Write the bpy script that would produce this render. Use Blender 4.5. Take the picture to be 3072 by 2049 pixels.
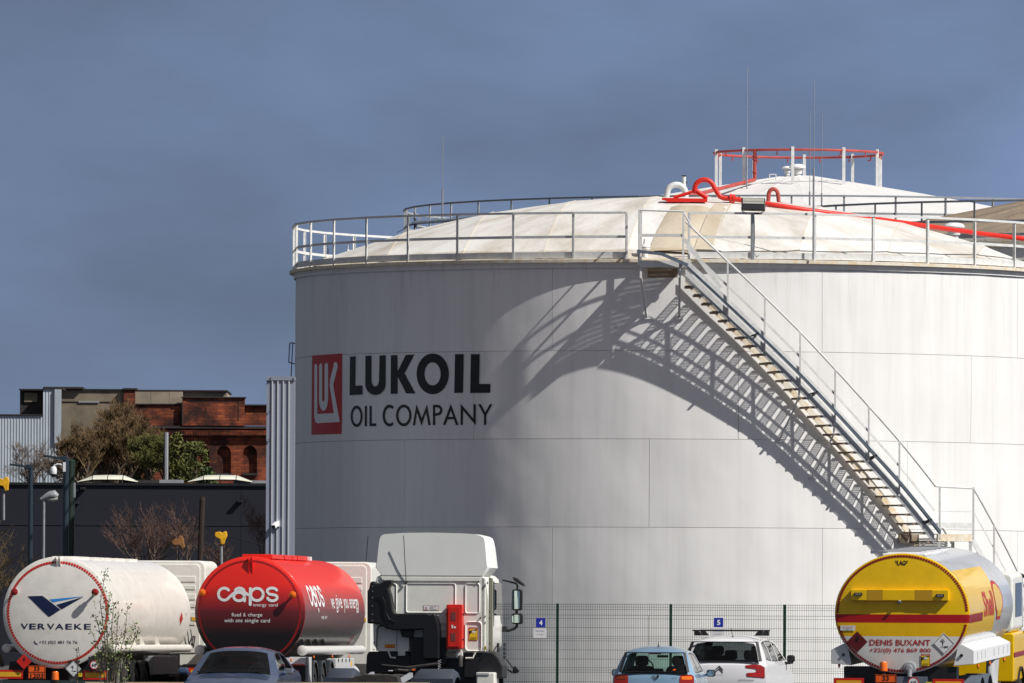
import bpy, bmesh, math, random
from math import sin, cos, pi, radians, sqrt, atan2
from mathutils import Vector, Matrix, noise
for o in list(bpy.data.objects): bpy.data.objects.remove(o)
SC = bpy.context.scene; COL = SC.collection
# ------------------------------------------------------------ camera
FPX = 30000.0; PITCH = .0288; ROLL = .00495; HC = 1.5
cam = bpy.data.cameras.new('camera'); camo = bpy.data.objects.new('camera', cam); COL.objects.link(camo)
cam.sensor_width = 36; cam.lens = FPX/3072*36; cam.clip_start = 1; cam.clip_end = 6000
camo.matrix_world = Matrix.Translation((0, 0, HC)) @ Matrix.Rotation(pi/2+PITCH, 4, 'X') @ Matrix.Rotation(ROLL, 4, 'Z')
SC.camera = camo
# ------------------------------------------------------------ light
SUN_AZ = radians(60); SUN_EL = radians(44)
world = bpy.data.worlds.new('World'); SC.world = world; world.use_nodes = True
nt = world.node_tree; nt.nodes.clear()
def N(t, **k):
    n = nt.nodes.new(t)
    for a, b in k.items(): setattr(n, a, b)
    return n
L = nt.links.new
out = N('ShaderNodeOutputWorld'); bg = N('ShaderNodeBackground'); bg.inputs[1].default_value = .1
sky = N('ShaderNodeTexSky', sky_type='NISHITA'); sky.sun_disc = False
sky.sun_elevation = SUN_EL; sky.sun_rotation = pi-SUN_AZ
tc = N('ShaderNodeTexCoord'); sp = N('ShaderNodeSeparateXYZ'); L(tc.outputs['Generated'], sp.inputs[0])
# rain cloud deck: slate blue near the horizon, broken paler cloud higher up
rp = N('ShaderNodeValToRGB'); L(sp.outputs[2], rp.inputs[0]); e = rp.color_ramp.elements
e[0].position = 0.0; e[0].color = (1.95, 2.6, 3.9, 1)
e[1].position = .022; e[1].color = (1.45, 2.15, 3.75, 1)
x = e.new(.045); x.color = (1.2, 1.8, 3.3, 1)
x = e.new(.066); x.color = (1.15, 1.7, 3.1, 1)
x = e.new(.3); x.color = (1.75, 1.82, 2.15, 1)
x = e.new(.7); x.color = (2.1, 2.05, 2.1, 1)
mp = N('ShaderNodeMapping'); L(tc.outputs['Generated'], mp.inputs[0]); mp.inputs['Scale'].default_value = (16, 16, 34)
nz = N('ShaderNodeTexNoise'); L(mp.outputs[0], nz.inputs['Vector']); nz.inputs['Scale'].default_value = 1.0; nz.inputs['Detail'].default_value = 4; nz.inputs['Roughness'].default_value = .5
mr = N('ShaderNodeMapRange'); L(nz.outputs[0], mr.inputs[0]); mr.inputs[1].default_value = .3; mr.inputs[2].default_value = .7; mr.inputs[3].default_value = .74; mr.inputs[4].default_value = 1.3
mp2 = N('ShaderNodeMapping'); L(tc.outputs['Generated'], mp2.inputs[0]); mp2.inputs['Scale'].default_value = (9, 9, 22); mp2.inputs['Location'].default_value = (1.9, .4, .3)
nz2 = N('ShaderNodeTexNoise'); L(mp2.outputs[0], nz2.inputs['Vector']); nz2.inputs['Scale'].default_value = 3.2; nz2.inputs['Detail'].default_value = 9; nz2.inputs['Roughness'].default_value = .62
mr2 = N('ShaderNodeMapRange'); L(nz2.outputs[0], mr2.inputs[0]); mr2.inputs[1].default_value = .3; mr2.inputs[2].default_value = .7; mr2.inputs[3].default_value = .9; mr2.inputs[4].default_value = 1.1
gx = N('ShaderNodeMapRange'); L(sp.outputs[0], gx.inputs[0]); gx.inputs[1].default_value = -.15; gx.inputs[2].default_value = .15; gx.inputs[3].default_value = .72; gx.inputs[4].default_value = 1.44; gx.interpolation_type = 'SMOOTHSTEP'
q1 = N('ShaderNodeMath', operation='MULTIPLY'); L(mr.outputs[0], q1.inputs[0]); L(mr2.outputs[0], q1.inputs[1])
q2 = N('ShaderNodeMath', operation='MULTIPLY'); L(q1.outputs[0], q2.inputs[0]); L(gx.outputs[0], q2.inputs[1])
mx = N('ShaderNodeMix', data_type='RGBA', blend_type='MULTIPLY'); mx.inputs[0].default_value = 1
L(rp.outputs[0], mx.inputs[6]); L(q2.outputs[0], mx.inputs[7])
m2 = N('ShaderNodeMix', data_type='RGBA'); m2.inputs[0].default_value = .9
L(sky.outputs[0], m2.inputs[6]); L(mx.outputs[2], m2.inputs[7]); L(m2.outputs[2], bg.inputs[0]); L(bg.outputs[0], out.inputs[0])
sd = bpy.data.lights.new('sun', 'SUN'); sd.energy = 5.0; sd.angle = radians(.5); sd.color = (1, .965, .92)
so = bpy.data.objects.new('sun', sd); COL.objects.link(so)
sdir = Vector((sin(SUN_AZ)*cos(SUN_EL), -cos(SUN_AZ)*cos(SUN_EL), sin(SUN_EL)))
so.rotation_euler = sdir.to_track_quat('Z', 'Y').to_euler()
SC.view_settings.view_transform = 'Standard'; SC.view_settings.look = 'None'; SC.view_settings.exposure = 0; SC.view_settings.gamma = 1
SC.view_settings.use_curve_mapping = False
SC.cycles.caustics_reflective = False; SC.cycles.caustics_refractive = False
# ------------------------------------------------------------ helpers
CX, CY = 1536., 1024.5
def ray(px, py):
    u = px-CX; v = py-CY; a = u*cos(ROLL)+v*sin(ROLL); b = -u*sin(ROLL)+v*cos(ROLL)
    d = Vector((a, FPX*cos(PITCH)+b*sin(PITCH), FPX*sin(PITCH)-b*cos(PITCH))); return d/d.y
def W(px, py, d): r = ray(px, py); return Vector((r.x*d, d, HC+r.z*d))
TD, TTH, TR = 234.52, .01639, 8.924
TC = Vector((TD*sin(TTH), TD*cos(TTH), 0))
def cyl(px, py, r=TR, C=TC):
    d = ray(px, py); a = d.x**2+1; b = -2*(d.x*C.x+C.y); c = C.x**2+C.y**2-r*r
    t = (-b-sqrt(max(0, b*b-4*a*c)))/2/a
    X, Y = t*d.x-C.x, t-C.y
    return atan2(X, -Y), HC+t*d.z
def pol(r, ph, z): return Vector((r*sin(ph), -r*cos(ph), z))

def mat(name, col, rough=.6, metal=0, var=0, vs=3, bump=0, bs=8, coat=0, spec=None, vstretch=(1, 1, 1), dirt=None, dirt_amt=.0):
    m = bpy.data.materials.new(name); m.use_nodes = True; t = m.node_tree; p = t.nodes['Principled BSDF']
    p.inputs['Base Color'].default_value = (*col, 1); p.inputs['Roughness'].default_value = rough; p.inputs['Metallic'].default_value = metal
    p.inputs['Coat Weight'].default_value = coat
    if spec is not None: p.inputs['Specular IOR Level'].default_value = spec
    if var or bump or dirt:
        tc = t.nodes.new('ShaderNodeTexCoord'); mp = t.nodes.new('ShaderNodeMapping'); mp.inputs['Scale'].default_value = vstretch
        t.links.new(tc.outputs['Object'], mp.inputs[0])
    if var or dirt:
        n = t.nodes.new('ShaderNodeTexNoise'); n.inputs['Scale'].default_value = vs; n.inputs['Detail'].default_value = 6; n.inputs['Roughness'].default_value = .6
        t.links.new(mp.outputs[0], n.inputs['Vector'])
        mr = t.nodes.new('ShaderNodeMapRange'); mr.inputs[1].default_value = .3; mr.inputs[2].default_value = .7
        mr.inputs[3].default_value = 1-var; mr.inputs[4].default_value = 1+var; t.links.new(n.outputs[0], mr.inputs[0])
        mx = t.nodes.new('ShaderNodeMix'); mx.data_type = 'RGBA'; mx.blend_type = 'MULTIPLY'; mx.inputs[0].default_value = 1
        mx.inputs[6].default_value = (*col, 1); t.links.new(mr.outputs[0], mx.inputs[7]); last = mx.outputs[2]
        if dirt:
            n2 = t.nodes.new('ShaderNodeTexNoise'); n2.inputs['Scale'].default_value = vs*2.3; n2.inputs['Detail'].default_value = 7; n2.inputs['Roughness'].default_value = .7
            t.links.new(mp.outputs[0], n2.inputs['Vector'])
            r2 = t.nodes.new('ShaderNodeMapRange'); r2.inputs[1].default_value = .45; r2.inputs[2].default_value = .75; r2.inputs[4].default_value = dirt_amt
            t.links.new(n2.outputs[0], r2.inputs[0])
            md = t.nodes.new('ShaderNodeMix'); md.data_type = 'RGBA'; md.inputs[7].default_value = (*dirt, 1)
            t.links.new(r2.outputs[0], md.inputs[0]); t.links.new(last, md.inputs[6]); last = md.outputs[2]
        t.links.new(last, p.inputs['Base Color'])
    if bump:
        n = t.nodes.new('ShaderNodeTexNoise'); n.inputs['Scale'].default_value = bs; n.inputs['Detail'].default_value = 5
        t.links.new(mp.outputs[0], n.inputs['Vector'])
        b = t.nodes.new('ShaderNodeBump'); b.inputs['Strength'].default_value = 1; b.inputs['Distance'].default_value = bump
        t.links.new(n.outputs[0], b.inputs['Height']); t.links.new(b.outputs[0], p.inputs['Normal'])
    return m
def glassmat(name, tint, ior=1.45, rough=0.02):
    m = bpy.data.materials.new(name); m.use_nodes = True; t = m.node_tree; t.nodes.clear()
    o = t.nodes.new('ShaderNodeOutputMaterial'); tr = t.nodes.new('ShaderNodeBsdfTransparent'); tr.inputs[0].default_value = (*tint, 1)
    g = t.nodes.new('ShaderNodeBsdfGlossy'); g.inputs['Roughness'].default_value = rough
    lw = t.nodes.new('ShaderNodeLayerWeight'); pw = t.nodes.new('ShaderNodeMath'); pw.operation = 'POWER'; pw.inputs[1].default_value = 5; t.links.new(lw.outputs['Facing'], pw.inputs[0])
    f = t.nodes.new('ShaderNodeMapRange'); f.inputs[3].default_value = .045; f.inputs[4].default_value = 1; t.links.new(pw.outputs[0], f.inputs[0]); mx = t.nodes.new('ShaderNodeMixShader')
    t.links.new(f.outputs[0], mx.inputs[0]); t.links.new(tr.outputs[0], mx.inputs[1]); t.links.new(g.outputs[0], mx.inputs[2]); t.links.new(mx.outputs[0], o.inputs[0])
    return m

class MB:
    def __init__(s): s.v = []; s.f = []
    def quad(s, a, b, c, d): i = len(s.v); s.v += [a, b, c, d]; s.f.append((i, i+1, i+2, i+3)); return s
    def box(s, x0, x1, y0, y1, z0, z1, M=None):
        i = len(s.v); P = [Vector(p) for p in ((x0, y0, z0), (x1, y0, z0), (x1, y1, z0), (x0, y1, z0), (x0, y0, z1), (x1, y0, z1), (x1, y1, z1), (x0, y1, z1))]
        if M: P = [M @ p for p in P]
        s.v += P; s.f += [tuple(i+k for k in q) for q in ((0, 3, 2, 1), (4, 5, 6, 7), (0, 1, 5, 4), (1, 2, 6, 5), (2, 3, 7, 6), (3, 0, 4, 7))]; return s
    def bar(s, a, b, w, h=None, up=(0, 0, 1)):
        a = Vector(a); b = Vector(b); h = h or w; d = b-a; l = d.length; d.normalize(); u = Vector(up)
        if abs(d.dot(u)) > .98: u = Vector((0, 1, 0)) if abs(d.y) < .9 else Vector((1, 0, 0))
        x = d.cross(u).normalized(); z = x.cross(d)
        i = len(s.v)
        for p in (a, b):
            for sx, sz in ((-1, -1), (1, -1), (1, 1), (-1, 1)): s.v.append(p+x*sx*w/2+z*sz*h/2)
        s.f += [tuple(i+k for k in q) for q in ((0, 1, 2, 3), (7, 6, 5, 4), (0, 4, 5, 1), (1, 5, 6, 2), (2, 6, 7, 3), (3, 7, 4, 0))]; return s
    def tube(s, pts, r, n=8, cap=True):
        pts = [Vector(p) for p in pts]; k = len(pts); rs = r if isinstance(r, (list, tuple)) else [r]*k; i0 = len(s.v)
        ref = Vector((0.13, .31, .94)); 
        for i, p in enumerate(pts):
            t = (pts[min(i+1, k-1)]-pts[max(i-1, 0)]).normalized()
            x = t.cross(ref)
            if x.length < .05: x = t.cross(Vector((1, 0, 0)))
            x.normalize(); y = x.cross(t)
            for j in range(n): a = 2*pi*j/n; s.v.append(p+(x*cos(a)+y*sin(a))*rs[i])
        for i in range(k-1):
            for j in range(n): a = i0+i*n+j; b = i0+i*n+(j+1) % n; s.f.append((a, b, b+n, a+n))
        if cap: s.f.append(tuple(i0+j for j in range(n))[::-1]); s.f.append(tuple(i0+(k-1)*n+j for j in range(n)))
        return s
    def lathe(s, prof, n=32, M=None, a0=0, a1=2*pi, sx=1, sz=1):
        # prof: (r, h) about local z (or M)
        full = abs(a1-a0-2*pi) < 1e-6; m = n if full else n+1; i0 = len(s.v)
        for r, h in prof:
            for j in range(m):
                a = a0+(a1-a0)*j/n; p = Vector((r*cos(a)*sx, r*sin(a)*sz, h)); s.v.append(M @ p if M else p)
        for i in range(len(prof)-1):
            for j in range(n if full else n): a = i0+i*m+j; b = i0+i*m+(j+1) % m; s.f.append((a, b, b+m, a+m))
        return s
    def ext(s, poly, M, t):
        # poly in local xy, extruded along local z by t
        i = len(s.v); n = len(poly)
        for z in (0, t):
            for p in poly: s.v.append(M @ Vector((p[0], p[1], z)))
        s.f.append(tuple(range(i, i+n))); s.f.append(tuple(range(i+2*n-1, i+n-1, -1)))
        for j in range(n): k = (j+1) % n; s.f.append((i+j, i+n+j, i+n+k, i+k))
        return s
    def build(s, name, m, parent=None, smooth=False, bevel=0, auto=None, fix=True):
        me = bpy.data.meshes.new(name); me.from_pydata([tuple(v) for v in s.v], [], s.f)
        if fix:
            bm = bmesh.new(); bm.from_mesh(me); bmesh.ops.recalc_face_normals(bm, faces=bm.faces)
            if smooth:
                bmesh.ops.remove_doubles(bm, verts=bm.verts, dist=1e-5)
            bm.to_mesh(me); bm.free()
        if m: me.materials.append(m)
        if smooth:
            me.polygons.foreach_set('use_smooth', [True]*len(me.polygons))
            if smooth != 'all':
                try: me.set_sharp_from_angle(angle=radians(40))
                except Exception: pass
        o = bpy.data.objects.new(name, me); COL.objects.link(o)
        if parent: o.parent = parent
        if bevel:
            b = o.modifiers.new('bevel', 'BEVEL'); b.width = bevel; b.segments = 2; b.limit_method = 'ANGLE'
        return o
def tag(o, label=None, cat=None, group=None, kind=None):
    if label: o['label'] = label
    if cat: o['category'] = cat
    if group: o['group'] = group
    if kind: o['kind'] = kind
    return o
def root(name, loc, label, cat, group=None, rot=(0, 0, 0)):
    o = bpy.data.objects.new(name, None); COL.objects.link(o); o.location = loc; o.rotation_euler = rot; o.empty_display_size = .1
    return tag(o, label, cat, group)
def copytree(o, parent=None):
    c = o.copy(); COL.objects.link(c)
    if parent is not None: c.parent = parent
    for ch in [k for k in bpy.data.objects if k.parent == o]: copytree(ch, c)
    return c
def inst(name, me, parent, loc=(0, 0, 0), rot=(0, 0, 0), scale=(1, 1, 1)):
    o = bpy.data.objects.new(name, me); COL.objects.link(o); o.parent = parent; o.location = loc; o.rotation_euler = rot; o.scale = scale; return o
XZ = Matrix(((1, 0, 0, 0), (0, 0, 1, 0), (0, 1, 0, 0), (0, 0, 0, 1)))   # local (x,y,z)->(x,z,y): polygon in xz, extrude along +y
# 2-D shapes: text and filled loops, returned as verts/faces
_tx = {}
def _c2m(cu):
    o = bpy.data.objects.new('t', cu); COL.objects.link(o); dg = bpy.context.evaluated_depsgraph_get()
    me = bpy.data.meshes.new_from_object(o.evaluated_get(dg)); bpy.data.objects.remove(o)
    v = [(p.co.x, p.co.y) for p in me.vertices]; f = [tuple(p.vertices) for p in me.polygons]; bpy.data.meshes.remove(me); return v, f
def text2(s, bold=0, sp=1):
    k = (s, bold, sp)
    if k not in _tx:
        cu = bpy.data.curves.new('t', 'FONT'); cu.body = s; cu.offset = bold; cu.resolution_u = 4; cu.space_character = sp; v, f = _c2m(cu)
        x0 = min(p[0] for p in v); x1 = max(p[0] for p in v); y0 = min(p[1] for p in v); y1 = max(p[1] for p in v)
        _tx[k] = ([((p[0]-x0)/(x1-x0), (p[1]-y0)/(y1-y0)) for p in v], f)
    return _tx[k]
def loops2(loops):
    cu = bpy.data.curves.new('t', 'CURVE'); cu.dimensions = '2D'; cu.fill_mode = 'BOTH'
    for lp in loops:
        s = cu.splines.new('POLY'); s.points.add(len(lp)-1)
        for i, p in enumerate(lp): s.points[i].co = (p[0], p[1], 0, 1)
        s.use_cyclic_u = True
    return _c2m(cu)
def fit(m2, x0, x1, z0, z1): return [(x0+(x1-x0)*p[0], z0+(z1-z0)*p[1]) for p in m2[0]], m2[1]
def decal(name, m2, fn, m, parent, cut=0, ht=0, kind=None):
    v, f = m2
    bm = bmesh.new(); vs = [bm.verts.new((p[0], p[1], 0)) for p in v]
    for q in f:
        try: bm.faces.new([vs[i] for i in q])
        except Exception: pass
    if cut:
        for ax in (0, 1):
            c = cut if not isinstance(cut, tuple) else cut[ax]
            if not c: continue
            lo = min(p[ax] for p in v); hi = max(p[ax] for p in v); k = lo+c
            while k < hi:
                co = Vector((0, 0, 0)); no = Vector((0, 0, 0)); co[ax] = k; no[ax] = 1
                bmesh.ops.bisect_plane(bm, geom=bm.verts[:]+bm.edges[:]+bm.faces[:], plane_co=co, plane_no=no); k += c
    for q in bm.verts: q.co = Vector(fn(q.co.x, q.co.y))
    me = bpy.data.meshes.new(name); bm.to_mesh(me); bm.free(); me.materials.append(m)
    o = bpy.data.objects.new(name, me); COL.objects.link(o)
    if parent: o.parent = parent
    if kind: o['kind'] = kind
    return o
def rect2(x0, x1, z0, z1): return [(x0, z0), (x1, z0), (x1, z1), (x0, z1)], [(0, 1, 2, 3)]
def poly2(p): return loops2([p])
def rrect(x0, x1, z0, z1, r, n=4):
    P = []
    for cx, cz, a in ((x1-r, z1-r, 0), (x0+r, z1-r, 90), (x0+r, z0+r, 180), (x1-r, z0+r, 270)):
        for i in range(n+1): t = radians(a+90*i/n); P.append((cx+r*cos(t), cz+r*sin(t)))
    return P
def circ(cx, cz, rx, rz=None, n=24, a0=0, a1=360): rz = rz or rx; return [(cx+rx*cos(radians(a0+(a1-a0)*i/n)), cz+rz*sin(radians(a0+(a1-a0)*i/n))) for i in range(n if a1-a0 == 360 else n+1)]
def stroke2(paths, w):
    # thick polylines; returns list of 2-D meshes joined
    V = []; F = []
    for path in paths:
        n = len(path); i0 = len(V)
        for i, p in enumerate(path):
            a = Vector(path[max(i-1, 0)]); b = Vector(path[min(i+1, n-1)]); d = (b-a).normalized(); nn = Vector((-d.y, d.x))
            p = Vector(p); V.append(tuple(p+nn*w/2)); V.append(tuple(p-nn*w/2))
        for i in range(n-1): k = i0+2*i; F.append((k, k+1, k+3, k+2))
        for e_, q in ((0, 1), (n-1, n-2)):
            c = Vector(path[e_]); d = (c-Vector(path[q])).normalized(); a = atan2(d.y, d.x); j = len(V)
            ring = [(c.x+w/2*cos(a+radians(t)), c.y+w/2*sin(a+radians(t))) for t in range(-90, 91, 30)]; V += ring; F.append(tuple(range(j, j+len(ring))))
    return V, F
# ------------------------------------------------------------ materials
M = {}
M['asphalt'] = mat('asphalt', (.055, .055, .055), .9, var=.25, vs=1.2, bump=.01, bs=30)
M['black'] = mat('black_plastic', (.012, .012, .014), .45, var=.2, vs=4)
M['rubber'] = mat('tyre_rubber', (.02, .02, .02), .85, var=.2, vs=5)
M['darkmetal'] = mat('chassis_metal', (.03, .028, .028), .6, var=.5, vs=4, dirt=(.09, .06, .04), dirt_amt=.5)
M['greymetal'] = mat('grey_painted_metal', (.3, .31, .33), .5, var=.12, vs=3)
M['galv'] = mat('galvanised_steel', (.42, .43, .44), .45, metal=.5, var=.18, vs=6)
M['railpaint'] = mat('rail_paint', (.7, .71, .7), .5, var=.1, vs=4, dirt=(.3, .22, .14), dirt_amt=.35)
M['tray'] = mat('blue_grey_steel', (.16, .2, .25), .45, metal=.4, var=.3, vs=12)
M['rusty'] = mat('rusty_white_paint', (.72, .68, .58), .6, var=.15, vs=3, dirt=(.62, .38, .1), dirt_amt=1.0)
M['rustdark'] = mat('rusty_brown_steel', (.25, .2, .15), .7, var=.3, vs=5, dirt=(.2, .1, .04), dirt_amt=.8)
M['white'] = mat('white_vehicle_paint', (.86, .83, .76), .32, coat=.3, var=.05, vs=1.5, dirt=(.42, .37, .3), dirt_amt=.3)
M['cabwhite'] = mat('cab_white_paint', (.85, .85, .78), .35, coat=.2, var=.04, vs=2, dirt=(.4, .38, .34), dirt_amt=.18)
M['red'] = mat('signal_red_paint', (.62, .02, .012), .4, var=.1, vs=4)
M['pipered'] = mat('red_pipe_paint', (.68, .018, .008), .45, var=.15, vs=3, dirt=(.35, .04, .02), dirt_amt=.4)
M['oldred'] = mat('faded_red_paint', (.42, .06, .05), .6, var=.2, vs=3)
M['taped'] = mat('red_reflective_tape', (.6, .02, .01), .35)
M['maroon'] = mat('maroon_print', (.25, .008, .008), .4)
M['orange'] = mat('orange_plate', (.9, .12, .01), .45)
M['amber'] = mat('amber_lens', (.85, .16, .01), .15, coat=.5)
M['yellow'] = mat('yellow_board', (.78, .42, .02), .5, var=.08, vs=5)
M['navy'] = mat('navy_print', (.008, .015, .06), .4)
M['cyan'] = mat('sky_blue_print', (.03, .26, .7), .4)
M['ink'] = mat('black_print', (.008, .008, .009), .5)
M['lettered'] = mat('lettering_red', (.45, .015, .01), .4)
M['pwhite'] = mat('white_print', (.8, .8, .8), .4)
M['blue'] = mat('blue_sign', (.01, .025, .32), .4)
M['green'] = mat('green_fence_paint', (.012, .05, .03), .45)
M['chrome'] = mat('mirror_chrome', (.7, .72, .75), .06, metal=1)
M['mirror'] = mat('mirror_glass', (.55, .66, .62), .04, metal=1)
M['lensred'] = mat('red_lens', (.3, .01, .008), .12, coat=.6)
M['tyrerim'] = mat('wheel_rim', (.35, .35, .36), .4, metal=.6)
M['seat'] = mat('dark_seat_fabric', (.012, .012, .014), .9)
M['glassg'] = glassmat('green_tinted_glass', (.45, .68, .6))
M['glassd'] = glassmat('dark_tinted_glass', (.14, .16, .17), ior=1.3)
M['glassc'] = glassmat('pale_glass', (.8, .85, .84))
M['sticker'] = mat('yellow_sticker', (.8, .6, .02), .4)
# ------------------------------------------------------------ ground
def gz(y): return 0. if y > 219 else (.015*(max(y, 160)-219))
m_ = MB()
ys = [-60, 160, 219, 900, 3000]
for i in range(4):
    a, b = ys[i], ys[i+1]; m_.quad(Vector((-900, a, gz(a))), Vector((900, a, gz(a))), Vector((900, b, gz(b))), Vector((-900, b, gz(b))))
tag(m_.build('ground', M['asphalt']), kind='structure')
# ------------------------------------------------------------ tank materials
def tank_paint():
    m = bpy.data.materials.new('tank_white_paint'); m.use_nodes = True; t = m.node_tree; p = t.nodes['Principled BSDF']; Ln = t.links.new
    def N(k, **a):
        n = t.nodes.new(k)
        for x, y in a.items(): setattr(n, x, y)
        return n
    tc = N('ShaderNodeTexCoord')
    def nz(scale, sc, det=4, rough=.55):
        mp = N('ShaderNodeMapping'); mp.inputs['Scale'].default_value = scale; Ln(tc.outputs['Object'], mp.inputs[0])
        n = N('ShaderNodeTexNoise'); n.inputs['Scale'].default_value = sc; n.inputs['Detail'].default_value = det; n.inputs['Roughness'].default_value = rough; Ln(mp.outputs[0], n.inputs['Vector']); return n.outputs[0]
    def mr(s, a, b, c, d):
        n = N('ShaderNodeMapRange'); n.inputs[1].default_value = a; n.inputs[2].default_value = b; n.inputs[3].default_value = c; n.inputs[4].default_value = d; Ln(s, n.inputs[0]); return n.outputs[0]
    def mix(f, a, b, bt='MIX'):
        n = N('ShaderNodeMix', data_type='RGBA', blend_type=bt)
        for i, s in ((0, f), (6, a), (7, b)):
            if hasattr(s, 'links') or hasattr(s, 'is_linked'): Ln(s, n.inputs[i])
            else: n.inputs[i].default_value = s if i == 0 else (*s, 1)
        return n.outputs[2]
    streak = mr(nz((1, 1, .06), 2.2), .45, .7, 0, .26)      # long rain streaks down the wall
    fines = mr(nz((1, 1, .035), 9, 5), .5, .75, 0, .14)
    cl = mr(nz((1, 1, 1), .6), .35, .7, 0, .14)
    c = mix(streak, (.83, .825, .805), (.58, .575, .56)); c = mix(fines, c, (.5, .47, .42)); c = mix(cl, c, (.62, .61, .6))
    sz = N('ShaderNodeSeparateXYZ'); Ln(tc.outputs['Object'], sz.inputs[0])
    top = mr(sz.outputs[2], 8.2, 9.75, 0, 1); rs = mr(nz((1, 1, .05), 5, 6, .7), .56, .8, 0, 1)
    mm = N('ShaderNodeMath', operation='MULTIPLY'); Ln(top, mm.inputs[0]); Ln(rs, mm.inputs[1])
    m2 = N('ShaderNodeMath', operation='MULTIPLY'); Ln(mm.outputs[0], m2.inputs[0]); m2.inputs[1].default_value = .6
    c = mix(m2.outputs[0], c, (.33, .25, .16)); Ln(c, p.inputs['Base Color'])
    p.inputs['Roughness'].default_value = .5
    b = N('ShaderNodeBump'); b.inputs['Strength'].default_value = 1; b.inputs['Distance'].default_value = .03; Ln(nz((1, 1, .7), .9, 2, .4), b.inputs['Height']); Ln(b.outputs[0], p.inputs['Normal'])
    return m
def roof_paint(name, base, grime, amt, rim):
    m = bpy.data.materials.new(name); m.use_nodes = True; t = m.node_tree; p = t.nodes['Principled BSDF']; Ln = t.links.new
    def N(k, **a):
        n = t.nodes.new(k)
        for x, y in a.items(): setattr(n, x, y)
        return n
    tc = N('ShaderNodeTexCoord'); s = N('ShaderNodeSeparateXYZ'); Ln(tc.outputs['Object'], s.inputs[0])
    at = N('ShaderNodeMath', operation='ARCTAN2'); Ln(s.outputs[0], at.inputs[0]); Ln(s.outputs[1], at.inputs[1])
    ln = N('ShaderNodeVectorMath', operation='LENGTH'); cb0 = N('ShaderNodeCombineXYZ'); Ln(s.outputs[0], cb0.inputs[0]); Ln(s.outputs[1], cb0.inputs[1]); Ln(cb0.outputs[0], ln.inputs[0])
    sc = N('ShaderNodeMath', operation='MULTIPLY'); Ln(at.outputs[0], sc.inputs[0]); sc.inputs[1].default_value = 5
    cb = N('ShaderNodeCombineXYZ'); Ln(sc.outputs[0], cb.inputs[0]); rr = N('ShaderNodeMath', operation='MULTIPLY'); Ln(ln.outputs['Value'], rr.inputs[0]); rr.inputs[1].default_value = .25; Ln(rr.outputs[0], cb.inputs[1])
    n = N('ShaderNodeTexNoise'); n.inputs['Scale'].default_value = 1.3; n.inputs['Detail'].default_value = 7; n.inputs['Roughness'].default_value = .65; Ln(cb.outputs[0], n.inputs['Vector'])
    r1 = N('ShaderNodeMapRange'); r1.inputs[1].default_value = .42; r1.inputs[2].default_value = .72; r1.inputs[4].default_value = amt; Ln(n.outputs[0], r1.inputs[0])
    n2 = N('ShaderNodeTexNoise'); n2.inputs['Scale'].default_value = 4; n2.inputs['Detail'].default_value = 7; n2.inputs['Roughness'].default_value = .7; Ln(tc.outputs['Object'], n2.inputs['Vector'])
    r2 = N('ShaderNodeMapRange'); r2.inputs[1].default_value = rim*.935; r2.inputs[2].default_value = rim*.945; r2.inputs[3].default_value = 0; r2.inputs[4].default_value = .85; Ln(ln.outputs['Value'], r2.inputs[0])
    mu = N('ShaderNodeMath', operation='MULTIPLY'); Ln(r2.outputs[0], mu.inputs[0]); Ln(n2.outputs[0], mu.inputs[1])
    oi = N('ShaderNodeObjectInfo'); ri = N('ShaderNodeMapRange'); ri.inputs[3].default_value = -.07; ri.inputs[4].default_value = .12; Ln(oi.outputs['Random'], ri.inputs[0])
    ad = N('ShaderNodeMath', operation='ADD'); Ln(r1.outputs[0], ad.inputs[0]); Ln(mu.outputs[0], ad.inputs[1])
    ad2 = N('ShaderNodeMath', operation='ADD', use_clamp=True); Ln(ad.outputs[0], ad2.inputs[0]); Ln(ri.outputs[0], ad2.inputs[1])
    mx = N('ShaderNodeMix', data_type='RGBA'); mx.inputs[6].default_value = (*base, 1); mx.inputs[7].default_value = (*grime, 1); Ln(ad2.outputs[0], mx.inputs[0])
    Ln(mx.outputs[2], p.inputs['Base Color']); p.inputs['Roughness'].default_value = .6
    b = N('ShaderNodeBump'); b.inputs['Strength'].default_value = 1; b.inputs['Distance'].default_value = .02; Ln(n2.outputs[0], b.inputs['Height']); Ln(b.outputs[0], p.inputs['Normal'])
    return m
M['tank'] = tank_paint()
M['roof'] = roof_paint('tank_roof_paint', (.78, .77, .74), (.36, .28, .18), .62, TR)
M['seamrust'] = mat('rust_stained_seam', (.5, .4, .27), .8, var=.3, vs=5)
M['roofedge'] = roof_paint('dirty_roof_edge_paint', (.62, .57, .48), (.38, .29, .18), .8, TR)
M['roofbrown'] = roof_paint('grimy_roof_paint', (.6, .53, .42), (.42, .32, .19), .7, TR)
M['roof2'] = roof_paint('far_roof_paint', (.74, .74, .73), (.6, .58, .54), .5, 11)
M['roof3'] = roof_paint('brown_roof_sheet', (.34, .27, .19), (.15, .11, .08), .9, 9.4)
M['seam'] = mat('weld_seam', (.5, .46, .4), .7, var=.3, vs=6)
ZR = 9.82
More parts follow.
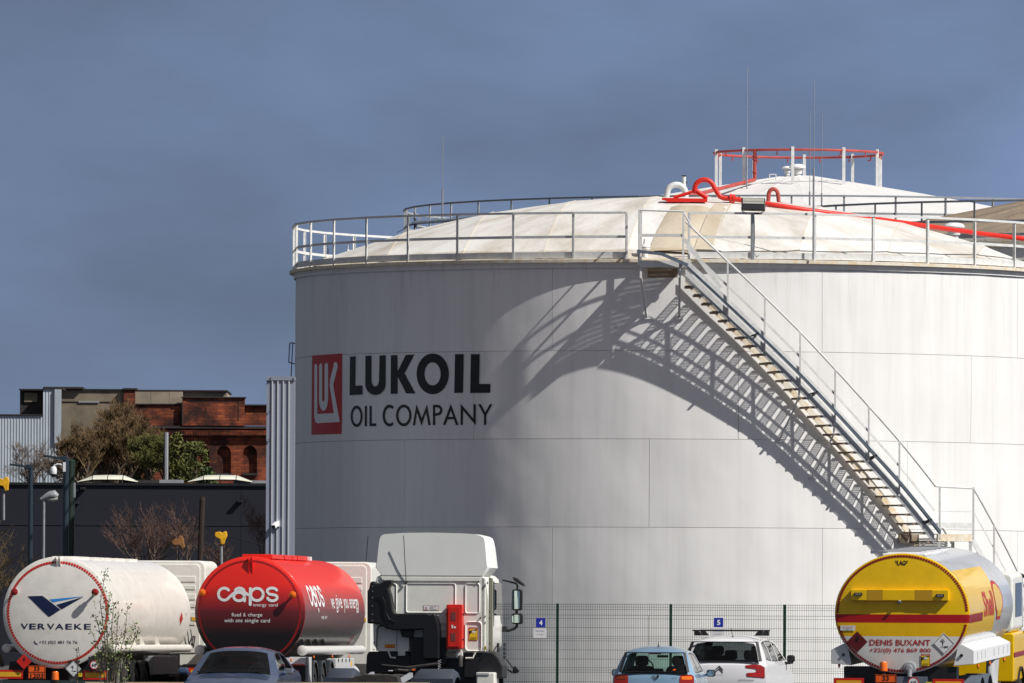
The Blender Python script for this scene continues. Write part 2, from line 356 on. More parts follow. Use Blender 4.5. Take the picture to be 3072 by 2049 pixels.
# ------------------------------------------------------------ big tank
tank = root('storage_tank', TC, 'huge white cylindrical fuel tank with black lettering, red emblem and shallow domed roof', 'storage tank')
b = MB(); n = 180
b.lathe([(TR-.06, -.2), (TR-.06, ZR-.02)], n); b.build('tank_wall', M['seam'], tank, smooth='all')
zs = [-.18, 1.835, 3.823, 5.816, 7.807, ZR-.02]
offs = [1.0, -19., -4.7, 8.2, -19.2]   # plate joints per course, from the bottom
offs = [-4.7, -19.0, -4.7, 8.2, -19.2]
GAP = .0042
for c in range(5):
    z0, z1 = zs[c]+GAP, zs[c+1]-GAP
    for k in range(9):
        a0 = radians(offs[c]+40*k)+GAP/TR; a1 = radians(offs[c]+40*(k+1))-GAP/TR; nu, nv = 40, 12
        V = []; F = []
        for j in range(nv+1):
            for i in range(nu+1):
                a = a0+(a1-a0)*i/nu; z = z0+(z1-z0)*j/nv
                dz = min(j, nv-j)/nv*2; du = min(i, nu-i)/nu*2
                w = noise.noise(Vector((sin(a)*TR*.55, cos(a)*TR*.55, z*.8)))*.013
                edge = noise.noise(Vector((sin(a)*TR*1.3, cos(a)*TR*1.3, zs[c+(1 if j > nv/2 else 0)])))*.016*max(0, 1-dz*2.5)
                r = TR+.004*(5-c)*.5+w+edge; V.append(pol(r, a, z))
        for j in range(nv):
            for i in range(nu): q = j*(nu+1)+i; F.append((q, q+1, q+nu+2, q+nu+1))
        # rim faces turned inward give each plate its thickness
        per = [i for i in range(nu+1)]+[j*(nu+1)+nu for j in range(1, nv+1)]+[nv*(nu+1)+i for i in range(nu-1, -1, -1)]+[j*(nu+1) for j in range(nv-1, 0, -1)]
        b = MB(); b.v = V; b.f = F; i0 = len(V)
        for q in per: p = V[q]; s_ = (TR-.05)/sqrt(p.x**2+p.y**2); b.v.append(Vector((p.x*s_, p.y*s_, p.z)))
        for q in range(len(per)): r_ = (q+1) % len(per); b.f.append((per[r_], per[q], i0+q, i0+r_))
        b.build('shell_plate', M['tank'], tank, smooth=True)
b = MB(); b.lathe([(TR+.03, ZR-.14), (TR+.045, ZR-.14), (TR+.045, ZR-.02)], n); b.build('stiffener_ring', M['tank'], tank)
b = MB(); b.lathe([(TR+.02, ZR-.02), (TR+.15, ZR-.02), (TR+.15, ZR+.05), (TR-.05, ZR+.07)], n); b.build('roof_rim', M['rusty'], tank)
# roof of 28 lapped sheets on a spherical cap
RZ = lambda r, R0, h, z0: z0+sqrt(((R0*R0+h*h)/(2*h))**2-r*r)-((R0*R0+h*h)/(2*h)-h)
H1 = 1.78
AL = radians(6.0); SP = 1.92
def roofp(s_, t_, lift=0):     # point of the roof from strip coordinates (across, along)
    x = s_*cos(AL)+t_*sin(AL); y = -s_*sin(AL)+t_*cos(AL); r = min(sqrt(x*x+y*y), TR)
    wob = noise.noise(Vector((x*.55, y*.55, 3)))*.035*min(1, (TR-r)*2)
    return Vector((x, y, RZ(r, TR, H1, ZR+.05)+wob+lift))
TE = TR-.02
for k in range(-6, 5):
    s0 = max(1.55+SP*k, -TE+.01); s1 = min(1.55+SP*(k+1), TE-.01)
    if s1-s0 < .1: continue
    cuts = [-9.5]+[-9.5+2.4+3.1*(k % 2)+6.2*j for j in range(3)]+[9.5]
    for t0, t1 in zip(cuts, cuts[1:]):
        if t1-t0 < .2: continue
        b = MB(); ns, ntt = 8, 12; ok = False
        for j in range(ntt+1):
            for i in range(ns+1):
                s_ = s0+(s1-s0)*i/ns; L_ = sqrt(max(0, TE*TE-s_*s_)); lo = min(max(t0, -L_), L_); hi = min(max(t1, -L_), L_)
                if hi-lo > .05: ok = True
                t_ = lo+(hi-lo)*j/ntt; e_ = abs(2*i/ns-1); b.v.append(roofp(s_, t_, .02*e_**3+(.012 if i == ns else 0)+(.008 if j == ntt else 0)))
        if not ok: continue
        for j in range(ntt):
            for i in range(ns): q = j*(ns+1)+i; b.f.append((q, q+1, q+ns+2, q+ns+1))
        i0 = len(b.v)
        for j in range(ntt): q = j*(ns+1)+ns; z_ = len(b.v); b.v += [b.v[q]-Vector((0, 0, .03)), b.v[q+ns+1]-Vector((0, 0, .03))]; b.f.append((q, q+ns+1, z_+1, z_))
        b.build('roof_sheet', M['roof'], tank, smooth=True)
    if abs(s1) < TE-.05:
        L_ = sqrt(TE*TE-s1*s1); b = MB(); b.tube([roofp(s1, -L_+.05+(2*L_-.1)*i/24, .022) for i in range(25)], .0085, 4); b.build('roof_seam', M['seamrust'], tank)
# raised stained apron leading from the stair up the roof
b = MB()
for i in range(15):
    t_ = -TR+.35+4.2*i/14
    for j in range(7): s_ = .12+.16*i/14+(1.0-.1*i/14)*j/6; b.v.append(roofp(s_, max(t_, -sqrt(TE*TE-s_*s_)+.05), .02 if j in (0, 6) else .06))
for i in range(14):
    for j in range(6): q = i*7+j; b.f.append((q, q+1, q+8, q+7))
b.build('roof_walkway', M['roofbrown'], tank, smooth=True)
b = MB()
for i in range(13):
    t_ = -TR+.3+5*i/12
    for j in range(5): s_ = 1.13+.08*i/12+.4*j/4; b.v.append(roofp(s_, max(t_, -sqrt(TE*TE-s_*s_)+.05), .03))
for i in range(12):
    for j in range(4): q = i*5+j; b.f.append((q, q+1, q+6, q+5))
b.build('roof_patch', M['roofbrown'], tank, smooth=True)
# guard rail round the rim
PA = [-71.0, -62, -52.9, -43.7, -34.4, -25.1, -15.9, -8.1, .9, 10, 19.4, 28.8, 38.5, 48.3, 58.7, 68.5, 78, 87.5]+[97+9.4*k for k in range(20)]+[-80.2]
PA = sorted(set(round(a, 2) for a in PA if a < 272)); RR = TR+.1
def ringbar(b, angs, r, z, w, h, gap=None):
    for i in range(len(angs)):
        a, c = angs[i], angs[(i+1) % len(angs)]
        if gap and gap[0]-.5 < a < gap[1]-.5: continue
        b.bar(pol(r, radians(a), z), pol(r, radians(c), z), w, h)
def railing(parent, angs, RR, z0, hgt, gap, mt, toe=True, pw=.055):
    b = MB(); ringbar(b, angs, RR, z0+hgt, .055, .05, gap); hr = b.build('handrail', mt, parent)
    b = MB(); ringbar(b, angs, RR-.028, z0+hgt*.5, .012, .06, gap); b.build('mid_rail', mt, hr)
    if toe: b = MB(); ringbar(b, angs, RR-.03, z0+.13, .012, .14, gap); b.build('toe_board', mt, hr)
    b = MB(); b.box(-pw/2, pw/2, -.006, .006, 0, hgt); b.box(-pw/2, -pw/2+.012, -.006, .05, 0, hgt); q = b.build('rail_post', mt, hr); me = q.data
    for i, a in enumerate(angs):
        o = q if i == 0 else bpy.data.objects.new('rail_post', me)
        if i: COL.objects.link(o); o.parent = hr
        o.location = pol(RR, radians(a), z0); o.rotation_euler = (0, 0, radians(a))
    return hr
railing(tank, PA, RR, ZR+.02, 1.08, (-8.1, .9), M['railpaint'])
# ---- lettering and emblem on the wall
def onwall(px, py): a, z = cyl(px, py, TR+.02); return pol(TR+.02, a, z)
def RX(X, Y): return 900+X/3.918, 1020+Y/3.918     # measured crop to photo pixels
def wallshape(name, loops, m, extra=.0):
    v, f = loops2(loops) if isinstance(loops, list) else loops
    def fn(x, y):
        px, py = RX(x, y); a, z = cyl(px, py, TR+.016+extra); return pol(TR+.016+extra, a, z)
    return decal(name, (v, f), fn, m, tank, cut=(40, 0))
M['emblem'] = mat('emblem_red', (.5, .012, .012), .5, var=.06, vs=2)
wallshape('emblem', [[(142, 183), (494, 158), (489, 1104), (134, 1112)]], M['emblem'])
def arc(cx, cy, rx, ry, a0, a1, n=14): return [(cx+rx*cos(radians(a0+(a1-a0)*i/n)), cy+ry*sin(radians(a0+(a1-a0)*i/n))) for i in range(n+1)]
Lg = arc(186, 320, 17, 40, 180, 360)+[(203, 870), (397, 860), (348, 530), (352, 470), (395, 300)]+arc(418, 300, 24, 40, 190, 360)+[(443, 320), (392, 520), (400, 590), (468, 963), (205, 978), (180, 960), (168, 900)]
wallshape('emblem_figure', [Lg], M['pwhite'], .004)
Ug = arc(243, 315, 18, 40, 180, 360)+[(261, 690)]+arc(275, 690, 14, 32, 180, 0)+[(289, 310)]+arc(310, 308, 20, 40, 180, 360)+[(331, 700)]+arc(276, 700, 52, 132, 0, 180)
wallshape('emblem_figure', [Ug], M['pwhite'], .004)
I_ = 'ink'
wallshape('letter', [[(587, 195), (652, 191), (648, 537), (733, 535), (732, 640), (582, 647)]], M[I_])
wallshape('letter', [[(768, 187), (838, 183), (836, 470)]+arc(882, 470, 46, 76, 180, 0)[0:]+[(934, 182), (1007, 180), (1003, 520)]+arc(885, 520, 118, 127, 0, 180)+[(767, 500)]], M[I_])
wallshape('letter', [[(1068, 180), (1145, 177), (1145, 372), (1243, 175), (1345, 171), (1228, 392), (1357, 628), (1247, 628), (1146, 425), (1146, 631), (1065, 633)]], M[I_])
wallshape('letter', [arc(1560, 398, 190, 240, 0, 346, 40), arc(1558, 398, 95, 136, 0, 346, 30)], M[I_])
wallshape('letter', [[(1822, 167), (1924, 166), (1916, 621), (1813, 623)]], M[I_])
wallshape('letter', [[(2008, 166), (2112, 166), (2105, 517), (2238, 517), (2236, 620), (2000, 623)]], M[I_])
def pline(pts, w): return stroke2([pts], w)
def seg(a, b_, wa, wb=None):
    wb = wb or wa; return [(a[0]-wa/2, a[1]), (a[0]+wa/2, a[1]), (b_[0]+wb/2, b_[1]), (b_[0]-wb/2, b_[1])]
wallshape('letter', [arc(664, 897, 70, 126, 0, 346, 30), arc(664, 897, 47, 92, 0, 346, 30)], M[I_])
wallshape('letter', [[(762, 776), (785, 775), (783, 1013), (759, 1014)]], M[I_])
wallshape('letter', [[(817, 775), (840, 774), (840, 981), (893, 979), (891, 1010), (815, 1012)]], M[I_])
wallshape('letter', [arc(1050, 888, 80, 128, -52, -308, 30)+arc(1052, 888, 56, 94, -308, -52, 30)], M[I_])
wallshape('letter', [arc(1219, 886, 91, 128, 0, 350, 36), arc(1219, 886, 64, 94, 0, 350, 30)], M[I_])
wallshape('letter', [[(1325, 1005), (1368, 757), (1430, 920), (1493, 755), (1535, 1000), (1508, 1001), (1482, 850), (1428, 1006), (1374, 850), (1351, 1004)]], M[I_])
wallshape('letter', [[(1562, 762), (1600, 760)]+arc(1612, 825, 62, 64, -90, 90, 14)+[(1588, 891), (1588, 1000), (1561, 1000)], [(1588, 792), (1600, 791)]+arc(1608, 825, 38, 34, -80, 80, 10)+[(1588, 861)]], M[I_])
wallshape('letter', [[(1678, 999), (1771, 750), (1863, 998), (1832, 999), (1809, 930), (1735, 932), (1708, 998)], [(1772, 828), (1801, 903), (1744, 904)]], M[I_])
wallshape('letter', [[(1886, 998), (1889, 750), (2037, 925), (2037, 755), (2066, 755), (2065, 1001), (1916, 826), (1912, 997)]], M[I_])
wallshape('letter', [[(2094, 755), (2126, 754), (2177, 850), (2231, 753), (2262, 752), (2190, 882), (2189, 996), (2161, 997), (2162, 882)]], M[I_])
# ------------------------------------------------------------ staircase
stair = root('access_staircase', TC, 'white rusty open-tread steel staircase curving down the side of the big tank', 'staircase')
RO_ = TR+.78; RI = TR+.12; RM = (RO_+RI)/2
K = .1641
_tp = [(math.degrees(a), z) for a, z in (cyl(x, y, RO_+.13) for x, y in ((2050, 792), (2272, 1000), (2403, 1128), (2505, 1236), (2604, 1344), (2696, 1446), (2741, 1500), (2815, 1593)))]
def zt(d):     # height of the stair line (cable tray) over the angle in degrees
    for (a, z), (a2, z2) in zip(_tp, _tp[1:]):
        if d <= a2 or (a2, z2) == _tp[-1]: return z+(z2-z)*(d-a)/(a2-a)
def helix(b, r, d0, d1, za, zb, th, step=1.2, zf=zt):
    n = max(1, int((d1-d0)/step)); i0 = len(b.v)
    for i in range(n+1):
        d = d0+(d1-d0)*i/n; a = radians(d)
        for rr in (r-th/2, r+th/2):
            for zz in (za, zb): b.v.append(pol(rr, a, zf(d)+zz))
    for i in range(n):
        q = i0+4*i
        b.f += [(q, q+1, q+5, q+4), (q+2, q+6, q+7, q+3), (q, q+4, q+6, q+2), (q+1, q+3, q+7, q+5)]
    b.f += [(i0, i0+2, i0+3, i0+1), (i0+4*n, i0+4*n+1, i0+4*n+3, i0+4*n+2)]
    return b
D0, D1 = _tp[0][0]+.3, _tp[-1][0]-.1
helix(MB(), RO_, D0, D1, -.27, -.06, .012).build('outer_stringer', M['railpaint'], stair)
helix(MB(), RI, D0, D1+.5, -.37, -.17, .014).build('inner_stringer', M['rusty'], stair)
# perforated lower strip of the outer stringer
b = MB()
nst = 250
for i in range(nst):
    d = D0+(D1-D0)*i/nst; dd = (D1-D0)/nst*.45
    helix(b, RO_+.03, d, d+dd, -.33, -.22, .006, 9)
helix(b, RO_+.03, D0, D1, -.345, -.325, .006); helix(b, RO_+.03, D0, D1, -.235, -.215, .006); helix(b, RO_+.03, D0, D1, -.29, -.27, .006)
o = b.build('perforated_strip', M['galv'], stair); 
NT = 30; dth = (D1-D0)/NT
b = MB(); wx = .195; n1 = 4
for i in range(n1+1): x = -wx+wx*i/n1; b.box(x-.007, x+.007, -.32, .32, -.002, .003)
for j in range(19): y = -.31+.62*j/18; b.box(-wx, 0, y-.006, y+.006, -.0025, .0025)
b.box(-wx-.008, -wx, -.32, .32, -.03, .005); b.box(0, .008, -.32, .32, -.03, .005)
b.box(-wx, 0, -.328, -.32, -.045, .01); b.box(-wx, 0, .32, .328, -.045, .01)
q = b.build('tread', M['rustdark'], stair)
for i in range(NT):
    d = D0+dth*(i+1); o = q if i == 0 else bpy.data.objects.new('tread', q.data)
    if i: COL.objects.link(o); o.parent = stair
    a = radians(d); o.location = pol(RM, a, zt(d)-.25); o.rotation_euler = (0, 0, a)
# posts and rails of the stair
def dg(px, py, r): return math.degrees(cyl(px, py, r)[0])
RP = RO_+.04
posts = [dg(x, y, RP) for x, y in ((2183, 850), (2294, 960), (2400, 1060), (2505, 1180), (2606, 1290), (2698, 1390))]
b = MB(); P = [pol(RP, radians(d), zt(d)+1.0) for d in [.3+(D1-.3)*i/24 for i in range(25)]]
b.tube(P, .024, 8); hr = b.build('stair_handrail', M['railpaint'], stair, smooth=True)
b = MB(); P = [pol(RP-.03, radians(d), zt(d)+.45) for d in [.3+(D1-.3)*i/24 for i in range(25)]]
for i in range(24): b.bar(P[i], P[i+1], .01, .05)
b.build('stair_mid_rail', M['railpaint'], hr)
helix(MB(), RP-.03, D0, D1, .04, .19, .006).build('stair_toe_board', M['railpaint'], hr)
for d in posts:
    b = MB(); b.bar(pol(RP, radians(d), zt(d)-.25), pol(RP, radians(d), zt(d)+1.0), .04, .05); b.build('stair_post', M['railpaint'], hr)
for d in (posts[2], posts[3], posts[0]+1):
    b = MB(); b.tube([pol(RO_, radians(d), zt(d)-.2), pol(RO_-.02, radians(d), zt(d)-.45), pol(RO_-.2, radians(d-.4), zt(d)-.75), pol(TR+.03, radians(d-1.6), zt(d)-1.45)], .022, 6)
    b.box(-.08, .08, -.012, .012, -.02, .02, Matrix.Translation(pol(TR+.03, radians(d-1.6), zt(d)-1.45)))
    if d != posts[0]+1: b.build('wall_strut', M['railpaint'], stair)
# top platform
b = MB(); d0, d1 = dg(1917, 790, RO_), dg(2047, 790, RO_); zp = 9.82
Ap = lambda d, r, z: pol(r, radians(d), z)
N_ = 4
for i in range(N_):
    a, c = d0+(d1-d0)*i/N_, d0+(d1-d0)*(i+1)/N_
    for j in range(13):
        r = TR+.12+(RO_-TR-.14)*j/12; b.bar(Ap(a, r, zp), Ap(c, r, zp), .022, .01)
for i in range(34):
    a = d0+(d1-d0)*i/33; b.bar(Ap(a, TR+.1, zp), Ap(a, RO_, zp), .012, .012)
b.build('platform_floor', M['rusty'], stair)
b = MB(); b.bar(Ap(d0, RO_, zp-.08), Ap(d1, RO_, zp-.08), .05, .15); b.bar(Ap(d0, RO_, zp-.08), Ap(d0, TR+.1, zp-.08), .05, .15); b.bar(Ap(d1, RO_, zp-.08), Ap(d1, TR+.1, zp-.08), .05, .15)
b.build('platform_beam', M['railpaint'], stair)
b = MB(); b.bar(Ap(d0+.9, TR+.25, zp-.27), Ap(d1-.6, TR+.25, zp-.27), .04, .2); b.build('platform_beam', M['rustdark'], stair)
for d, dd in ((d0+.25, .45), (d1-.35, 0)):
    b = MB(); b.bar(Ap(d, RO_-.02, zp-.15), Ap(d, RO_-.02, zp-.4), .05); b.bar(Ap(d, RO_-.02, zp-.4), Ap(d+dd, TR+.03, zp-1.25), .05); b.box(-.1, .1, -.02, .02, -.03, .03, Matrix.Translation(Ap(d+dd, TR+.03, zp-1.27)))
    b.build('platform_leg', M['railpaint'], stair)
zh = zp+1.13
b = MB(); b.tube([Ap(d0, TR+.12, zh), Ap(d0, RP, zh), Ap(d1+.1, RP, zh-.03), Ap(d1+1.2, RP, zt(d1+1.2)+1.0)], .024, 8); h2 = b.build('platform_handrail', M['railpaint'], stair, smooth=True)
for d, r in ((d0, RP), (d1+.1, RP), (d0, TR+.3), (-8.1+9.0, TR+.1)):
    b = MB(); b.bar(Ap(d, r, zp-.1), Ap(d, r, zh-.02), .045); b.build('platform_post', M['railpaint'], h2)
b = MB(); b.bar(Ap(d0, RP, zp+.56), Ap(d1, RP, zp+.56), .012, .07); b.bar(Ap(d0, TR+.15, zp+.56), Ap(d0, RP, zp+.56), .012, .07); b.build('platform_mid_rail', M['railpaint'], h2)
b = MB(); b.bar(Ap(d1+.3, TR+.2, zp+.5), Ap(d1+5.6, TR+.2, zt(d1+5.6)+.35), .012, .09); b.build('platform_mid_rail', M['railpaint'], h2)
# lower landing and second flight
e0, e1 = dg(2810, 1612, RO_), dg(2916, 1612, RO_); zl = zt(D1)-.1
zl = HC+0; zl = cyl(2865, 1603, RO_)[1]
b = MB()
for j in range(13): r = TR+.12+(RO_-TR-.14)*j/12; b.bar(Ap(e0, r, zl), Ap(e1, r, zl), .022, .01)
for i in range(28): a = e0+(e1-e0)*i/27; b.bar(Ap(a, TR+.1, zl), Ap(a, RO_, zl), .012, .012)
b.build('landing_floor', M['railpaint'], stair)
b = MB(); b.bar(Ap(e0, RO_+.02, zl-.08), Ap(e1, RO_+.02, zl-.08), .05, .16); b.bar(Ap(e1, RO_+.02, zl-.08), Ap(e1, TR+.1, zl-.08), .05, .16); b.build('landing_beam', M['rusty'], stair)
b = MB(); b.bar(Ap(e0-3.5, RI, zl-.1), Ap(e0, RI, zl-.1), .05, .2); b.build('landing_beam', M['rustdark'], stair)
for d in (e0+.4, e1-.3):
    for r in (RO_, RI+.1):
        b = MB(); b.bar(Ap(d, r, zl-.15), Ap(d, r, 0), .07); b.build('landing_leg', M['railpaint'], stair)
b = MB(); b.bar(Ap(e0+.4, RI+.1, zl-.35), Ap(e1-.3, RI+.1, zl-.35), .06); b.build('landing_brace', M['rustdark'], stair)
zt2 = lambda d: zl+.1-K*1.22*(d-e1)
b = MB(); zr = zl+1.08
b.tube([Ap(D1, RP, zt(D1)+1.0), Ap(e0+.2, RP, zr), Ap(e1, RP, zr-.03)]+[Ap(e1+i*1.5, RP, zt2(e1+i*1.5)+.95) for i in range(1, 10)], .022, 8); h3 = b.build('landing_handrail', M['railpaint'], stair, smooth=True)
for d in (e0+.3, e1):
    b = MB(); b.bar(Ap(d, RP, zl-.1), Ap(d, RP, zr), .045); b.build('stair_post', M['railpaint'], h3)
for x, y in ((2982, 1600), (3053, 1700), (3120, 1760)):
    d = dg(x, y, RP); b = MB(); b.bar(Ap(d, RP, zt2(d)-.2), Ap(d, RP, zt2(d)+.95), .045); b.build('stair_post', M['railpaint'], h3)
b = MB(); b.bar(Ap(e0, RP, zl+.52), Ap(e1, RP, zl+.52), .01, .03); b.bar(Ap(e0, RP, zl+.2), Ap(e1, RP, zl+.2), .01, .13)
P = [Ap(e1+i*1.5, RP-.02, zt2(e1+i*1.5)+.45) for i in range(0, 10)]
for i in range(9): b.bar(P[i], P[i+1], .01, .03)
b.build('landing_mid_rail', M['railpaint'], h3)
helix(MB(), RO_, e1, e1+14, -.3, -.08, .012, zf=zt2).build('outer_stringer', M['railpaint'], stair)
helix(MB(), RI, e1, e1+14, -.5, -.25, .012, zf=zt2).build('inner_stringer', M['railpaint'], stair)
for i in range(12):
    d = e1+1.1*(i+1); o = bpy.data.objects.new('tread', q.data); COL.objects.link(o); o.parent = stair; o.location = pol(RM, radians(d), zt2(d)-.3); o.rotation_euler = (0, 0, radians(d))
# cable tray with its clips
tray = root('cable_tray', TC, 'blue-grey perforated cable tray running down the outer edge of the tank staircase', 'cable tray')
b = MB(); helix(b, RO_+.1, D0+.2, D1+.3, -.03, .05, .004, .9); helix(b, RO_+.17, D0+.2, D1+.3, -.03, .05, .004, .9); helix(b, RO_+.135, D0+.2, D1+.3, -.03, -.024, .075, .9)
b.bar(Ap(d0-.2, RO_+.13, zp+.2), Ap(d0+3, RO_+.13, zp+.14), .08, .07); b.bar(Ap(d0+3, RO_+.13, zp+.14), Ap(D0+.3, RO_+.13, zt(D0)+.02), .08, .07)
o = b.build('tray_channel', M['tray'], tray)
b = MB()
for i in range(260):
    d = D0+.3+(D1-D0)*i/260; p = pol(RO_+.174, radians(d), zt(d)+.018); b.box(-.008, .008, -.002, .002, -.012, .012, Matrix.Translation(p) @ Matrix.Rotation(radians(d), 4, 'Z'))
o = b.build('slot', M['black'], tray); o['kind'] = 'stuff'
for x, y in ((2265, 1000), (2441, 1188), (2617, 1373), (2781, 1569)):
    d = dg(x, y, RO_+.1); b = MB(); b.bar(Ap(d, RO_+.02, zt(d)-.13), Ap(d, RO_+.22, zt(d)-.08), .05, .03); b.bar(Ap(d-.4, RO_+.02, zt(d)-.1), Ap(d+.4, RO_+.2, zt(d)-.04), .03, .03); b.build('tray_clip', M['black'], tray)
# ------------------------------------------------------------ tank with foam ring (behind)
def simple_tank(name, label, C, R0, z_rim, rise, wallm, roofm, nsheet, conic, railz, angs, toe=False):
    t = root(name, C, label, 'storage tank')
    b = MB(); b.lathe([(R0, -.2), (R0, z_rim-.15)], 120); b.build('tank_wall', wallm, t, smooth='all')
    b = MB(); b.lathe([(R0, z_rim-.15), (R0+.15, z_rim-.15), (R0+.15, z_rim), (R0-.1, z_rim+.02)], 120); b.build('roof_rim', M['rusty'], t)
    for k in range(nsheet):
        a0 = 2*pi*k/nsheet; a1 = 2*pi*(k+1)/nsheet; b = MB(); nr = 10
        for i in range(nr+1):
            r = .4+(R0-.4)*i/nr; u = r/R0
            zc = z_rim+rise*((1-u)*conic+(1-u*u)*(1-conic))
            for j in range(5): b.v.append(pol(r, a0+(a1-a0)*j/4, zc+(.012 if j == 4 else 0)+noise.noise(Vector((r*.5*cos(a0), r*.5*sin(a0), j*.2)))*.04*u))
        for i in range(nr):
            for j in range(4): q = i*5+j; b.f.append((q, q+1, q+6, q+5))
        i0 = len(b.v)
        for i in range(nr): q = i*5+4; s0 = len(b.v); b.v += [b.v[q]-Vector((0, 0, .03)), b.v[q+5]-Vector((0, 0, .03))]; b.f.append((q, q+5, s0+1, s0))
        b.build('roof_sheet', roofm, t, smooth=True)
    if angs: railing(t, angs, R0+.08, railz[0], railz[1], None, M['greyrail'], toe=toe, pw=.05)
    return t
M['greyrail'] = mat('grey_rail_paint', (.3, .32, .34), .5, var=.15, vs=4)
M['tankplain'] = mat('plain_tank_paint', (.7, .7, .68), .5, var=.08, vs=.6)
D2 = 285.7; c2 = W(2390, 1889, D2); C2 = Vector((c2.x, D2, 0)); R2 = 11.2
zr2 = W(1500, 634, D2).z; zrim2 = zr2-.95
rise2 = W(2390, 522, D2).z-zrim2
T2 = simple_tank('storage_tank', 'white storage tank with red foam ring on its conical roof, behind the lettered tank', C2, R2, zrim2, rise2, M['tankplain'], M['roof2'], 24, .85, (zrim2, .95), [1.0+7.35*k-180 for k in range(49)])
def roof2z(r): u = r/R2; return zrim2+rise2*((1-u)*.85+(1-u*u)*.15)
ring = root('foam_ring', C2, 'red ring pipe on white posts above the roof of the rear tank', 'pipe ring')
rr = 254/105.; zg = W(2386, 461, D2).z
b = MB(); P = [pol(rr, 2*pi*i/40, zg) for i in range(41)]; b.tube(P, .038, 8, cap=False); rp_ = b.build('ring_pipe', M['oldred'], ring, smooth=True)
for k in range(10):
    a = radians(-5.6+36*k); b = MB(); b.bar(pol(rr+.0, a, roof2z(rr)-.05), pol(rr, a, zg+.09), .085, .085); b.build('post', M['railpaint'], ring)
for k in range(16):
    a = radians(6+22.5*k); b = MB(); p = pol(rr-.03, a, zg)
    if k % 4 == 1: b.tube([p, p-Vector((0, 0, .13)), p-Vector((0, 0, .14))+pol(-.09, a, 0)], .022, 6)
    else: b.tube([p, p-Vector((0, 0, .12))], .015, 6); b.tube([p-Vector((0, 0, .1)), p-Vector((0, 0, .14))], .025, 6)
    b.build('nozzle', M['oldred'], ring)
a = math.asin((2249-2386)/254.); p = pol(rr, a, zg)
b = MB(); pe = W(2262, 540, C2.y-rr*cos(a)-.1)-C2
b.tube([p, Vector((p.x, p.y, pe.z)), pe], .055, 8); 
for dz in (.15, .25, .62): b.tube([p-Vector((0, 0, dz)), p-Vector((0, 0, dz+.03))], .08, 8)
q_ = W(1990, 609, C2.y-9)-C2; q2_ = W(1930, 622, C2.y-10.4)-C2
b.tube([pe, q_, q2_], .055, 8); b.build('feed_pipe', M['oldred'], ring, smooth=True)
def mushroom(name, C, s, label, cat='roof vent', grp=None):
    t = root(name, C, label, cat, grp)
    MB().lathe([(.16*s, -.15*s), (.16*s, .12*s), (.22*s, .14*s), (.22*s, .26*s), (.25*s, .27*s), (.25*s, .3*s), (.2*s, .31*s), (.2*s, .38*s)], 20).build('vent_neck', M['railpaint'], t, smooth=True)
    MB().lathe([(.2*s, .38*s), (.38*s, .4*s), (.39*s, .45*s), (.33*s, .53*s), (.18*s, .58*s), (.001, .59*s)], 24).build('vent_cap', M['pwhite'], t, smooth=True)
    return t
vz = W(2391, 532, D2); mushroom('roof_vent', vz-Vector((0, .4, 0)), .62, 'white mushroom vent at the peak of the rear tank roof inside the red ring')
vz = W(2362, 524, D2+.6); mushroom('roof_vent', vz, .42, 'smaller mushroom vent half hidden left of the peak vent on the rear tank')
vz = W(2862, 717, 243); mushroom('roof_vent', vz, .68, 'white mushroom vent behind the red pipe near the right edge, by the brown roof')
t = root('grab_handle', W(2318, 536, D2-1.2), 'small white pipe hoop on the rear tank roof left of the vent', 'handle')
MB().tube([(-.09, 0, -.06), (-.09, 0, .12), (.09, 0, .12), (.09, 0, -.06)], .02, 6).build('hoop', M['railpaint'], t)
# brown-roofed tank on the right
D3 = 257.; c3 = W(3400, 1889, D3); C3 = Vector((c3.x, D3, 0)); R3 = 9.4
zr3 = W(3000, 601, D3-8.8).z; zrim3 = W(3000, 722, D3-8.8).z; rise3 = W(3390, 545, D3).z-zrim3
T3 = simple_tank('storage_tank', 'storage tank with ribbed brown rusty roof at the right edge', C3, R3, zrim3, rise3, M['tankplain'], M['roof3'], 40, .9, (zrim3, zr3-zrim3), [-102+9.2*k for k in range(39)], toe=True)
for k in range(40):
    a = 2*pi*k/40; b = MB()
    def z3(r): u = r/R3; return zrim3+rise3*((1-u)*.9+(1-u*u)*.1)
    b.bar(pol(.5, a, z3(.5)+.03), pol(R3-.1, a, z3(R3-.1)+.03), .04, .05); b.build('roof_rib', M['rustdark'], T3)
# ------------------------------------------------------------ pipes on the big tank's roof
def pipe(name, pts, r, m, label, smooth=True, flanges=(), cat='pipe'):
    b = MB(); c = pts[0].copy(); P = [p-c for p in pts]; b.tube(P, r, 12); t = root(name, c, label, cat); b.build('pipe_run', m, t, smooth=True)
    for p, q in flanges:
        d = (q-p).normalized()*.03; b = MB(); b.tube([p-c-d, p-c+d], r*1.9, 12); b.build('flange', m, t)
    return t
def arcpts(cx, cy, rx, ry, a0, a1, n, d): return [W(cx+rx*cos(radians(a0+(a1-a0)*i/n)), cy-ry*sin(radians(a0+(a1-a0)*i/n)), d) for i in range(n+1)]
DP = 231.
loop = arcpts(2113, 567, 29, 28, 200, 30, 10, DP)
pts = [W(2122, 594, DP), W(2104, 583, DP), W(2089, 572, DP)]+loop+[W(2150, 575, DP), W(2160, 590, DP), W(2172, 595, DP), W(2196, 596, DP), W(2230, 601, DP), W(2300, 611, DP), W(2420, 630, DP), W(2600, 653, DP+1), W(2800, 681, DP+3), W(2950, 702, DP+5), W(3072, 716, DP+6), W(3250, 735, DP+8)]
pipe('red_pipe', pts, .058, M['pipered'], 'bright red pipe with an expansion loop running down to the right over the big tank', flanges=((W(2192, 596, DP), W(2205, 597, DP)), (W(2201, 597, DP), W(2210, 598, DP))))
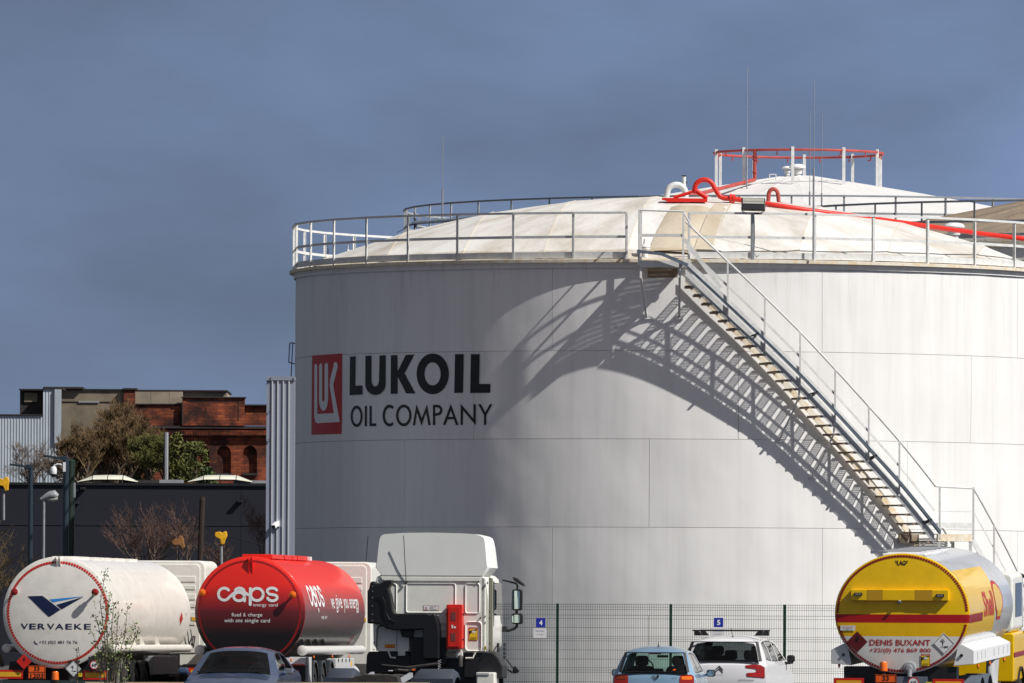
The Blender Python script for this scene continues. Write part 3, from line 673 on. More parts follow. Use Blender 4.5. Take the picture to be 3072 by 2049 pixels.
t = root('foam_box', W(2057, 600, DP), 'flat bright red foam pourer on a short white post, left of the pipe loop', 'foam pourer')
o_ = W(2057, 600, DP)
P = lambda x, y, dd=0: W(x, y, DP+dd)-o_
b = MB(); b.bar(P(1986, 596), P(2122, 599), .35, .03); b.bar(P(1986, 597, .15), P(2030, 605, .15), .05); b.bar(P(2000, 603, -.17), P(2122, 603, -.17), .05, .05); b.bar(P(1986, 597, -.17), P(2122, 599, -.17), .03, .05); b.build('tray', M['pipered'], t)
b = MB(); b.tube([P(2020, 593), P(2060, 581), P(2089, 571)], .04, 8); b.build('brace_pipe', M['pipered'], t, smooth=True)
b = MB(); b.tube([P(2057, 640), P(2057, 602)], .09, 12); b.build('post', M['railpaint'], t, smooth=True)
dv = 236.5
pipe('gooseneck_vent', [W(2000, 625, dv), W(2000, 590, dv)]+arcpts(2029, 578, 27, 24, 180, 0, 10, dv)+[W(2057, 600, dv)], .072, M['railpaint'], 'white gooseneck vent pipe at the top of the big tank roof', cat='vent pipe')
t = pipe('vent_stack', [W(2052, 610, dv), W(2052, 527, dv)], .045, M['railpaint'], 'slim white upright pipe beside the gooseneck vent', cat='vent pipe')
b = MB(); c_ = W(2052, 610, dv); b.tube([W(2052, 529, dv)-c_, W(2052, 526, dv)-c_], .06, 10); b.tube([W(2052, 548, dv)-c_, W(2062, 548, dv)-c_], .02, 6); b.build('cap', M['black'], t)
dh = 241.
pipe('old_red_pipe', [W(2300, 625, dh), W(2305, 600, dh)]+arcpts(2320, 585, 14, 18, 170, 10, 8, dh)+[W(2336, 605, dh), W(2340, 612, dh), W(2420, 625, dh), W(2470, 640, dh)], .05, M['oldred'], 'faded red pipe hoop behind the floodlight', cat='pipe')
# lightning rods
def rod(px, ytop, ybase, d, split, label):
    base = W(px, ybase, d); t = root('lightning_rod', base, label, 'lightning rod', 'lightning rods on the tank roofs'); top = W(px, ytop, d)-base; mid = W(px, split, d)-base
    MB().tube([Vector((0, 0, -.6 if d > 230 else 0)), Vector((0, 0, mid.z))], .024, 8).build('mast', M['galv'], t)
    MB().tube([Vector((0, 0, mid.z)), Vector((0, 0, top.z))], .009, 6).build('rod', M['galv'], t); return t
rod(2241, 205, 530, D2-3, 470, 'tall thin lightning rod passing behind the red ring pipe, left of the vent')
rod(2440, 245, 770, 225.8, 505, 'lightning rod clamped to a rail post of the big tank, middle of three at right')
rod(2429, 340, 620, 262, 575, 'thin dark lightning rod just left of the clamped one')
rod(2465, 340, 628, 262, 580, 'lightning rod just right of the clamped one')
rod(1327, 410, 690, 266, 568, 'lone lightning rod at the left of the tank roofs')
# floodlight on its post
fp = W(2258, 640, 225.6); t = root('floodlight', fp, 'dark floodlight mounted above the big tank guard rail', 'floodlight')
A = lambda x, y, dd=0: W(x, y, 225.6+dd)-fp
hb = MB(); M4 = Matrix.Translation(A(2260, 613, -.1)) @ Matrix.Rotation(radians(-22), 4, 'X') @ Matrix.Rotation(radians(1), 4, 'Y')
hb.box(-.27, .27, -.05, .05, -.15, .14, M4).build('lamp_housing', M['black'], t, bevel=.012)
MB().box(-.24, .24, -.062, -.05, -.01, .12, M4).build('lamp_glass', mat('lamp_glass', (.45, .45, .38), .15, var=.1, vs=6), t)
MB().box(-.24, .24, -.068, -.062, .045, .055, M4).build('lamp_bar', M['greymetal'], t)
b = MB(); b.tube([A(2224, 622), A(2226, 634), A(2243, 640)], .01, 5); b.tube([A(2296, 622), A(2292, 634), A(2276, 640)], .01, 5); b.bar(A(2240, 641), A(2278, 641), .03, .03); b.build('bracket', M['darkmetal'], t)
b = MB(); b.tube([A(2262, 641), A(2264, 700), A(2262, 760), A(2270, 772), A(2276, 765)], .009, 5); b.build('cable', M['black'], t)
MB().bar(A(2258, 645), A(2258, 784), .06, .06).build('pole', M['galv'], t)
# things on the second rail
t = root('valve_wheel', W(1747, 635, 262), 'small dark fitting on the roof behind the big tank', 'valve')
b = MB()
for k in range(3): b.tube([Vector((.09*cos(a+k), .05*sin(k*2+a), .12+.05*sin(a))) for a in [2*pi*i/12 for i in range(13)]], .016, 5)
b.tube([(0, 0, -.2), (0, 0, .15)], .022, 6); b.tube([(-.06, 0, -.2), (-.03, 0, .05)], .015, 5); b.tube([(.06, 0, -.2), (.05, 0, .05)], .015, 5); b.build('fitting', M['black'], t)
t = root('sensor_cap', W(1626, 640, 262), 'small blue and white fitting peeking over the big tank roof', 'sensor')
MB().lathe([(.05, -.2), (.05, .03), (.09, .05), (.09, .08), (.03, .11)], 12).build('cap', M['tray'], t)
t = root('pipe_bundle', W(1300, 690, 264), 'dark pipework with brackets inside the railing of the tank behind, upper left', 'pipework')
c_ = W(1300, 690, 264); Q = lambda x, y, dd=0: W(x, y, 264+dd)-c_
b = MB(); b.tube([Q(1236, 669), Q(1300, 664), Q(1400, 655), Q(1500, 650), Q(1600, 647)], .055, 8); b.build('main_pipe', M['tray'], t, smooth=True)
b = MB(); b.tube([Q(1243, 636), Q(1243, 700)], .016, 6); b.tube([Q(1190, 698), Q(1216, 685), Q(1243, 670)], .008, 5); b.tube([Q(1243, 655), Q(1250, 668), Q(1246, 684)], .03, 6); b.tube([Q(1248, 679), Q(1300, 688), Q(1330, 690)], .012, 6); b.tube([Q(1330, 668), Q(1330, 690)], .02, 6); b.build('bracket', M['black'], t)
b = MB(); b.tube([Q(1250, 678), Q(1290, 686), Q(1332, 689)], .028, 6); b.tube([Q(1333, 664), Q(1333, 692)], .035, 6); b.tube([Q(1404, 655), Q(1404, 674)], .02, 6); b.tube([Q(1430, 655), Q(1430, 668)], .05, 6); b.build('white_pipe', M['railpaint'], t)
t = root('pressure_vent', pol(TR-.15, *(lambda a: (a, 0))(cyl(1934, 740)[0]))+TC+Vector((0, 0, ZR+.1)), 'small white vent valve at the top of the stairs', 'vent valve')
MB().lathe([(.06, 0), (.06, .15), (.1, .16), (.12, .2), (.1, .22), (.13, .24), (.09, .3), (.05, .31), (.03, .42)], 14).build('valve_body', M['pwhite'], t, smooth=True)
for (x, y0, y1, xx) in ((972, 735, 785, 0), (984, 745, 785, 0), (1044, 735, 765, 1)):
    t = root('roof_antenna', W(x, y1, 242), ('dark upright with a crossbar inside the left end of the big tank railing' if x == 984 else 'lone dark upright left of the crossbar one inside the tank railing') if not xx else 'small white fitting on the far railing at the left end of the big tank', 'fitting', None if xx else 'dark uprights at the left end of the big tank')
    c_ = W(x, y1, 242); b = MB(); b.tube([(0, 0, -.1), W(x, y0, 242)-c_], .014, 6)
    if x == 984: b.tube([W(972, 736, 242)-c_, W(984, 739, 242)-c_], .01, 5)
    b.build('rod', M['black'] if not xx else M['railpaint'], t)
    if xx: MB().lathe([(.02, 0), (.06, .03), (.04, .12), (.001, .14)], 10).build('cap', M['railpaint'], t)
# ------------------------------------------------------------ clad duct left of the tank
M['clad'] = mat('blue_grey_cladding', (.27, .29, .36), .45, var=.05, vs=1)
dd = 227.2; p0 = W(800, 1129, dd); p1 = W(884, 1129, dd); wd = p1.x-p0.x; c0 = Vector((p0.x, dd, 0))
duct = root('cable_duct', c0, 'tall blue-grey ribbed metal duct standing left of the big tank', 'metal duct')
zt_ = p0.z
MB().box(0, wd, .06, .9, 0, zt_-.08).build('duct_wall', M['clad'], duct)
xs = [0, .21*wd, .245*wd, .405*wd, .44*wd, .6*wd, .635*wd, .8*wd, .835*wd, wd]
for i in range(5):
    x0 = (0, .215, .41, .61, .81)[i]*wd; x1 = (.2, .395, .595, .795, 1)[i]*wd
    MB().box(x0, x1, .0, .055, 0, zt_-.09).build('duct_panel', M['clad'], duct)
for f in (.2075, .4025, .6025, .8025):
    MB().box(f*wd-.013, f*wd+.016, -.03, .06, 0, zt_-.09).build('duct_rib', mat('rib_grey', (.55, .57, .6), .4) if f < .3 else bpy.data.materials['rib_grey'], duct)
MB().box(-.01, wd+.01, -.04, .92, zt_-.09, zt_).build('duct_cap', M['clad'], duct)
b = MB()
for x, y in ((812, 1135), (880, 1136), (808, 1143), (807, 1236), (807, 1319), (807, 1325)): p = W(x, y, dd)-c0; b.box(p.x-.012, p.x+.012, -.055, -.02, p.z-.012, p.z+.012)
b.build('screw', M['darkmetal'], duct)
cc = W(829, 1572, dd-.1); t = root('security_camera', cc, 'white bullet security camera on the ribbed duct', 'security camera')
m4 = Matrix.Rotation(radians(-25), 4, 'Z') @ Matrix.Rotation(radians(25), 4, 'X')
MB().box(-.05, .05, -.16, .06, -.045, .045, m4).build('camera_body', M['pwhite'], t, bevel=.012); MB().box(-.035, .035, -.168, -.16, -.035, .035, m4).build('lens', M['black'], t)
MB().box(.0, .08, 0, .12, -.06, .08).build('mount', M['pwhite'], t)
t = root('ladder_hoop', W(876, 1130, 236.5), 'dark steel safety rail sticking out above the ribbed duct', 'safety rail'); c_ = W(876, 1130, 236.5); Q = lambda x, y, dd=0: W(x, y, 236.5+dd)-c_
b = MB(); b.tube([Q(866, 1088), Q(869, 1029)], .014, 6); b.tube([Q(873, 1135), Q(878, 1030)], .014, 6); b.tube([Q(866, 1087), Q(886, 1092)], .014, 6); b.tube([Q(869, 1030), Q(876, 1028), Q(886, 1031)], .014, 6); b.build('hoop', M['tray'], t)
# ------------------------------------------------------------ warehouse
M['navywall'] = mat('dark_blue_wall', (.0062, .0076, .016), .75, var=.15, vs=.25, bump=.005, bs=3)
M['skylight'] = mat('skylight_plastic', (.72, .72, .6), .35, var=.12, vs=2, dirt=(.5, .48, .3), dirt_amt=.4)
DW = 390.
def WB(x0, x1, y0, y1, d, dep): a = W(x0, y0, d); b_ = W(x1, y1, d); return (a.x, b_.x, d, d+dep, b_.z, a.z)
c0 = W(-60, 1450, DW); ws = root('warehouse', Vector((c0.x, DW, 0)), 'long low warehouse with plain dark blue walls and rooflights', 'warehouse')
o_ = Vector((c0.x, DW, 0))
def wbox(name, x0, x1, y0, y1, dd, dep, m, par, o_=o_, bevel=0, D=DW):
    a = W(x0, y0, D+dd)-o_; c = W(x1, y1, D+dd)-o_
    return MB().box(a.x, c.x, a.y, a.y+dep, c.z, a.z).build(name, m, par, bevel=bevel)
xe = (-60, 723, 960)
for i in range(2):
    a = W(xe[i], 1454, DW)-o_; c = W(xe[i+1], 1580, DW)-o_
    MB().box(a.x+.01, c.x-.01, .0, 40 if i == 0 else 40.02, c.z+.015, a.z).build('wall_panel', M['navywall'], ws)
    MB().box(a.x+.01, c.x-.01, .015, 39.9, 0, c.z-.015).build('wall_panel', M['navywall'], ws)
a = W(-60, 1451, DW)-o_; c = W(960, 1451, DW)-o_; MB().box(a.x, c.x, -.08, 40, a.z-.04, a.z+.06).build('roof_edge', M['black'], ws)
for x0, x1 in ((235, 418), (565, 760)):
    n = 4; a = W(x0, 1448, DW+1)-o_; c = W(x1, 1448, DW+1)-o_; L_ = c.x-a.x; ht = W(x0, 1434, DW+1).z-W(x0, 1449, DW+1).z
    for k in range(n):
        b = MB(); xa = a.x+L_*k/n; xb = a.x+L_*(k+1)/n-.03
        P = []
        for i in range(9):
            t_ = pi*i/8; P.append((1.3-1.3*cos(t_), .12+ht*sin(t_)))
        for i in range(8):
            def zz(x, h): 
                u = (x-a.x)/L_; return h*min(1, 4.2*u*(1-u)+.15)
            b.quad(Vector((xa, P[i][0], a.z+zz(xa, P[i][1]))), Vector((xb, P[i][0], a.z+zz(xb, P[i][1]))), Vector((xb, P[i+1][0], a.z+zz(xb, P[i+1][1]))), Vector((xa, P[i+1][0], a.z+zz(xa, P[i+1][1]))))
        b.build('skylight', M['skylight'], ws, smooth=True)
wbox('roof_kerb', 368, 478, 1440, 1450, .5, 1, M['darkmetal'], ws); wbox('roof_kerb', 478, 548, 1439, 1450, .5, 1, M['greymetal'], ws); wbox('roof_kerb', 700, 800, 1441, 1450, .5, 1, M['greymetal'], ws)
for x, y in ((248, 1465), (229, 1508), (719, 1503)): wbox('wall_lamp', x-8, x+8, y-3, y+5, -.25, .25, M['black'], ws, bevel=.02)
# ------------------------------------------------------------ brick factory
def brickmat():
    m = bpy.data.materials.new('old_red_brick'); m.use_nodes = True; t = m.node_tree; p = t.nodes['Principled BSDF']; Ln = t.links.new
    tc = t.nodes.new('ShaderNodeTexCoord'); s = t.nodes.new('ShaderNodeSeparateXYZ'); Ln(tc.outputs['Object'], s.inputs[0]); cb = t.nodes.new('ShaderNodeCombineXYZ'); Ln(s.outputs[0], cb.inputs[0]); Ln(s.outputs[2], cb.inputs[1])
    bk = t.nodes.new('ShaderNodeTexBrick'); Ln(cb.outputs[0], bk.inputs['Vector']); bk.inputs['Scale'].default_value = 1
    bk.inputs['Brick Width'].default_value = .45; bk.inputs['Row Height'].default_value = .16; bk.inputs['Mortar Size'].default_value = .012
    bk.inputs['Color1'].default_value = (.19, .036, .018, 1); bk.inputs['Color2'].default_value = (.42, .1, .034, 1); bk.inputs['Mortar'].default_value = (.1, .05, .035, 1)
    n = t.nodes.new('ShaderNodeTexNoise'); n.inputs['Scale'].default_value = .55; n.inputs['Detail'].default_value = 9; n.inputs['Roughness'].default_value = .72; Ln(tc.outputs['Object'], n.inputs['Vector'])
    r = t.nodes.new('ShaderNodeValToRGB'); Ln(n.outputs[0], r.inputs[0]); e = r.color_ramp.elements; e[0].position = .4; e[0].color = (.1, .1, .11, 1); e[1].position = .68; e[1].color = (1.25, 1.2, 1.1, 1)
    x = t.nodes.new('ShaderNodeMix'); x.data_type = 'RGBA'; x.blend_type = 'MULTIPLY'; x.inputs[0].default_value = 1; Ln(bk.outputs[0], x.inputs[6]); Ln(r.outputs[0], x.inputs[7]); Ln(x.outputs[2], p.inputs['Base Color']); p.inputs['Roughness'].default_value = .9
    return m
M['brick'] = brickmat()
M['concrete'] = mat('stained_concrete', (.21, .17, .12), .9, var=.3, vs=.35, dirt=(.07, .06, .05), dirt_amt=.7)
M['palecon'] = mat('pale_concrete', (.34, .28, .21), .9, var=.25, vs=.4, dirt=(.12, .1, .08), dirt_amt=.7)
M['coping'] = mat('dark_coping', (.035, .028, .026), .9, var=.3, vs=1)
M['corrug'] = mat('white_corrugated_metal', (.42, .47, .52), .6, var=.15, vs=.6, vstretch=(3, 1, .3), dirt=(.24, .27, .3), dirt_amt=.5)
DB = 560.
ob = Vector((W(0, 1400, DB).x, DB, 0)); bf = root('brick_factory', ob, 'derelict red brick factory with arched blind windows and stained concrete upper storey', 'factory')
fb = lambda name, x0, x1, y0, y1, dd, dep, m, bv=0: wbox(name, x0, x1, y0, y1, dd, dep, m, bf, ob, bv, DB)
# lower brick wall with arched niches
def L2(x, y): p = W(x, y, DB)-ob; return (p.x, p.z)
def archloop(xc, w, yt, yb):
    P = [L2(xc-w/2, yb), L2(xc-w/2, yt+w/2)]
    for i in range(1, 10): t_ = pi*i/10; P.append(L2(xc-w/2*cos(t_), yt+w/2-w/2*sin(t_)))
    return P+[L2(xc+w/2, yt+w/2), L2(xc+w/2, yb)]
arches = (540, 607, 672, 750)
v, f = loops2([[L2(395, 1278.5), L2(815, 1278.5), L2(815, 1520), L2(395, 1520)]]+[archloop(x, 42, 1337, 1424) for x in arches])
b = MB(); n = len(v)
for p in v: b.v.append(Vector((p[0], 0, p[1])))
b.f = list(f); b.build('wall', M['brick'], bf)
for x in arches:
    lp = archloop(x, 42, 1337, 1424); b = MB(); k = len(lp)
    for i in range(k): p, q = lp[i], lp[(i+1) % k]; b.quad(Vector((p[0], 0, p[1])), Vector((q[0], 0, q[1])), Vector((q[0], .28, q[1])), Vector((p[0], .28, p[1])))
    b.build('niche_reveal', M['brick'], bf)
    a_, c_ = L2(x-22, 1337), L2(x+22, 1424); MB().box(a_[0], c_[0], .26, .4, c_[1], a_[1]).build('niche_back', M['brick'], bf)
    fb('window_sill', x-23, x+23, 1419, 1426, -.15, .6, M['coping'])
fb('cornice', 460, 960, 1277, 1287, -.2, .6, M['coping'])
b = MB()
for i in range(70): p = W(470+i*5, 1291, DB-.3)-ob; b.box(p.x, p.x+.13, -.3, .1, p.z-.28, p.z)
b.build('dentils', M['brick'], bf)
fb('parapet', 395, 548, 1214, 1277, .0, 1, M['brick']); fb('coping', 400, 548, 1211, 1214, -.1, 1.2, M['coping'])
fb('raised_parapet', 547, 733, 1194, 1277, -.25, 1.4, M['brick']); fb('coping', 543, 737, 1190, 1194, -.35, 1.6, M['coping'])
fb('recessed_panel', 560, 716, 1203, 1205, -.27, .05, M['coping']); fb('pilaster', 546, 549, 1206, 1272, -.28, .1, M['coping']); fb('pilaster', 715, 717, 1204, 1262, -.27, .05, M['coping'])
fb('parapet', 733, 960, 1217, 1277, .0, 1, M['brick']); fb('coping', 733, 960, 1213, 1218, -.2, 1.3, M['coping'])
fb('chimney_block', 372, 405, 1168, 1300, 1.2, 2.5, M['brick']); fb('coping', 368, 410, 1164, 1169, 1.1, 3, M['coping'])
fb('upper_storey', 183, 372, 1170, 1450, 1.5, 8, M['concrete']); fb('coping', 178, 372, 1166, 1171, 1.4, 8.6, M['coping'])
for x0, x1 in ((405, 452), (453, 507), (508, 548)): fb('concrete_panel', x0, x1, 1175, 1211, 1.4, .5, M['palecon'])
fb('upper_storey', 405, 680, 1173, 1213, 2, 8, M['palecon']); fb('coping', 405, 683, 1169, 1174, 1.7, 8.6, M['coping'])
fb('ledge', 236, 298, 1203, 1208, 1.42, .3, M['greymetal']); fb('ledge', 183, 372, 1204, 1206, 1.45, .1, M['coping'])
fb('roof_slab', 130, 249, 1160, 1166, 1.2, 5, M['coping'])
fb('tower_frame', 60, 128, 1166, 1246, 3, 4, M['coping']); fb('wall', 73, 112, 1178, 1206, 2.9, .2, M['concrete']); fb('coping', 57, 134, 1166, 1171, 2.6, 4.6, M['coping'])
shed = root('metal_shed', Vector((W(0, 1400, DB-6).x, DB-6, 0)), 'pale corrugated metal building at the far left beside the brick factory', 'metal building')
osh = Vector((W(0, 1400, DB-6).x, DB-6, 0))
def corr(x0, x1, y0, y1, par, m):
    a = W(x0, y0, DB-6)-osh; c = W(x1, y1, DB-6)-osh; b = MB(); n = int((c.x-a.x)/.16)
    P = []
    for i in range(n*4+1): P.append((a.x+(c.x-a.x)*i/(n*4), (-.014, .0, .014, 0)[i % 4]))
    for i in range(len(P)-1): b.quad(Vector((P[i][0], P[i][1], c.z)), Vector((P[i+1][0], P[i+1][1], c.z)), Vector((P[i+1][0], P[i+1][1], a.z)), Vector((P[i][0], P[i][1], a.z)))
    b.build('cladding', m, par)
corr(-90, 130, 1246, 1460, shed, M['corrug']); corr(130, 183, 1166, 1460, shed, M['corrug'])
wbox('roof_trim', -90, 130, 1242, 1246, -.1, 5, M['coping'], shed, osh, 0, DB-6); wbox('roof_trim', 128, 186, 1162, 1166, -.1, 5, M['coping'], shed, osh, 0, DB-6); wbox('corner_trim', 164, 183, 1168, 1330, -.15, .1, M['corrug'], shed, osh, 0, DB-6)
# ------------------------------------------------------------ bare trees
M['bark'] = mat('brown_bark', (.1, .07, .045), .9, var=.4, vs=3)
M['twig'] = mat('ochre_twigs', (.15, .095, .042), .9, var=.4, vs=2)
M['paletwig'] = mat('pale_twigs', (.17, .135, .11), .9, var=.3, vs=2)
M['redtwig'] = mat('reddish_twigs', (.11, .06, .045), .9, var=.3, vs=2)
M['leaf'] = mat('conifer_leaves', (.075, .11, .03), .8, var=.4, vs=1.2)
M['leafb'] = mat('bright_leaves', (.13, .19, .03), .7, var=.4, vs=4)
def bare_tree(name, base, h, label, seed, levels=5, spread=.55, r0=.12, tm=None, bm_=None, dens=3, group=None, flat=.6, stems=1, minr=.006, gn=0, cat='bare tree'):
    rnd = random.Random(seed); t = root(name, base, label, cat, group); tb = MB(); cb = MB()
    def grow(p, d, l, r, lev):
        n = 3; pts = [p.copy()]; q = p.copy(); dd = d.copy()
        for i in range(n):
            dd = (dd+Vector((rnd.gauss(0, .13), rnd.gauss(0, .13)*flat, rnd.gauss(.04, .08)))).normalized(); q = q+dd*l/n; pts.append(q.copy())
        rs = [r*(1-.45*i/n) for i in range(n+1)]
        (tb if lev >= levels-1 else cb).tube(pts, rs, 5 if lev >= levels-1 else 3, cap=False)
        if lev == 0: return
        k = dens+rnd.choice((0, 0, 1))+gn
        for i in range(k):
            f = rnd.uniform(.3, 1.0); j = min(int(f*n), n-1); pp = pts[j].lerp(pts[j+1], f*n-j)
            sd_ = Vector((rnd.uniform(-1, 1), rnd.uniform(-1, 1)*flat, rnd.uniform(-.1, .7))).normalized()
            grow(pp, (dd*(1-spread)+sd_*spread).normalized(), l*rnd.uniform(.5, .78), max(r*.5, minr), lev-1)
        grow(pts[-1], dd, l*.72, max(r*.55, minr), lev-1)
    for s in range(stems):
        d = Vector((rnd.uniform(-.35, .35)*(stems > 1), 0, 1)).normalized(); grow(Vector((rnd.uniform(-.5, .5)*(stems > 1)*stems*.3, rnd.uniform(-.3, .3), 0)), d, h*.38, r0, levels)
    zm = max(v.z for v in cb.v+tb.v); s_ = h/zm
    for L_ in (tb, cb): L_.v = [Vector((v.x*s_, v.y*s_, v.z*s_)) for v in L_.v]
    tb.build('trunk', tm or M['bark'], t, fix=False); cb.build('crown', bm_ or M['twig'], t, fix=False); return t
def at(px, py, d): p = W(px, py, d); return p
def tree_at(px, ytop, ybase, d, **k):
    p = W(px, ybase, d); q = W(px, ytop, d); return bare_tree('bare_tree', p, q.z-p.z, **k)
DT = 470.
for i, (x, yt, sd_, lab) in enumerate(((222, 1285, 1, 'brown leafless tree, leftmost of the thicket before the factory'), (300, 1245, 2, 'brown leafless tree left of the tallest one before the factory'), (372, 1188, 3, 'tallest brown leafless tree before the brick factory'), (430, 1262, 4, 'brown leafless tree just right of the tallest one before the factory'), (335, 1300, 9, 'low bushy leafless tree at the foot of the tallest one'), (405, 1310, 12, 'low bushy leafless tree between the tallest one and the green one'))):
    tree_at(x, yt, 1475, DT+i*2, label=lab, seed=sd_, levels=6, spread=.4, r0=.16, minr=.01, dens=2, gn=1, flat=.8, stems=5, group='leafless trees before the brick factory')
for i, (x, yt, sd_, lab) in enumerate(((470, 1285, 5, 'greenish brown tree behind the grey mast'), (520, 1330, 6, 'olive twiggy tree just right of the grey mast'))):
    tree_at(x, yt, 1475, DT-6+i, label=lab, seed=sd_, levels=6, spread=.5, r0=.14, minr=.011, dens=2, gn=1, stems=3, bm_=mat('olive_twigs%d' % i, (.13, .13, .035), .9, var=.4, vs=2), group='leafless trees before the brick factory')
tree_at(100, 1310, 1480, 450, label='pale slender leafless tree before the corrugated metal building', seed=21, levels=6, spread=.6, r0=.08, minr=.006, dens=2, tm=M['paletwig'], bm_=M['paletwig'], stems=3)
tree_at(160, 1345, 1480, 452, label='small pale leafless tree behind the left lamp posts', seed=24, levels=5, spread=.6, r0=.06, minr=.006, dens=2, tm=M['paletwig'], bm_=M['paletwig'], stems=3)
def leafy(px, ytop, ybase, wpx, d, label, seed, n=5000, m=None, size=.16):
    p = W(px, ybase, d); q = W(px, ytop, d); h = q.z-p.z; w = (W(px+wpx/2, ybase, d).x-p.x); rnd = random.Random(seed); t = root('evergreen_tree', p, label, 'evergreen tree')
    MB().tube([(0, 0, 0), (0, 0, h*.5), (.05, 0, h*.85)], [.12, .09, .03], 6).build('trunk', M['bark'], t)
    b = MB(); cl = [(rnd.uniform(-.8, .8), rnd.uniform(-.6, .6), rnd.random()) for _ in range(60)]
    for i in range(n):
        c = cl[rnd.randrange(60)]; z = c[2]**.8; k = w*sqrt(max(.05, 1-z*z*.85))
        P = Vector((c[0]*k+rnd.gauss(0, w*.1), c[1]*k+rnd.gauss(0, w*.1), h*(.05+.93*z)+rnd.gauss(0, h*.04)))
        if P.z > h: continue
        u = Vector((rnd.gauss(0, 1), rnd.gauss(0, 1), rnd.gauss(0, 1))).normalized()*size*rnd.uniform(.4, 1.2); v_ = u.cross(Vector((rnd.gauss(0, 1), rnd.gauss(0, 1), rnd.gauss(0, 1)))).normalized()*size*.5
        b.quad(P-u, P-v_*.6, P+u, P+v_*.6)
    b.build('crown', m or M['leaf'], t, fix=False); return t
leafy(585, 1325, 1475, 105, 458, 'bright green evergreen in front of the arched windows', 31, 3600, mat('green_needles', (.12, .135, .03), .8, var=.5, vs=.9), .1)
leafy(532, 1300, 1475, 70, 462, 'yellow-green evergreen right of the grey mast', 33, 1300, mat('yellowgreen_needles', (.12, .12, .025), .8, var=.5, vs=.9))
leafy(440, 1300, 1475, 110, 476, 'olive green evergreen mixed into the brown thicket', 34, 1200, mat('olive_needles', (.1, .1, .03), .8, var=.5, vs=.9))
leafy(622, 1405, 1475, 60, 455, 'low green bush at the foot of the arched windows', 37, 1200)
tree_at(520, 1492, 1760, 262, label='bare grey-brown tree before the dark warehouse, beside the charred post', seed=41, levels=5, spread=.55, r0=.05, minr=.0045, dens=2, bm_=M['redtwig'], tm=M['paletwig'], stems=7, group='small bare trees before the warehouse')
tree_at(645, 1600, 1760, 266, label='low bare tree behind the yellow lamp head', seed=44, levels=5, spread=.5, r0=.04, minr=.005, dens=2, bm_=M['redtwig'], tm=M['redtwig'], stems=3, group='small bare trees before the warehouse')
tree_at(785, 1480, 1760, 285, label='thin reddish bare tree half hidden behind the ribbed duct', seed=47, levels=6, spread=.5, r0=.05, minr=.005, dens=2, bm_=M['redtwig'], tm=M['redtwig'], group='small bare trees before the warehouse')
tree_at(8, 1420, 2000, 240, label='bare tree with buds reaching in from the left edge', seed=52, levels=6, spread=.62, r0=.07, minr=.0055, dens=2, bm_=mat('bud_twigs', (.12, .08, .03), .9), group=None)
# ------------------------------------------------------------ poles, lamps
def lamp(px, ytop, d, arm, label, r=.06, m=None):
    p = W(px, ytop, d); z0 = gz(d); t = root('street_lamp', Vector((p.x, d, z0)), label, 'street lamp'); h = p.z-z0; m = m or M['tray2']
    MB().tube([(0, 0, 0), (0, 0, h)], [r*1.15, r*.9], 10).build('pole', m, t, smooth=True)
    a = [W(x, y, d)-Vector((p.x, d, z0)) for x, y in arm]
    b = MB(); b.bar(a[0]+Vector((0, 0, .02)), a[1], .12, .1); b.bar(a[1], a[2], .26, .05); b.build('lamp_head', m, t, bevel=.01); return t
M['tray2'] = mat('petrol_pole_paint', (.02, .035, .05), .4, var=.1)
lamp(92, 1403, 240, ((96, 1403), (78, 1399), (30, 1393)), 'slim dark street lamp with a flat arm pointing left, the left one of the pair')
t2 = lamp(198, 1378, 236, ((203, 1378), (180, 1374), (131, 1367)), 'dark street lamp with flat arm beside the thick green pole', r=.075)
p = W(212, 1385, 237); M['darkgreen'] = mat('dark_green_paint', (.01, .022, .016), .5)
t = root('green_pole', Vector((p.x, 237, 0)), 'thick dark green pole right beside the street lamp', 'pole'); MB().tube([(0, 0, 0), (0, 0, p.z)], .1, 12).build('shaft', M['darkgreen'], t, smooth=True); MB().tube([(0, 0, p.z), (0, 0, p.z+.04)], .105, 12).build('cap', M['green'], t)
b = MB(); b.tube([(-.25, 0, p.z-.4), (.12, 0, p.z-.42)], .012, 6); b.box(.02, .12, -.06, .06, p.z-.85, p.z-.5); b.build('strap', M['galv'], t)
p = W(160, 1412, 235.8); t = root('dome_camera', p, 'white dome security camera hanging from a curved arm on the lamp post', 'security camera')
MB().lathe([(.001, .1), (.06, .095), (.08, .04), (.085, -.03), (.075, -.08)], 20).build('housing', M['pwhite'], t, smooth=True); MB().lathe([(.07, -.08), (.06, -.12), (.03, -.145), (.001, -.15)], 18).build('dome', M['black'], t, smooth=True)
q = lambda x, y: W(x, y, 235.8)-p
b = MB(); b.tube([q(160, 1402), q(163, 1396), q(172, 1392), q(182, 1393), q(192, 1397)], .016, 8); b.box(.23, .29, -.03, .03, -.02, .2); b.build('arm', M['pwhite'], t, smooth=True)
p = W(132, 1500, 232); t = root('old_street_lamp', Vector((p.x, 232, 0)), 'old street lamp with a rounded glass head on a thin grey pole', 'street lamp'); o2 = Vector((p.x, 232, 0)); q = lambda x, y: W(x, y, 232)-o2
MB().tube([(0, 0, 0), (0, 0, p.z)], .03, 8).build('pole', M['galv'], t)
hd = MB(); hd.tube([q(122, 1499), q(136, 1492), q(150, 1486), q(163, 1484), q(174, 1489)], [.04, .07, .1, .11, .05], 12); hd.build('lamp_head', M['greymetal'], t, smooth=True)
MB().tube([q(140, 1497), q(156, 1497), q(173, 1495)], [.04, .075, .05], 12).build('lamp_glass', mat('milky_lamp_glass', (.5, .5, .42), .25), t, smooth=True)
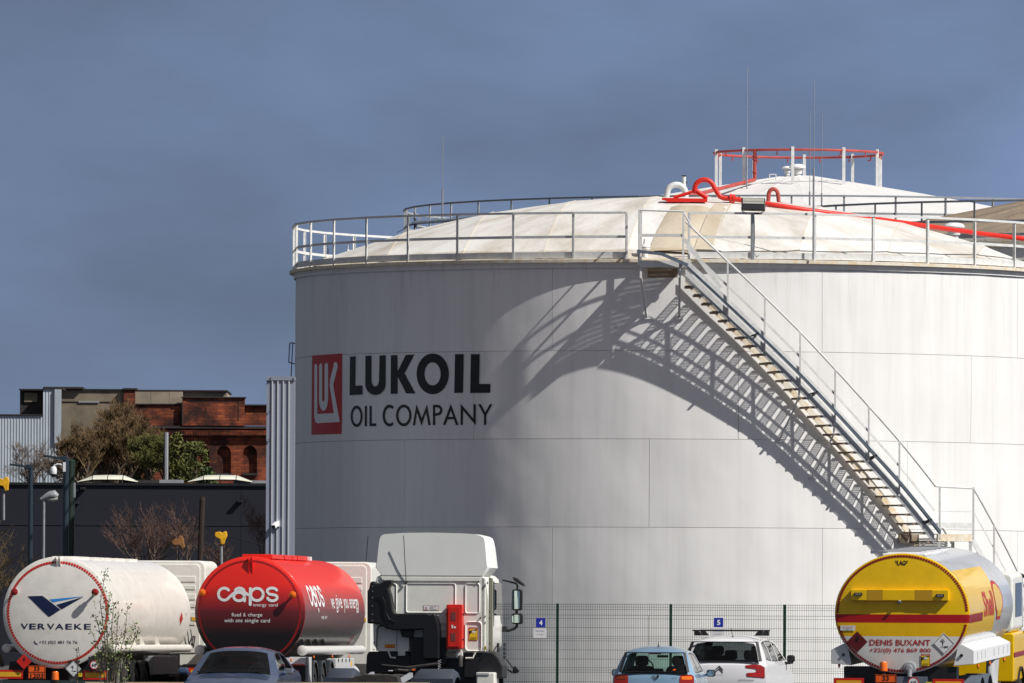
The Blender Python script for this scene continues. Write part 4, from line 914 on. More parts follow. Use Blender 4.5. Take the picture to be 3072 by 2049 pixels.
p = W(499, 1297, DW+8); t = root('roof_mast', Vector((p.x, DW+8, W(499, 1448, DW+8).z)), 'thin grey mast rising from the warehouse roof', 'mast'); MB().tube([(0, 0, 0), (0, 0, p.z-W(499, 1448, DW+8).z)], .09, 8).build('mast', M['greymetal'], t)
# charred post and cables
p = W(604, 1490, 255); t = root('wooden_post', Vector((p.x, 255, 0)), 'charred dark wooden post before the warehouse', 'post'); o2 = Vector((p.x, 255, 0)); q = lambda x, y, D=255: W(x, y, D)-o2
MB().tube([q(598, 1760), q(603, 1600), q(607, 1500), q(609, 1490)], [.07, .07, .075, .05], 9).build('shaft', mat('charred_wood', (.03, .018, .014), .95, var=.5, vs=4, vstretch=(1, 1, .2)), t)
b = MB(); b.tube([q(606, 1576), q(625, 1585), q(640, 1597), q(700, 1612), q(800, 1640), q(880, 1670)], .012, 4); b.tube([q(600, 1576), q(580, 1600), q(560, 1640), q(430, 1668), q(340, 1676)], .01, 4); b.build('cable', M['black'], t)
def yellow_lamp(px, py, pole_y, d, label, ang, s=1, m=None, pm=None):
    p = W(px, py, d); t = root('signal_lamp', p, label, 'lamp'); m = m or M['yl']
    R_ = Matrix.Rotation(radians(ang), 4, 'Y'); b = MB(); b.ext([(-.14*s, .02*s), (-.13*s, .1*s), (-.02*s, .12*s), (.02*s, .09*s), (.09*s, .13*s), (.13*s, .11*s), (.14*s, .02*s), (.1*s, -.06*s), (.07*s, -.16*s), (.0, -.17*s), (-.02*s, -.05*s), (-.09*s, -.02*s)], R_ @ Matrix.Translation((0, -.08, 0)) @ XZ, .16); b.build('lamp_head', m, t, bevel=.015)
    if pole_y: MB().tube([(0.01, 0, -.2*s), (.015, 0, W(px, pole_y, d).z-p.z)], .03, 8).build('pole', pm or M['galv'], t)
M['yl'] = mat('yellow_lamp_paint', (.75, .4, .01), .5, var=.2, vs=8)
M['ylb'] = mat('brown_yellow_paint', (.25, .11, .03), .7, var=.4, vs=8)
yellow_lamp(663, 1611, 1700, 221, 'yellow lamp head on a grey pole behind the red tanker', 0)
yellow_lamp(536, 1628, 1700, 222, 'rusty brown lamp head behind the white tractor cab', -30, m=M['ylb'], pm=M['black'])
yellow_lamp(10, 1451, 1560, 232, 'yellow lamp head at the left edge', -15, 1.1)
yellow_lamp(628, 1699, 0, 220, 'small yellow fitting between the white cab and the red tank', 0, .6)
# ------------------------------------------------------------ fence
fence = root('mesh_fence', Vector((0, 219.8, 0)), 'dark green wire mesh fence standing before the big tank', 'fence')
DF = 219.8; fx = [W(x, 1900, DF).x for x in (1332, 1672, 2012, 2354, 2696, 3038)]; fx = fx+[fx[-1]+2.5]
ZF = 2.03
b = MB(); b.box(-.03, .03, -.03, .03, 0, ZF+.02); q = b.build('fence_post', M['green'], fence); 
for i, x in enumerate(fx):
    o = q if i == 0 else bpy.data.objects.new('fence_post', q.data)
    if i: COL.objects.link(o); o.parent = fence
    zt0 = W(2000, 1812, DF).z; o.location = (x, .045, zt0-ZF-.02)
zt0 = W(2000, 1815, DF).z
def zofs(x): return 0
b = MB(); Lp = 2.5; fold = [0, .055, .11, .31, .51, .70, .75, .80, 1.0, 1.2, 1.39, 1.44, 1.49, 1.7, 1.9, 1.97]
for i in range(50): x = .03+2.44*i/49; b.bar((x, 0, -2.0), (x, 0, .03), .0058)
for f_ in fold:
    yo = -.035 if any(abs(f_-g) < .02 for g in (.055, .75, 1.44)) else -.006
    b.bar((0.02, yo, -f_), (2.48, yo, -f_), .0068)
q = b.build('mesh_panel', M['green'], fence)
for i in range(len(fx)-1):
    o = q if i == 0 else bpy.data.objects.new('mesh_panel', q.data)
    if i: COL.objects.link(o); o.parent = fence
    o.location = (fx[i], 0, zt0+(.004 if i % 2 else 0)); o['kind'] = 'stuff' if False else ''
    del o['kind']
def sign(px, py, num, label, plabel, lines, offy=0):
    p = W(px, py, DF-.06); t = root('number_sign', p, label, 'sign'); w = .103
    MB().box(-w, w, 0, .006, -w, w).build('plate', M['blue'], t); decal('numeral', fit(text2(num, .03), -.032, .04, -.055, .055), lambda x, z: (x, -.002, z), M['pwhite'], t)
    MB().box(-w-.012, -w+.004, -.003, 0, -.006, .006).build('clip', M['galv'], t)
    p2 = W(px-2, py+30, DF-.055); t = root('paper_notice', p2, plabel, 'notice'); MB().box(-.145, .145, 0, .003, -.115, .1).build('sheet', mat('weathered_paper%s' % num, (.62, .62, .64), .6, var=.1, vs=9), t)
    for i, s in enumerate(lines): hw = .012*len(s); decal('text_line', fit(text2(s), -hw, hw, .02-.075*i, .05-.075*i), lambda x, z: (x, -.0015, z), M['greymetal'], t)
sign(1622, 1868, '4', 'blue number sign on the fence just right of the white tractor unit', 'weathered white paper notice hanging under the blue 4 sign', ('VERVAEKE', 'LUKOIL'))
sign(2155.5, 1867.5, '5', 'blue number sign on the fence above the roof rack of the white car', 'white paper notice under the blue 5 sign, behind the roof rack', ('VERVAEKE', 'LUKOIL'))
# low wall just showing at the bottom
t = root('low_wall', Vector((W(255, 2046, 196).x, 196, gz(196))), 'low tan-topped wall just above the bottom edge of the picture', 'low wall')
o2 = Vector((W(255, 2046, 196).x, 196, gz(196))); a = W(255, 2046, 196)-o2; c = W(1290, 2047.5, 196)-o2
M['tan'] = mat('tan_stone', (.42, .3, .17), .85, var=.2, vs=3)
n = 16
for i in range(n):
    x0 = a.x+(c.x-a.x)*i/n; x1 = a.x+(c.x-a.x)*(i+1)/n; zt1 = a.z+(c.z-a.z)*i/n
    MB().box(x0+.004, x1-.004, -.12, .12, zt1-.06, zt1).build('coping_stone', M['tan'], t, bevel=.005)
MB().box(a.x, c.x, -.09, .09, 0, min(a.z, c.z)-.065).build('wall_body', M['concrete'], t)
# ------------------------------------------------------------ tanker lorries
Ry90 = Matrix.Rotation(radians(90), 4, 'Y')
def wheel(par, x, y, z, r=.5, w=.3, side=1, name='wheel'):
    Mx = Matrix.Translation((x, y, z)) @ Matrix.Rotation(pi/2*side, 4, 'Y')
    t = MB().lathe([(r*.58, -w/2), (r*.93, -w/2), (r, -w*.36), (r, w*.36), (r*.93, w/2), (r*.6, w/2), (r*.55, w*.4)], 36, Mx).build(name, M['rubber'], par, smooth=True)
    MB().lathe([(r*.57, -w*.45), (r*.57, w*.42), (r*.5, w*.4), (r*.45, w*.1), (r*.25, w*.08), (r*.2, w*.32), (.001, w*.34)], 24, Mx).build('rim', M['tyrerim'], t, smooth=True); return t
def fender(par, x, y, z, r, w, m, a0=10, a1=170):
    b = MB(); n = 16
    for i in range(n):
        p, q = radians(a0+(a1-a0)*i/n), radians(a0+(a1-a0)*(i+1)/n)
        P = [Vector((x+s, y-rr*cos(a), z+rr*sin(a))) for a in (p, q) for s in (-w/2, w/2) for rr in (r, r-.03)]
        b.quad(P[0], P[2], P[6], P[4]); b.quad(P[1], P[5], P[7], P[3]); b.quad(P[2], P[3], P[7], P[6]); b.quad(P[0], P[4], P[5], P[1])
    return b.build('mudguard', m, par, smooth=True)
def head(rx, rz, dome=.1):   # rear dish: y as function of (x,z)
    return lambda x, z: -dome*max(0, 1-(x/rx)**2-(z/rz)**2)**.7
def tankbody(par, rx, rz, zc, Ln, m_side, m_rear, n=72, dome=.1, lip=.035, nm='tank_shell', rib=.0008):
    b = MB(); Mx = Matrix.Translation((0, 0, zc)) @ Matrix.Rotation(-pi/2, 4, 'X')
    prof = [(1, .02), (1, .10), (.988, .11)]
    L0 = .11
    for i in range(1, 9): y = Ln*i/8; prof += [(.988, y-.08), (.988, y-.04), (.988+rib, y-.03), (.988+rib, y-.01), (.988, y), (.988, y+.04)]
    for i in range(1, 7): a = i/6*pi/2; prof.append((.988*cos(a)*.999+.001, Ln+.45*sin(a)))
    b.lathe([(r*rx, y) for r, y in prof], n, Mx, sz=rz/rx); b.build(nm, m_side, par, smooth=True)
    b = MB(); pr = [(1, .1), (1, .02)]+[(1-.012*(1-cos(a)), .02-.02*sin(a)) for a in (.4, .8, 1.2)]
    k = [(1.0-.012, 0)]+[(u, -dome*(1-u*u)**.7) for u in (.97, .93, .88, .82, .74, .64, .52, .38, .2, .001)]
    b.lathe([(r*rx, y) for r, y in pr+k], n, Mx, sz=rz/rx); return b.build('tank_head', m_rear, par, smooth='all')
def tape(par, rx, rz, zc, n, m, hd, w=.055, fill=.82, skip=None):
    V = []; F = []
    for i in range(n):
        if skip and skip(i/n*360): continue
        a0 = 2*pi*i/n; a1 = 2*pi*(i+fill)/n; j = len(V)
        for a in (a0, a1):
            for s in (0, -w): V.append(((rx+s)*cos(a), (rz+s)*sin(a)))
        F.append((j, j+1, j+3, j+2))
    return decal('reflective_tape', (V, F), lambda x, z: (x, hd(x, z)-.006, z+zc), m, par, kind='stuff')
def words(name, s, bold, x0, x1, z0, z1, fn, m, par, cut=0):
    ws = s.split(' '); n = len(s); i = 0
    for w in ws:
        a = x0+(x1-x0)*i/n; c = x0+(x1-x0)*(i+len(w))/n; i += len(w)+1
        lo = z0 if any(k in w for k in 'gypq') else z0+(z1-z0)*.22; hi = z1 if any(k in w for k in 'bdfhklti&') or w[0].isupper() else z1-(z1-z0)*.22
        decal(name, fit(text2(w, bold), a, c, lo, hi), fn, m, par, cut)
def board(par, x0, x1, z0, z1, y, m_in=None):
    o = MB().box(x0, x1, y-.015, y, z0, z1).build('marker_board', M['taped'], par); MB().box(x0+.05, x1-.05, y-.018, y-.015, z0+.045, z1-.045).build('board_panel', m_in or M['yellow'], o); return o
def diamond(par, x, z, r, y, m, edge=None, what=None, fn=None):
    fn = fn or (lambda a, b_: (a, y, b_))
    f2 = lambda e: (lambda a, b_: (lambda p: (p[0], p[1]-e, p[2]))(fn(a, b_)))
    o = decal('hazard_diamond', poly2([(x-r, z), (x, z-r), (x+r, z), (x, z+r)]), f2(.0), m, par)
    if edge:
        k = .93; decal('diamond_border', loops2([[(x-r*k, z), (x, z-r*k), (x+r*k, z), (x, z+r*k)], [(x-r*k*.93, z), (x, z-r*k*.93), (x+r*k*.93, z), (x, z+r*k*.93)]]), f2(.002), edge, o)
    s = r
    if what == 'flame':
        P = [(0, .1), (.14, .2), (.16, .38), (.08, .52), (.07, .66), (-.02, .56), (-.05, .44), (-.1, .5), (-.15, .36), (-.13, .2)]
        decal('flame', poly2([(x+a*s, z+b_*s-.05*s) for a, b_ in P]), f2(.003), M['ink'], o); decal('flame_base', rect2(x-.18*s, x+.18*s, z+.0*s, z+.03*s), f2(.003), M['ink'], o)
    if what == 'tree':
        st = stroke2([[(x-.1*s, z-.25*s), (x-.08*s, z+.15*s)], [(x-.08*s, z+.1*s), (x+.02*s, z+.4*s)], [(x-.08*s, z+.05*s), (x-.25*s, z+.35*s)], [(x-.07*s, z), (x+.12*s, z+.25*s)], [(x-.08*s, z+.12*s), (x-.1*s, z+.45*s)], [(x-.16*s, z+.2*s), (x-.32*s, z+.2*s)]], .045*s)
        decal('dead_tree', st, f2(.003), M['ink'], o)
        decal('dead_fish', poly2([(x-.02*s, z-.3*s), (x+.15*s, z-.2*s), (x+.3*s, z-.26*s), (x+.4*s, z-.16*s), (x+.42*s, z-.36*s), (x+.3*s, z-.3*s), (x+.15*s, z-.38*s)]), f2(.004), M['ink'], o)
        decal('ground_line', rect2(x-.35*s, x+.35*s, z-.33*s, z-.3*s), f2(.0035), M['ink'], o)
    return o
def plate33(par, x0, x1, z0, z1, y):
    o = MB().box(x0, x1, y-.01, y, z0, z1).build('hazard_plate', M['orange'], par); fy = lambda a, b_: (a, y-.014, b_)
    w = x1-x0; h = z1-z0; zm = (z0+z1)/2
    decal('numeral', fit(text2('33', .02), x0+w*.34, x0+w*.66, zm+h*.09, z1-h*.09), fy, M['ink'], o); decal('numeral', fit(text2('1203', .02), x0+w*.14, x1-w*.1, z0+h*.07, zm-h*.09), fy, M['ink'], o)
    decal('plate_border', loops2([[(x0+.005, z0+.005), (x1-.005, z0+.005), (x1-.005, z1-.005), (x0+.005, z1-.005)], [(x0+.015, z0+.015), (x1-.015, z0+.015), (x1-.015, z1-.015), (x0+.015, z1-.015)]]), fy, M['ink'], o)
    decal('plate_line', rect2(x0+.01, x1-.01, zm-.006, zm+.006), fy, M['ink'], o); return o
def beacon(par, x, y, z, s=1, m='amber'):
    o = MB().lathe([(.08*s, 0), (.08*s, .05*s), (.075*s, .07*s), (.075*s, .15*s), (.06*s, .18*s), (.001, .19*s)], 16, Matrix.Translation((x, y, z))).build('beacon', M[m], par, smooth=True)
    MB().lathe([(.04*s, -.1*s), (.04*s, 0)], 10, Matrix.Translation((x, y, z))).build('beacon_base', M['black'], o); return o
def sixty(par, x, z, r, y):
    b = decal('speed_disc', poly2(circ(x, z, r)), lambda a, c: (a, y, c), M['pwhite'], par); decal('disc_ring', loops2([circ(x, z, r), circ(x, z, r*.82)]), lambda a, c: (a, y-.003, c), M['taped'], b)
    decal('numeral', fit(text2('60', .01), x-r*.55, x+r*.5, z-r*.35, z+r*.35), lambda a, c: (a, y-.004, c), M['ink'], b)
def angles_sticker(par, x0, x1, z0, z1, fn):
    o = decal('blind_spot_sticker', rect2(x0, x1, z0, z1), fn, M['lettered'], par); w = x1-x0; h = z1-z0; f1 = lambda a, c: (lambda p: (p[0], p[1]-.002, p[2]))(fn(a, c)); f2 = lambda a, c: (lambda p: (p[0], p[1]-.004, p[2]))(fn(a, c))
    decal('sticker_field', rect2(x0+w*.06, x1-w*.06, z0+h*.04, z1-h*.14), f1, M['sticker'], o)
    decal('sticker_wedge', poly2([(x0+w*.06, z0+h*.42), (x0+w*.3, z0+h*.6), (x1-w*.06, z0+h*.8), (x1-w*.06, z1-h*.14), (x0+w*.06, z0+h*.72)]), f2, M['ink'], o)
    decal('sticker_figure', poly2(circ(x0+w*.55, z0+h*.66, w*.22, h*.09)), lambda a, c: (lambda p: (p[0], p[1]-.006, p[2]))(fn(a, c)), M['pwhite'], o)
    decal('sticker_text', fit(text2('ANGLES', .01), x0+w*.14, x1-w*.14, z0+h*.16, z0+h*.25), f2, M['ink'], o); decal('sticker_text', fit(text2('MORTS', .01), x0+w*.18, x1-w*.18, z0+h*.06, z0+h*.14), f2, M['ink'], o)
    decal('sticker_text', fit(text2('ATTENTION', .01), x0+w*.1, x1-w*.1, z1-h*.11, z1-h*.03), f2, M['pwhite'], o)
def cab_box(par, cx, y, w, z0, z1, dep, m, roof='flat', vents=True):
    # simple far tractor cab seen from behind over the trailer
    M4 = Matrix.Translation((cx, y, 0)) @ XZ
    o = MB().ext(rrect(-w/2, w/2, z0, z1, .16, 5), M4, dep).build('cab', m, par, bevel=.03)
    MB().ext([(x, z) for x, z in rrect(-w/2+.12, w/2-.12, z0+.3, z1-.08, .1, 4)], Matrix.Translation((cx, y-.02, 0)) @ XZ, .03).build('cab_back_panel', m, o, bevel=.01)
    if vents:
        for i in range(6):
            z = z1-.35-.2*i
            for x0, x1 in ((-.85, -.25), (-.15, .3), (.4, w/2-.22)): MB().box(cx+x0, cx+x1, y-.035, y-.018, z-.13+.03*(i % 2), z).build('cab_rib', m, o, bevel=.01)
    MB().box(cx-.05+w/2-.25, cx+w/2-.12, y-.045, y-.02, z1-1.35, z1-1.27).build('cab_badge', M['yellow'], o)
    return o
def side_fn(rx, rz, zc, e=.005): return lambda y, z: (rx*.988*sqrt(max(0, 1-((z-zc)/(rz*.988))**2))+e, y, z)
# (fits one crop of the photograph)
def trailer(px, py, s, yaw, zg, name, label, K, X0, Y0, m_side, m_rear, Ln=11.3, rx=1.2, cab=True):
    """returns root and converters from the enlarged crop to local rear-plane coordinates"""
    SCL = .952; d = 30000./s*SCL; c = W(px, py, d); r = root(name, Vector((c.x, d, zg)), label, 'tanker lorry', None, (0, 0, -radians(yaw))); r.scale = (SCL, .86, SCL); zc = (c.z-zg)/SCL
    tankbody(r, rx, rx, zc, Ln, m_side, m_rear)
    return r, zc, (lambda X: (X-X0)/K), (lambda Y: zc-(Y-Y0)/K)
# ---- white tanker
K1 = 3.492*140
wt, zc, fx_, fz_ = trailer(173.8, 1837.7, 140, 7.55, gz(204), 'white_tanker', 'white tanker lorry with a dark blue arrow logo, at the far left', K1, 607, 830, M['white'], M['white'])
hd = head(1.2, 1.2); H = lambda x, z: (x, hd(x, z-zc)-.005, z)
tape(wt, 1.105, 1.105, zc, 110, M['taped'], hd)
def P2(pts, fx=None, fz=None): fx = fx or fx_; fz = fz or fz_; return [(fx(a), fz(b_)) for a, b_ in pts]
decal('logo_wing', poly2(P2([(290, 660), (450, 655), (642, 800), (530, 873), (515, 873)])), H, M['navy'], wt, cut=.2)
decal('logo_wing', poly2(P2([(598, 748), (888, 662), (655, 797)])), H, M['navy'], wt, cut=.2)
decal('logo_tip', poly2(P2([(524, 692), (888, 658), (563, 722)])), H, M['cyan'], wt, cut=.2)
lt = 'VERVAEKE'; xs_ = (218, 312, 403, 500, 587, 697, 790, 893); ws_ = (80, 72, 78, 80, 90, 70, 82, 72)
for ch, x0, w_ in zip(lt, xs_, ws_): decal('letter', fit(text2(ch, .015), fx_(x0), fx_(x0+w_), fz_(1006), fz_(946)), H, M['navy'], wt, cut=.2)
decal('phone_number', fit(text2('+32 (0)2 481 76 76', .006), fx_(415), fx_(822), fz_(1166), fz_(1124)), H, M['navy'], wt, cut=.3)
decal('phone_symbol', stroke2([[(fx_(366), fz_(1132)), (fx_(372), fz_(1150)), (fx_(396), fz_(1162))]], .022), H, M['navy'], wt)
def bracket(par, x0, x1, zt_, zb, m):
    b = MB(); y0 = hd(0, (zt_+zb)/2-zc)
    b.ext([(0, 0), (.0, zb-zt_), (-.05, zb-zt_), (-.13, -.05), (-.1, 0)], Matrix.Translation((x0, y0+.06, zt_)) @ Matrix(((0, 0, 1, 0), (1, 0, 0, 0), (0, 1, 0, 0), (0, 0, 0, 1))), .012)
    b.ext([(0, 0), (.0, zb-zt_), (-.05, zb-zt_), (-.13, -.05), (-.1, 0)], Matrix.Translation((x1-.012, y0+.06, zt_)) @ Matrix(((0, 0, 1, 0), (1, 0, 0, 0), (0, 1, 0, 0), (0, 0, 0, 1))), .012)
    b.box(x0, x1, y0-.01, y0+.02, zb-.02, zt_); return b.build('top_bracket', m, par)
bracket(wt, fx_(592), fx_(636), fz_(240), fz_(390), M['white'])
def marker(par, x, z, ym, ml=M['lensred'], mb=None, L_=.2):
    y0 = ym+.02; Mx = Matrix.Translation((x, y0, z)) @ Matrix.Rotation(pi/2, 4, 'X')
    o = MB().lathe([(.028, 0), (.028, L_*.55), (.05, L_*.6), (.06, L_*.75)], 14, Mx).build('marker_arm', mb or M['black'], par, smooth=True)
    MB().lathe([(.06, L_*.74), (.075, L_*.76), (.078, L_*1.0), (.06, L_*1.06), (.001, L_*1.1)], 18, Mx).build('marker_lamp', ml, o, smooth=True)
marker(wt, fx_(160), fz_(615), hd(-.91, .44), mb=M['white']); marker(wt, fx_(1022), fz_(615), hd(.85, .44), L_=.27)
for i, (y0, y1) in enumerate(((.7, 2.9), (3.6, 4.9), (5.2, 6.1), (6.6, 8.0), (8.5, 9.8))): MB().box(-.25, .25, y0, y1-.25, zc+1.15, zc+1.21).build('manhole_box', M['white'], wt, bevel=.01)
def sidepipe(par, m, r=.085, z=None, y0=.25, y1=11.2, x=1.16):
    z = zc-.77 if z is None else z
    for sx in (-1, 1):
        b = MB(); b.tube([(sx*x, y0, z), (sx*x, y1, z)], r, 20); b.lathe([(r*1.12, 0), (r*1.12, -.06), (r*.9, -.075), (.001, -.08)], 20, Matrix.Translation((sx*x, y0+.06, z)) @ Matrix.Rotation(-pi/2, 4, 'X')); b.build('hose_tube', m, par, smooth=True)
sidepipe(wt, M['white'])
for y in (1.4, 3.2, 4.4, 6.6):
    b = MB(); b.ext([(0, 0), (.12, 0), (.02, .2)], Matrix.Translation((1.1, y, zc-.7)) @ XZ, .05); b.build('tube_bracket', M['white'], wt)
SF = side_fn(1.2, 1.2, zc)
diamond_side = lambda y, z: SF(y, z)
o = decal('side_diamond', poly2([(9.7, zc-.11), (9.95, zc-.26), (10.2, zc-.11), (9.95, zc+.04)]), SF, M['lettered'], wt, cut=.1)
decal('side_mark', fit(text2('YT'), 10.55, 10.75, zc-.06, zc+.02), SF, M['greymetal'], wt)
def under(r, zc, axles, wz, m_f, boxes=()):
    MB().box(-.42, -.3, .1, 11, zc-1.25, zc-1.02).build('chassis_beam', M['darkmetal'], r); MB().box(.3, .42, .1, 11, zc-1.25, zc-1.02).build('chassis_beam', M['darkmetal'], r)
    for y in axles:
        for sx in (-1, 1):
            wheel(r, sx*1.06, y, wz, .5, .34, sx); fender(r, sx*1.06, y, wz+.02, .58, .4, m_f)
        MB().tube([(-.9, y, wz), (.9, y, wz)], .08, 10).build('axle', M['darkmetal'], r)
under(wt, zc, (1.6, 3.0, 4.4), .5, M['black'])
MB().box(-1.2, 1.2, .05, .35, zc-1.55, zc-1.44).build('bumper_beam', M['darkmetal'], wt); MB().box(-1.1, 1.1, .36, .5, zc-1.45, zc-1.05).build('rear_carrier', M['black'], wt)
MB().box(-1.25, 1.25, -.1, -.02, fz_(1568), fz_(1540)).build('bumper_bar', mat('green_grey_bar', (.03, .05, .05), .5), wt)
board(wt, fx_(-230), fx_(246), fz_(1525), fz_(1432), -.02); board(wt, fx_(880), fx_(1144), fz_(1530), fz_(1434), -.02)
plate33(wt, fx_(300), fx_(485), fz_(1525), fz_(1385), -.08); diamond(wt, fx_(257), fz_(1345), .165, -.1, M['red'], None, 'flame'); diamond(wt, fx_(783), fz_(1418), .17, -.11, M['pwhite'], M['greymetal'], 'tree')
beacon(wt, fx_(587), -.06, fz_(1535)); sixty(wt, fx_(1005), fz_(1376), .095, -.12); MB().box(fx_(940), fx_(1120), -.1, -.06, fz_(1440), fz_(1290)).build('sign_plate', M['darkmetal'], wt)
MB().box(fx_(735), fx_(835), -.09, -.04, fz_(1560), fz_(1330)).build('plate_holder', M['darkmetal'], wt); MB().box(fx_(836), fx_(870), -.08, -.04, fz_(1500), fz_(1460)).build('yellow_tab', M['sticker'], wt)
MB().box(1.0, 1.24, 5.6, 9.2, zc-1.35, zc-.93).build('side_locker', M['greymetal'], wt, bevel=.02); MB().box(.6, 1.0, 9.3, 11, zc-1.4, zc-.9).build('landing_gear', M['darkmetal'], wt)
cab_box(wt, .12, 12.6, 2.42, .95, zc+1.2, 1.9, M['cabwhite']); MB().box(-.6, .9, 11.0, 15, .5, .9).build('tractor_frame', M['darkmetal'], wt)
for sx in (-1, 1): wheel(wt, sx*1.0+.1, 12.1, .5, .5, .5, sx); wheel(wt, sx*1.05+.1, 14.6, .5, .5, .3, sx)
b = MB()
for k in range(3): b.tube([(.95+.08*k, 11.9, zc-.35), (1.0+.08*k, 11.8, zc-.65), (1.05+.06*k, 11.9, zc-.75), (1.1+.03*k, 12.2, zc-.5)], .015, 5)
b.build('coiled_hose', M['black'], wt); MB().box(.93, 1.0, 11.85, 11.95, zc-.45, zc-.35).build('coupling', M['red'], wt)
# ---- red tanker
def redgrad():
    m = bpy.data.materials.new('red_to_black_livery'); m.use_nodes = True; t = m.node_tree; p = t.nodes['Principled BSDF']; Ln = t.links.new
    tc = t.nodes.new('ShaderNodeTexCoord'); s = t.nodes.new('ShaderNodeSeparateXYZ'); Ln(tc.outputs['Object'], s.inputs[0])
    r = t.nodes.new('ShaderNodeMapRange'); r.inputs[1].default_value = RZC-1.2; r.inputs[2].default_value = RZC+1.2; Ln(s.outputs[2], r.inputs[0])
    c = t.nodes.new('ShaderNodeValToRGB'); Ln(r.outputs[0], c.inputs[0]); e = c.color_ramp.elements; e[0].position = .3; e[0].color = (.006, .004, .005, 1); e[1].position = .75; e[1].color = (.85, .022, .012, 1)
    x = e.new(.5); x.color = (.12, .008, .01, 1); x = e.new(.62); x.color = (.42, .014, .012, 1); Ln(c.outputs[0], p.inputs['Base Color'])
    p.inputs['Roughness'].default_value = .38; p.inputs['Coat Weight'].default_value = .35; p.inputs['Coat Roughness'].default_value = .12
    return m
K2 = 3.492*139; dR = 30000./139*.952; gR = gz(dR); RZC = (W(749.7, 1835.4, dR).z-gR)/.952
M['redgrad'] = redgrad()
rt, zc, fx_, fz_ = trailer(749.7, 1835.4, 139, 6.5, gR, 'red_tanker', 'red tanker lorry fading to black below, with white lettering', K2, 662.5, 822, M['redgrad'], M['redgrad'])
hd = head(1.2, 1.2); H = lambda x, z: (x, hd(x, z-zc)-.005, z)
M['tape2'] = mat('dark_red_tape', (.3, .008, .008), .4)
M['edgered'] = mat('red_edge_band', (.6, .015, .01), .4)
tape(rt, 1.12, 1.12, zc, 120, M['tape2'], hd, w=.04)
b = MB(); b.lathe([(1.203, .03), (1.203, .07), (1.2, .08)], 72, Matrix.Translation((0, 0, zc)) @ Matrix.Rotation(-pi/2, 4, 'X')); b.build('edge_band', M['edgered'], rt)
def ar(cx, cy, rx, ry, a0, a1, n=16): return [(cx+rx*cos(radians(a0+(a1-a0)*i/n)), cy-ry*sin(radians(a0+(a1-a0)*i/n))) for i in range(n+1)]
def caps(fn, tf, par, wd):
    # tf maps crop coordinates to the 2-D plane used by fn
    S = [ar(395, 638, 62, 63, 42, 300, 18)+[(452, 668), (500, 625), (560, 606), (610, 620), (668, 652)],
         ar(558, 620, 52, 46, 150, 0, 10)+[(612, 640), (612, 708)], ar(552, 663, 56, 44, 0, 360, 20),
         [(672, 580), (672, 745)], ar(742, 640, 66, 64, 0, 360, 24),
         ar(900, 606, 52, 34, 20, 180, 8)+[(868, 635), (930, 645)]+ar(905, 672, 50, 34, 40, -170, 10)]
    for i, st in enumerate(S):
        v, f = stroke2([[(x, -y) for x, y in st]], wd if i not in (3,) else wd*1.1)
        decal('letter', ([tf(a, -c) for a, c in v], f), lambda a, c, i=i: (lambda p: (p[0]+(.0008*i if p[0] > 1.0 and par is rt and fn is SF else 0), p[1]-.0008*i, p[2]))(fn(a, c)), M['pwhite'], par)
tf = lambda x, y: (fx_(x), fz_(y))
caps(H, tf, rt, 29)
words('small_print', 'energy card', .004, fx_(703), fx_(960), fz_(775), fz_(733), H, M['pwhite'], rt, .3)
words('small_print', 'fuel & charge', .002, fx_(474), fx_(800), fz_(882), fz_(834), H, M['pwhite'], rt, .3)
words('small_print', 'with one single card', .002, fx_(398), fx_(880), fz_(944), fz_(893), H, M['pwhite'], rt, .3)
bracket(rt, fx_(650), fx_(694), fz_(250), fz_(492), mat('bracket_red', (.75, .02, .012), .35, coat=.3))
marker(rt, fx_(170), fz_(622), hd(-1.0, .4), mb=M['red'], ml=M['amber']); marker(rt, fx_(1128), fz_(642), hd(.96, .37), ml=M['amber'], L_=.24)
for i, (y0, y1) in enumerate(((1.0, 3.0), (3.2, 4.4), (4.6, 5.4), (5.6, 7.3))): MB().box(-.3, .36, y0, y1, zc+1.15, zc+1.25).build('manhole_box', M['pipered'], rt, bevel=.01)
for k in range(3): MB().box(-.3, .42-.06*k, 7.4+.3*k, 7.62+.3*k, zc+1.15, zc+1.24).build('folded_rail', M['pwhite'], rt, bevel=.01)
SF = side_fn(1.2, 1.2, zc, .006)
ty = lambda X: 1.15+(X-315)/660*2.6; tz = lambda Y: zc+.62-(Y-555)/210*.62-((0))
caps(SF, lambda x, y: (ty(x), zc+.60-(y-555)/170*.5), rt, 29)
words('small_print', 'energy card', .004, 3.05, 4.1, zc-.16, zc-.06, SF, M['pwhite'], rt, (0, .05))
words('slogan', 'we give you energy', .004, 5.0, 10.2, zc+.0, zc+.4, SF, M['pwhite'], rt, (0, .06))
decal('side_arrow', poly2([(10.1, zc-.85), (10.5, zc-.5), (10.55, zc-.4), (10.35, zc-.75)]), SF, M['pwhite'], rt, cut=.1); decal('side_arrow', poly2([(9.8, zc-.78), (10.1, zc-.5), (10.2, zc-.48), (9.95, zc-.76)]), SF, M['lettered'], rt, cut=.1)
sidepipe(rt, mat('tube_white', (.72, .71, .68), .35, coat=.2), r=.1, z=zc-.83, y0=.2, x=1.12)
for y in (.9, 2.1, 3.4, 4.7):
    b = MB(); b.ext([(0, 0), (.16, 0), (.03, .3)], Matrix.Translation((.98, y, zc-.82)) @ XZ, .04); b.build('tube_bracket', M['black'], rt)
under(rt, zc, (1.5, 3.0, 4.5), .5, mat('glossy_dark_mudguard', (.02, .025, .03), .25, coat=.3))
M['lgrey'] = mat('light_grey_box', (.5, .51, .51), .5, var=.06, vs=4)
def sx_(X, y): return (X-662.5)/K2-y*.122
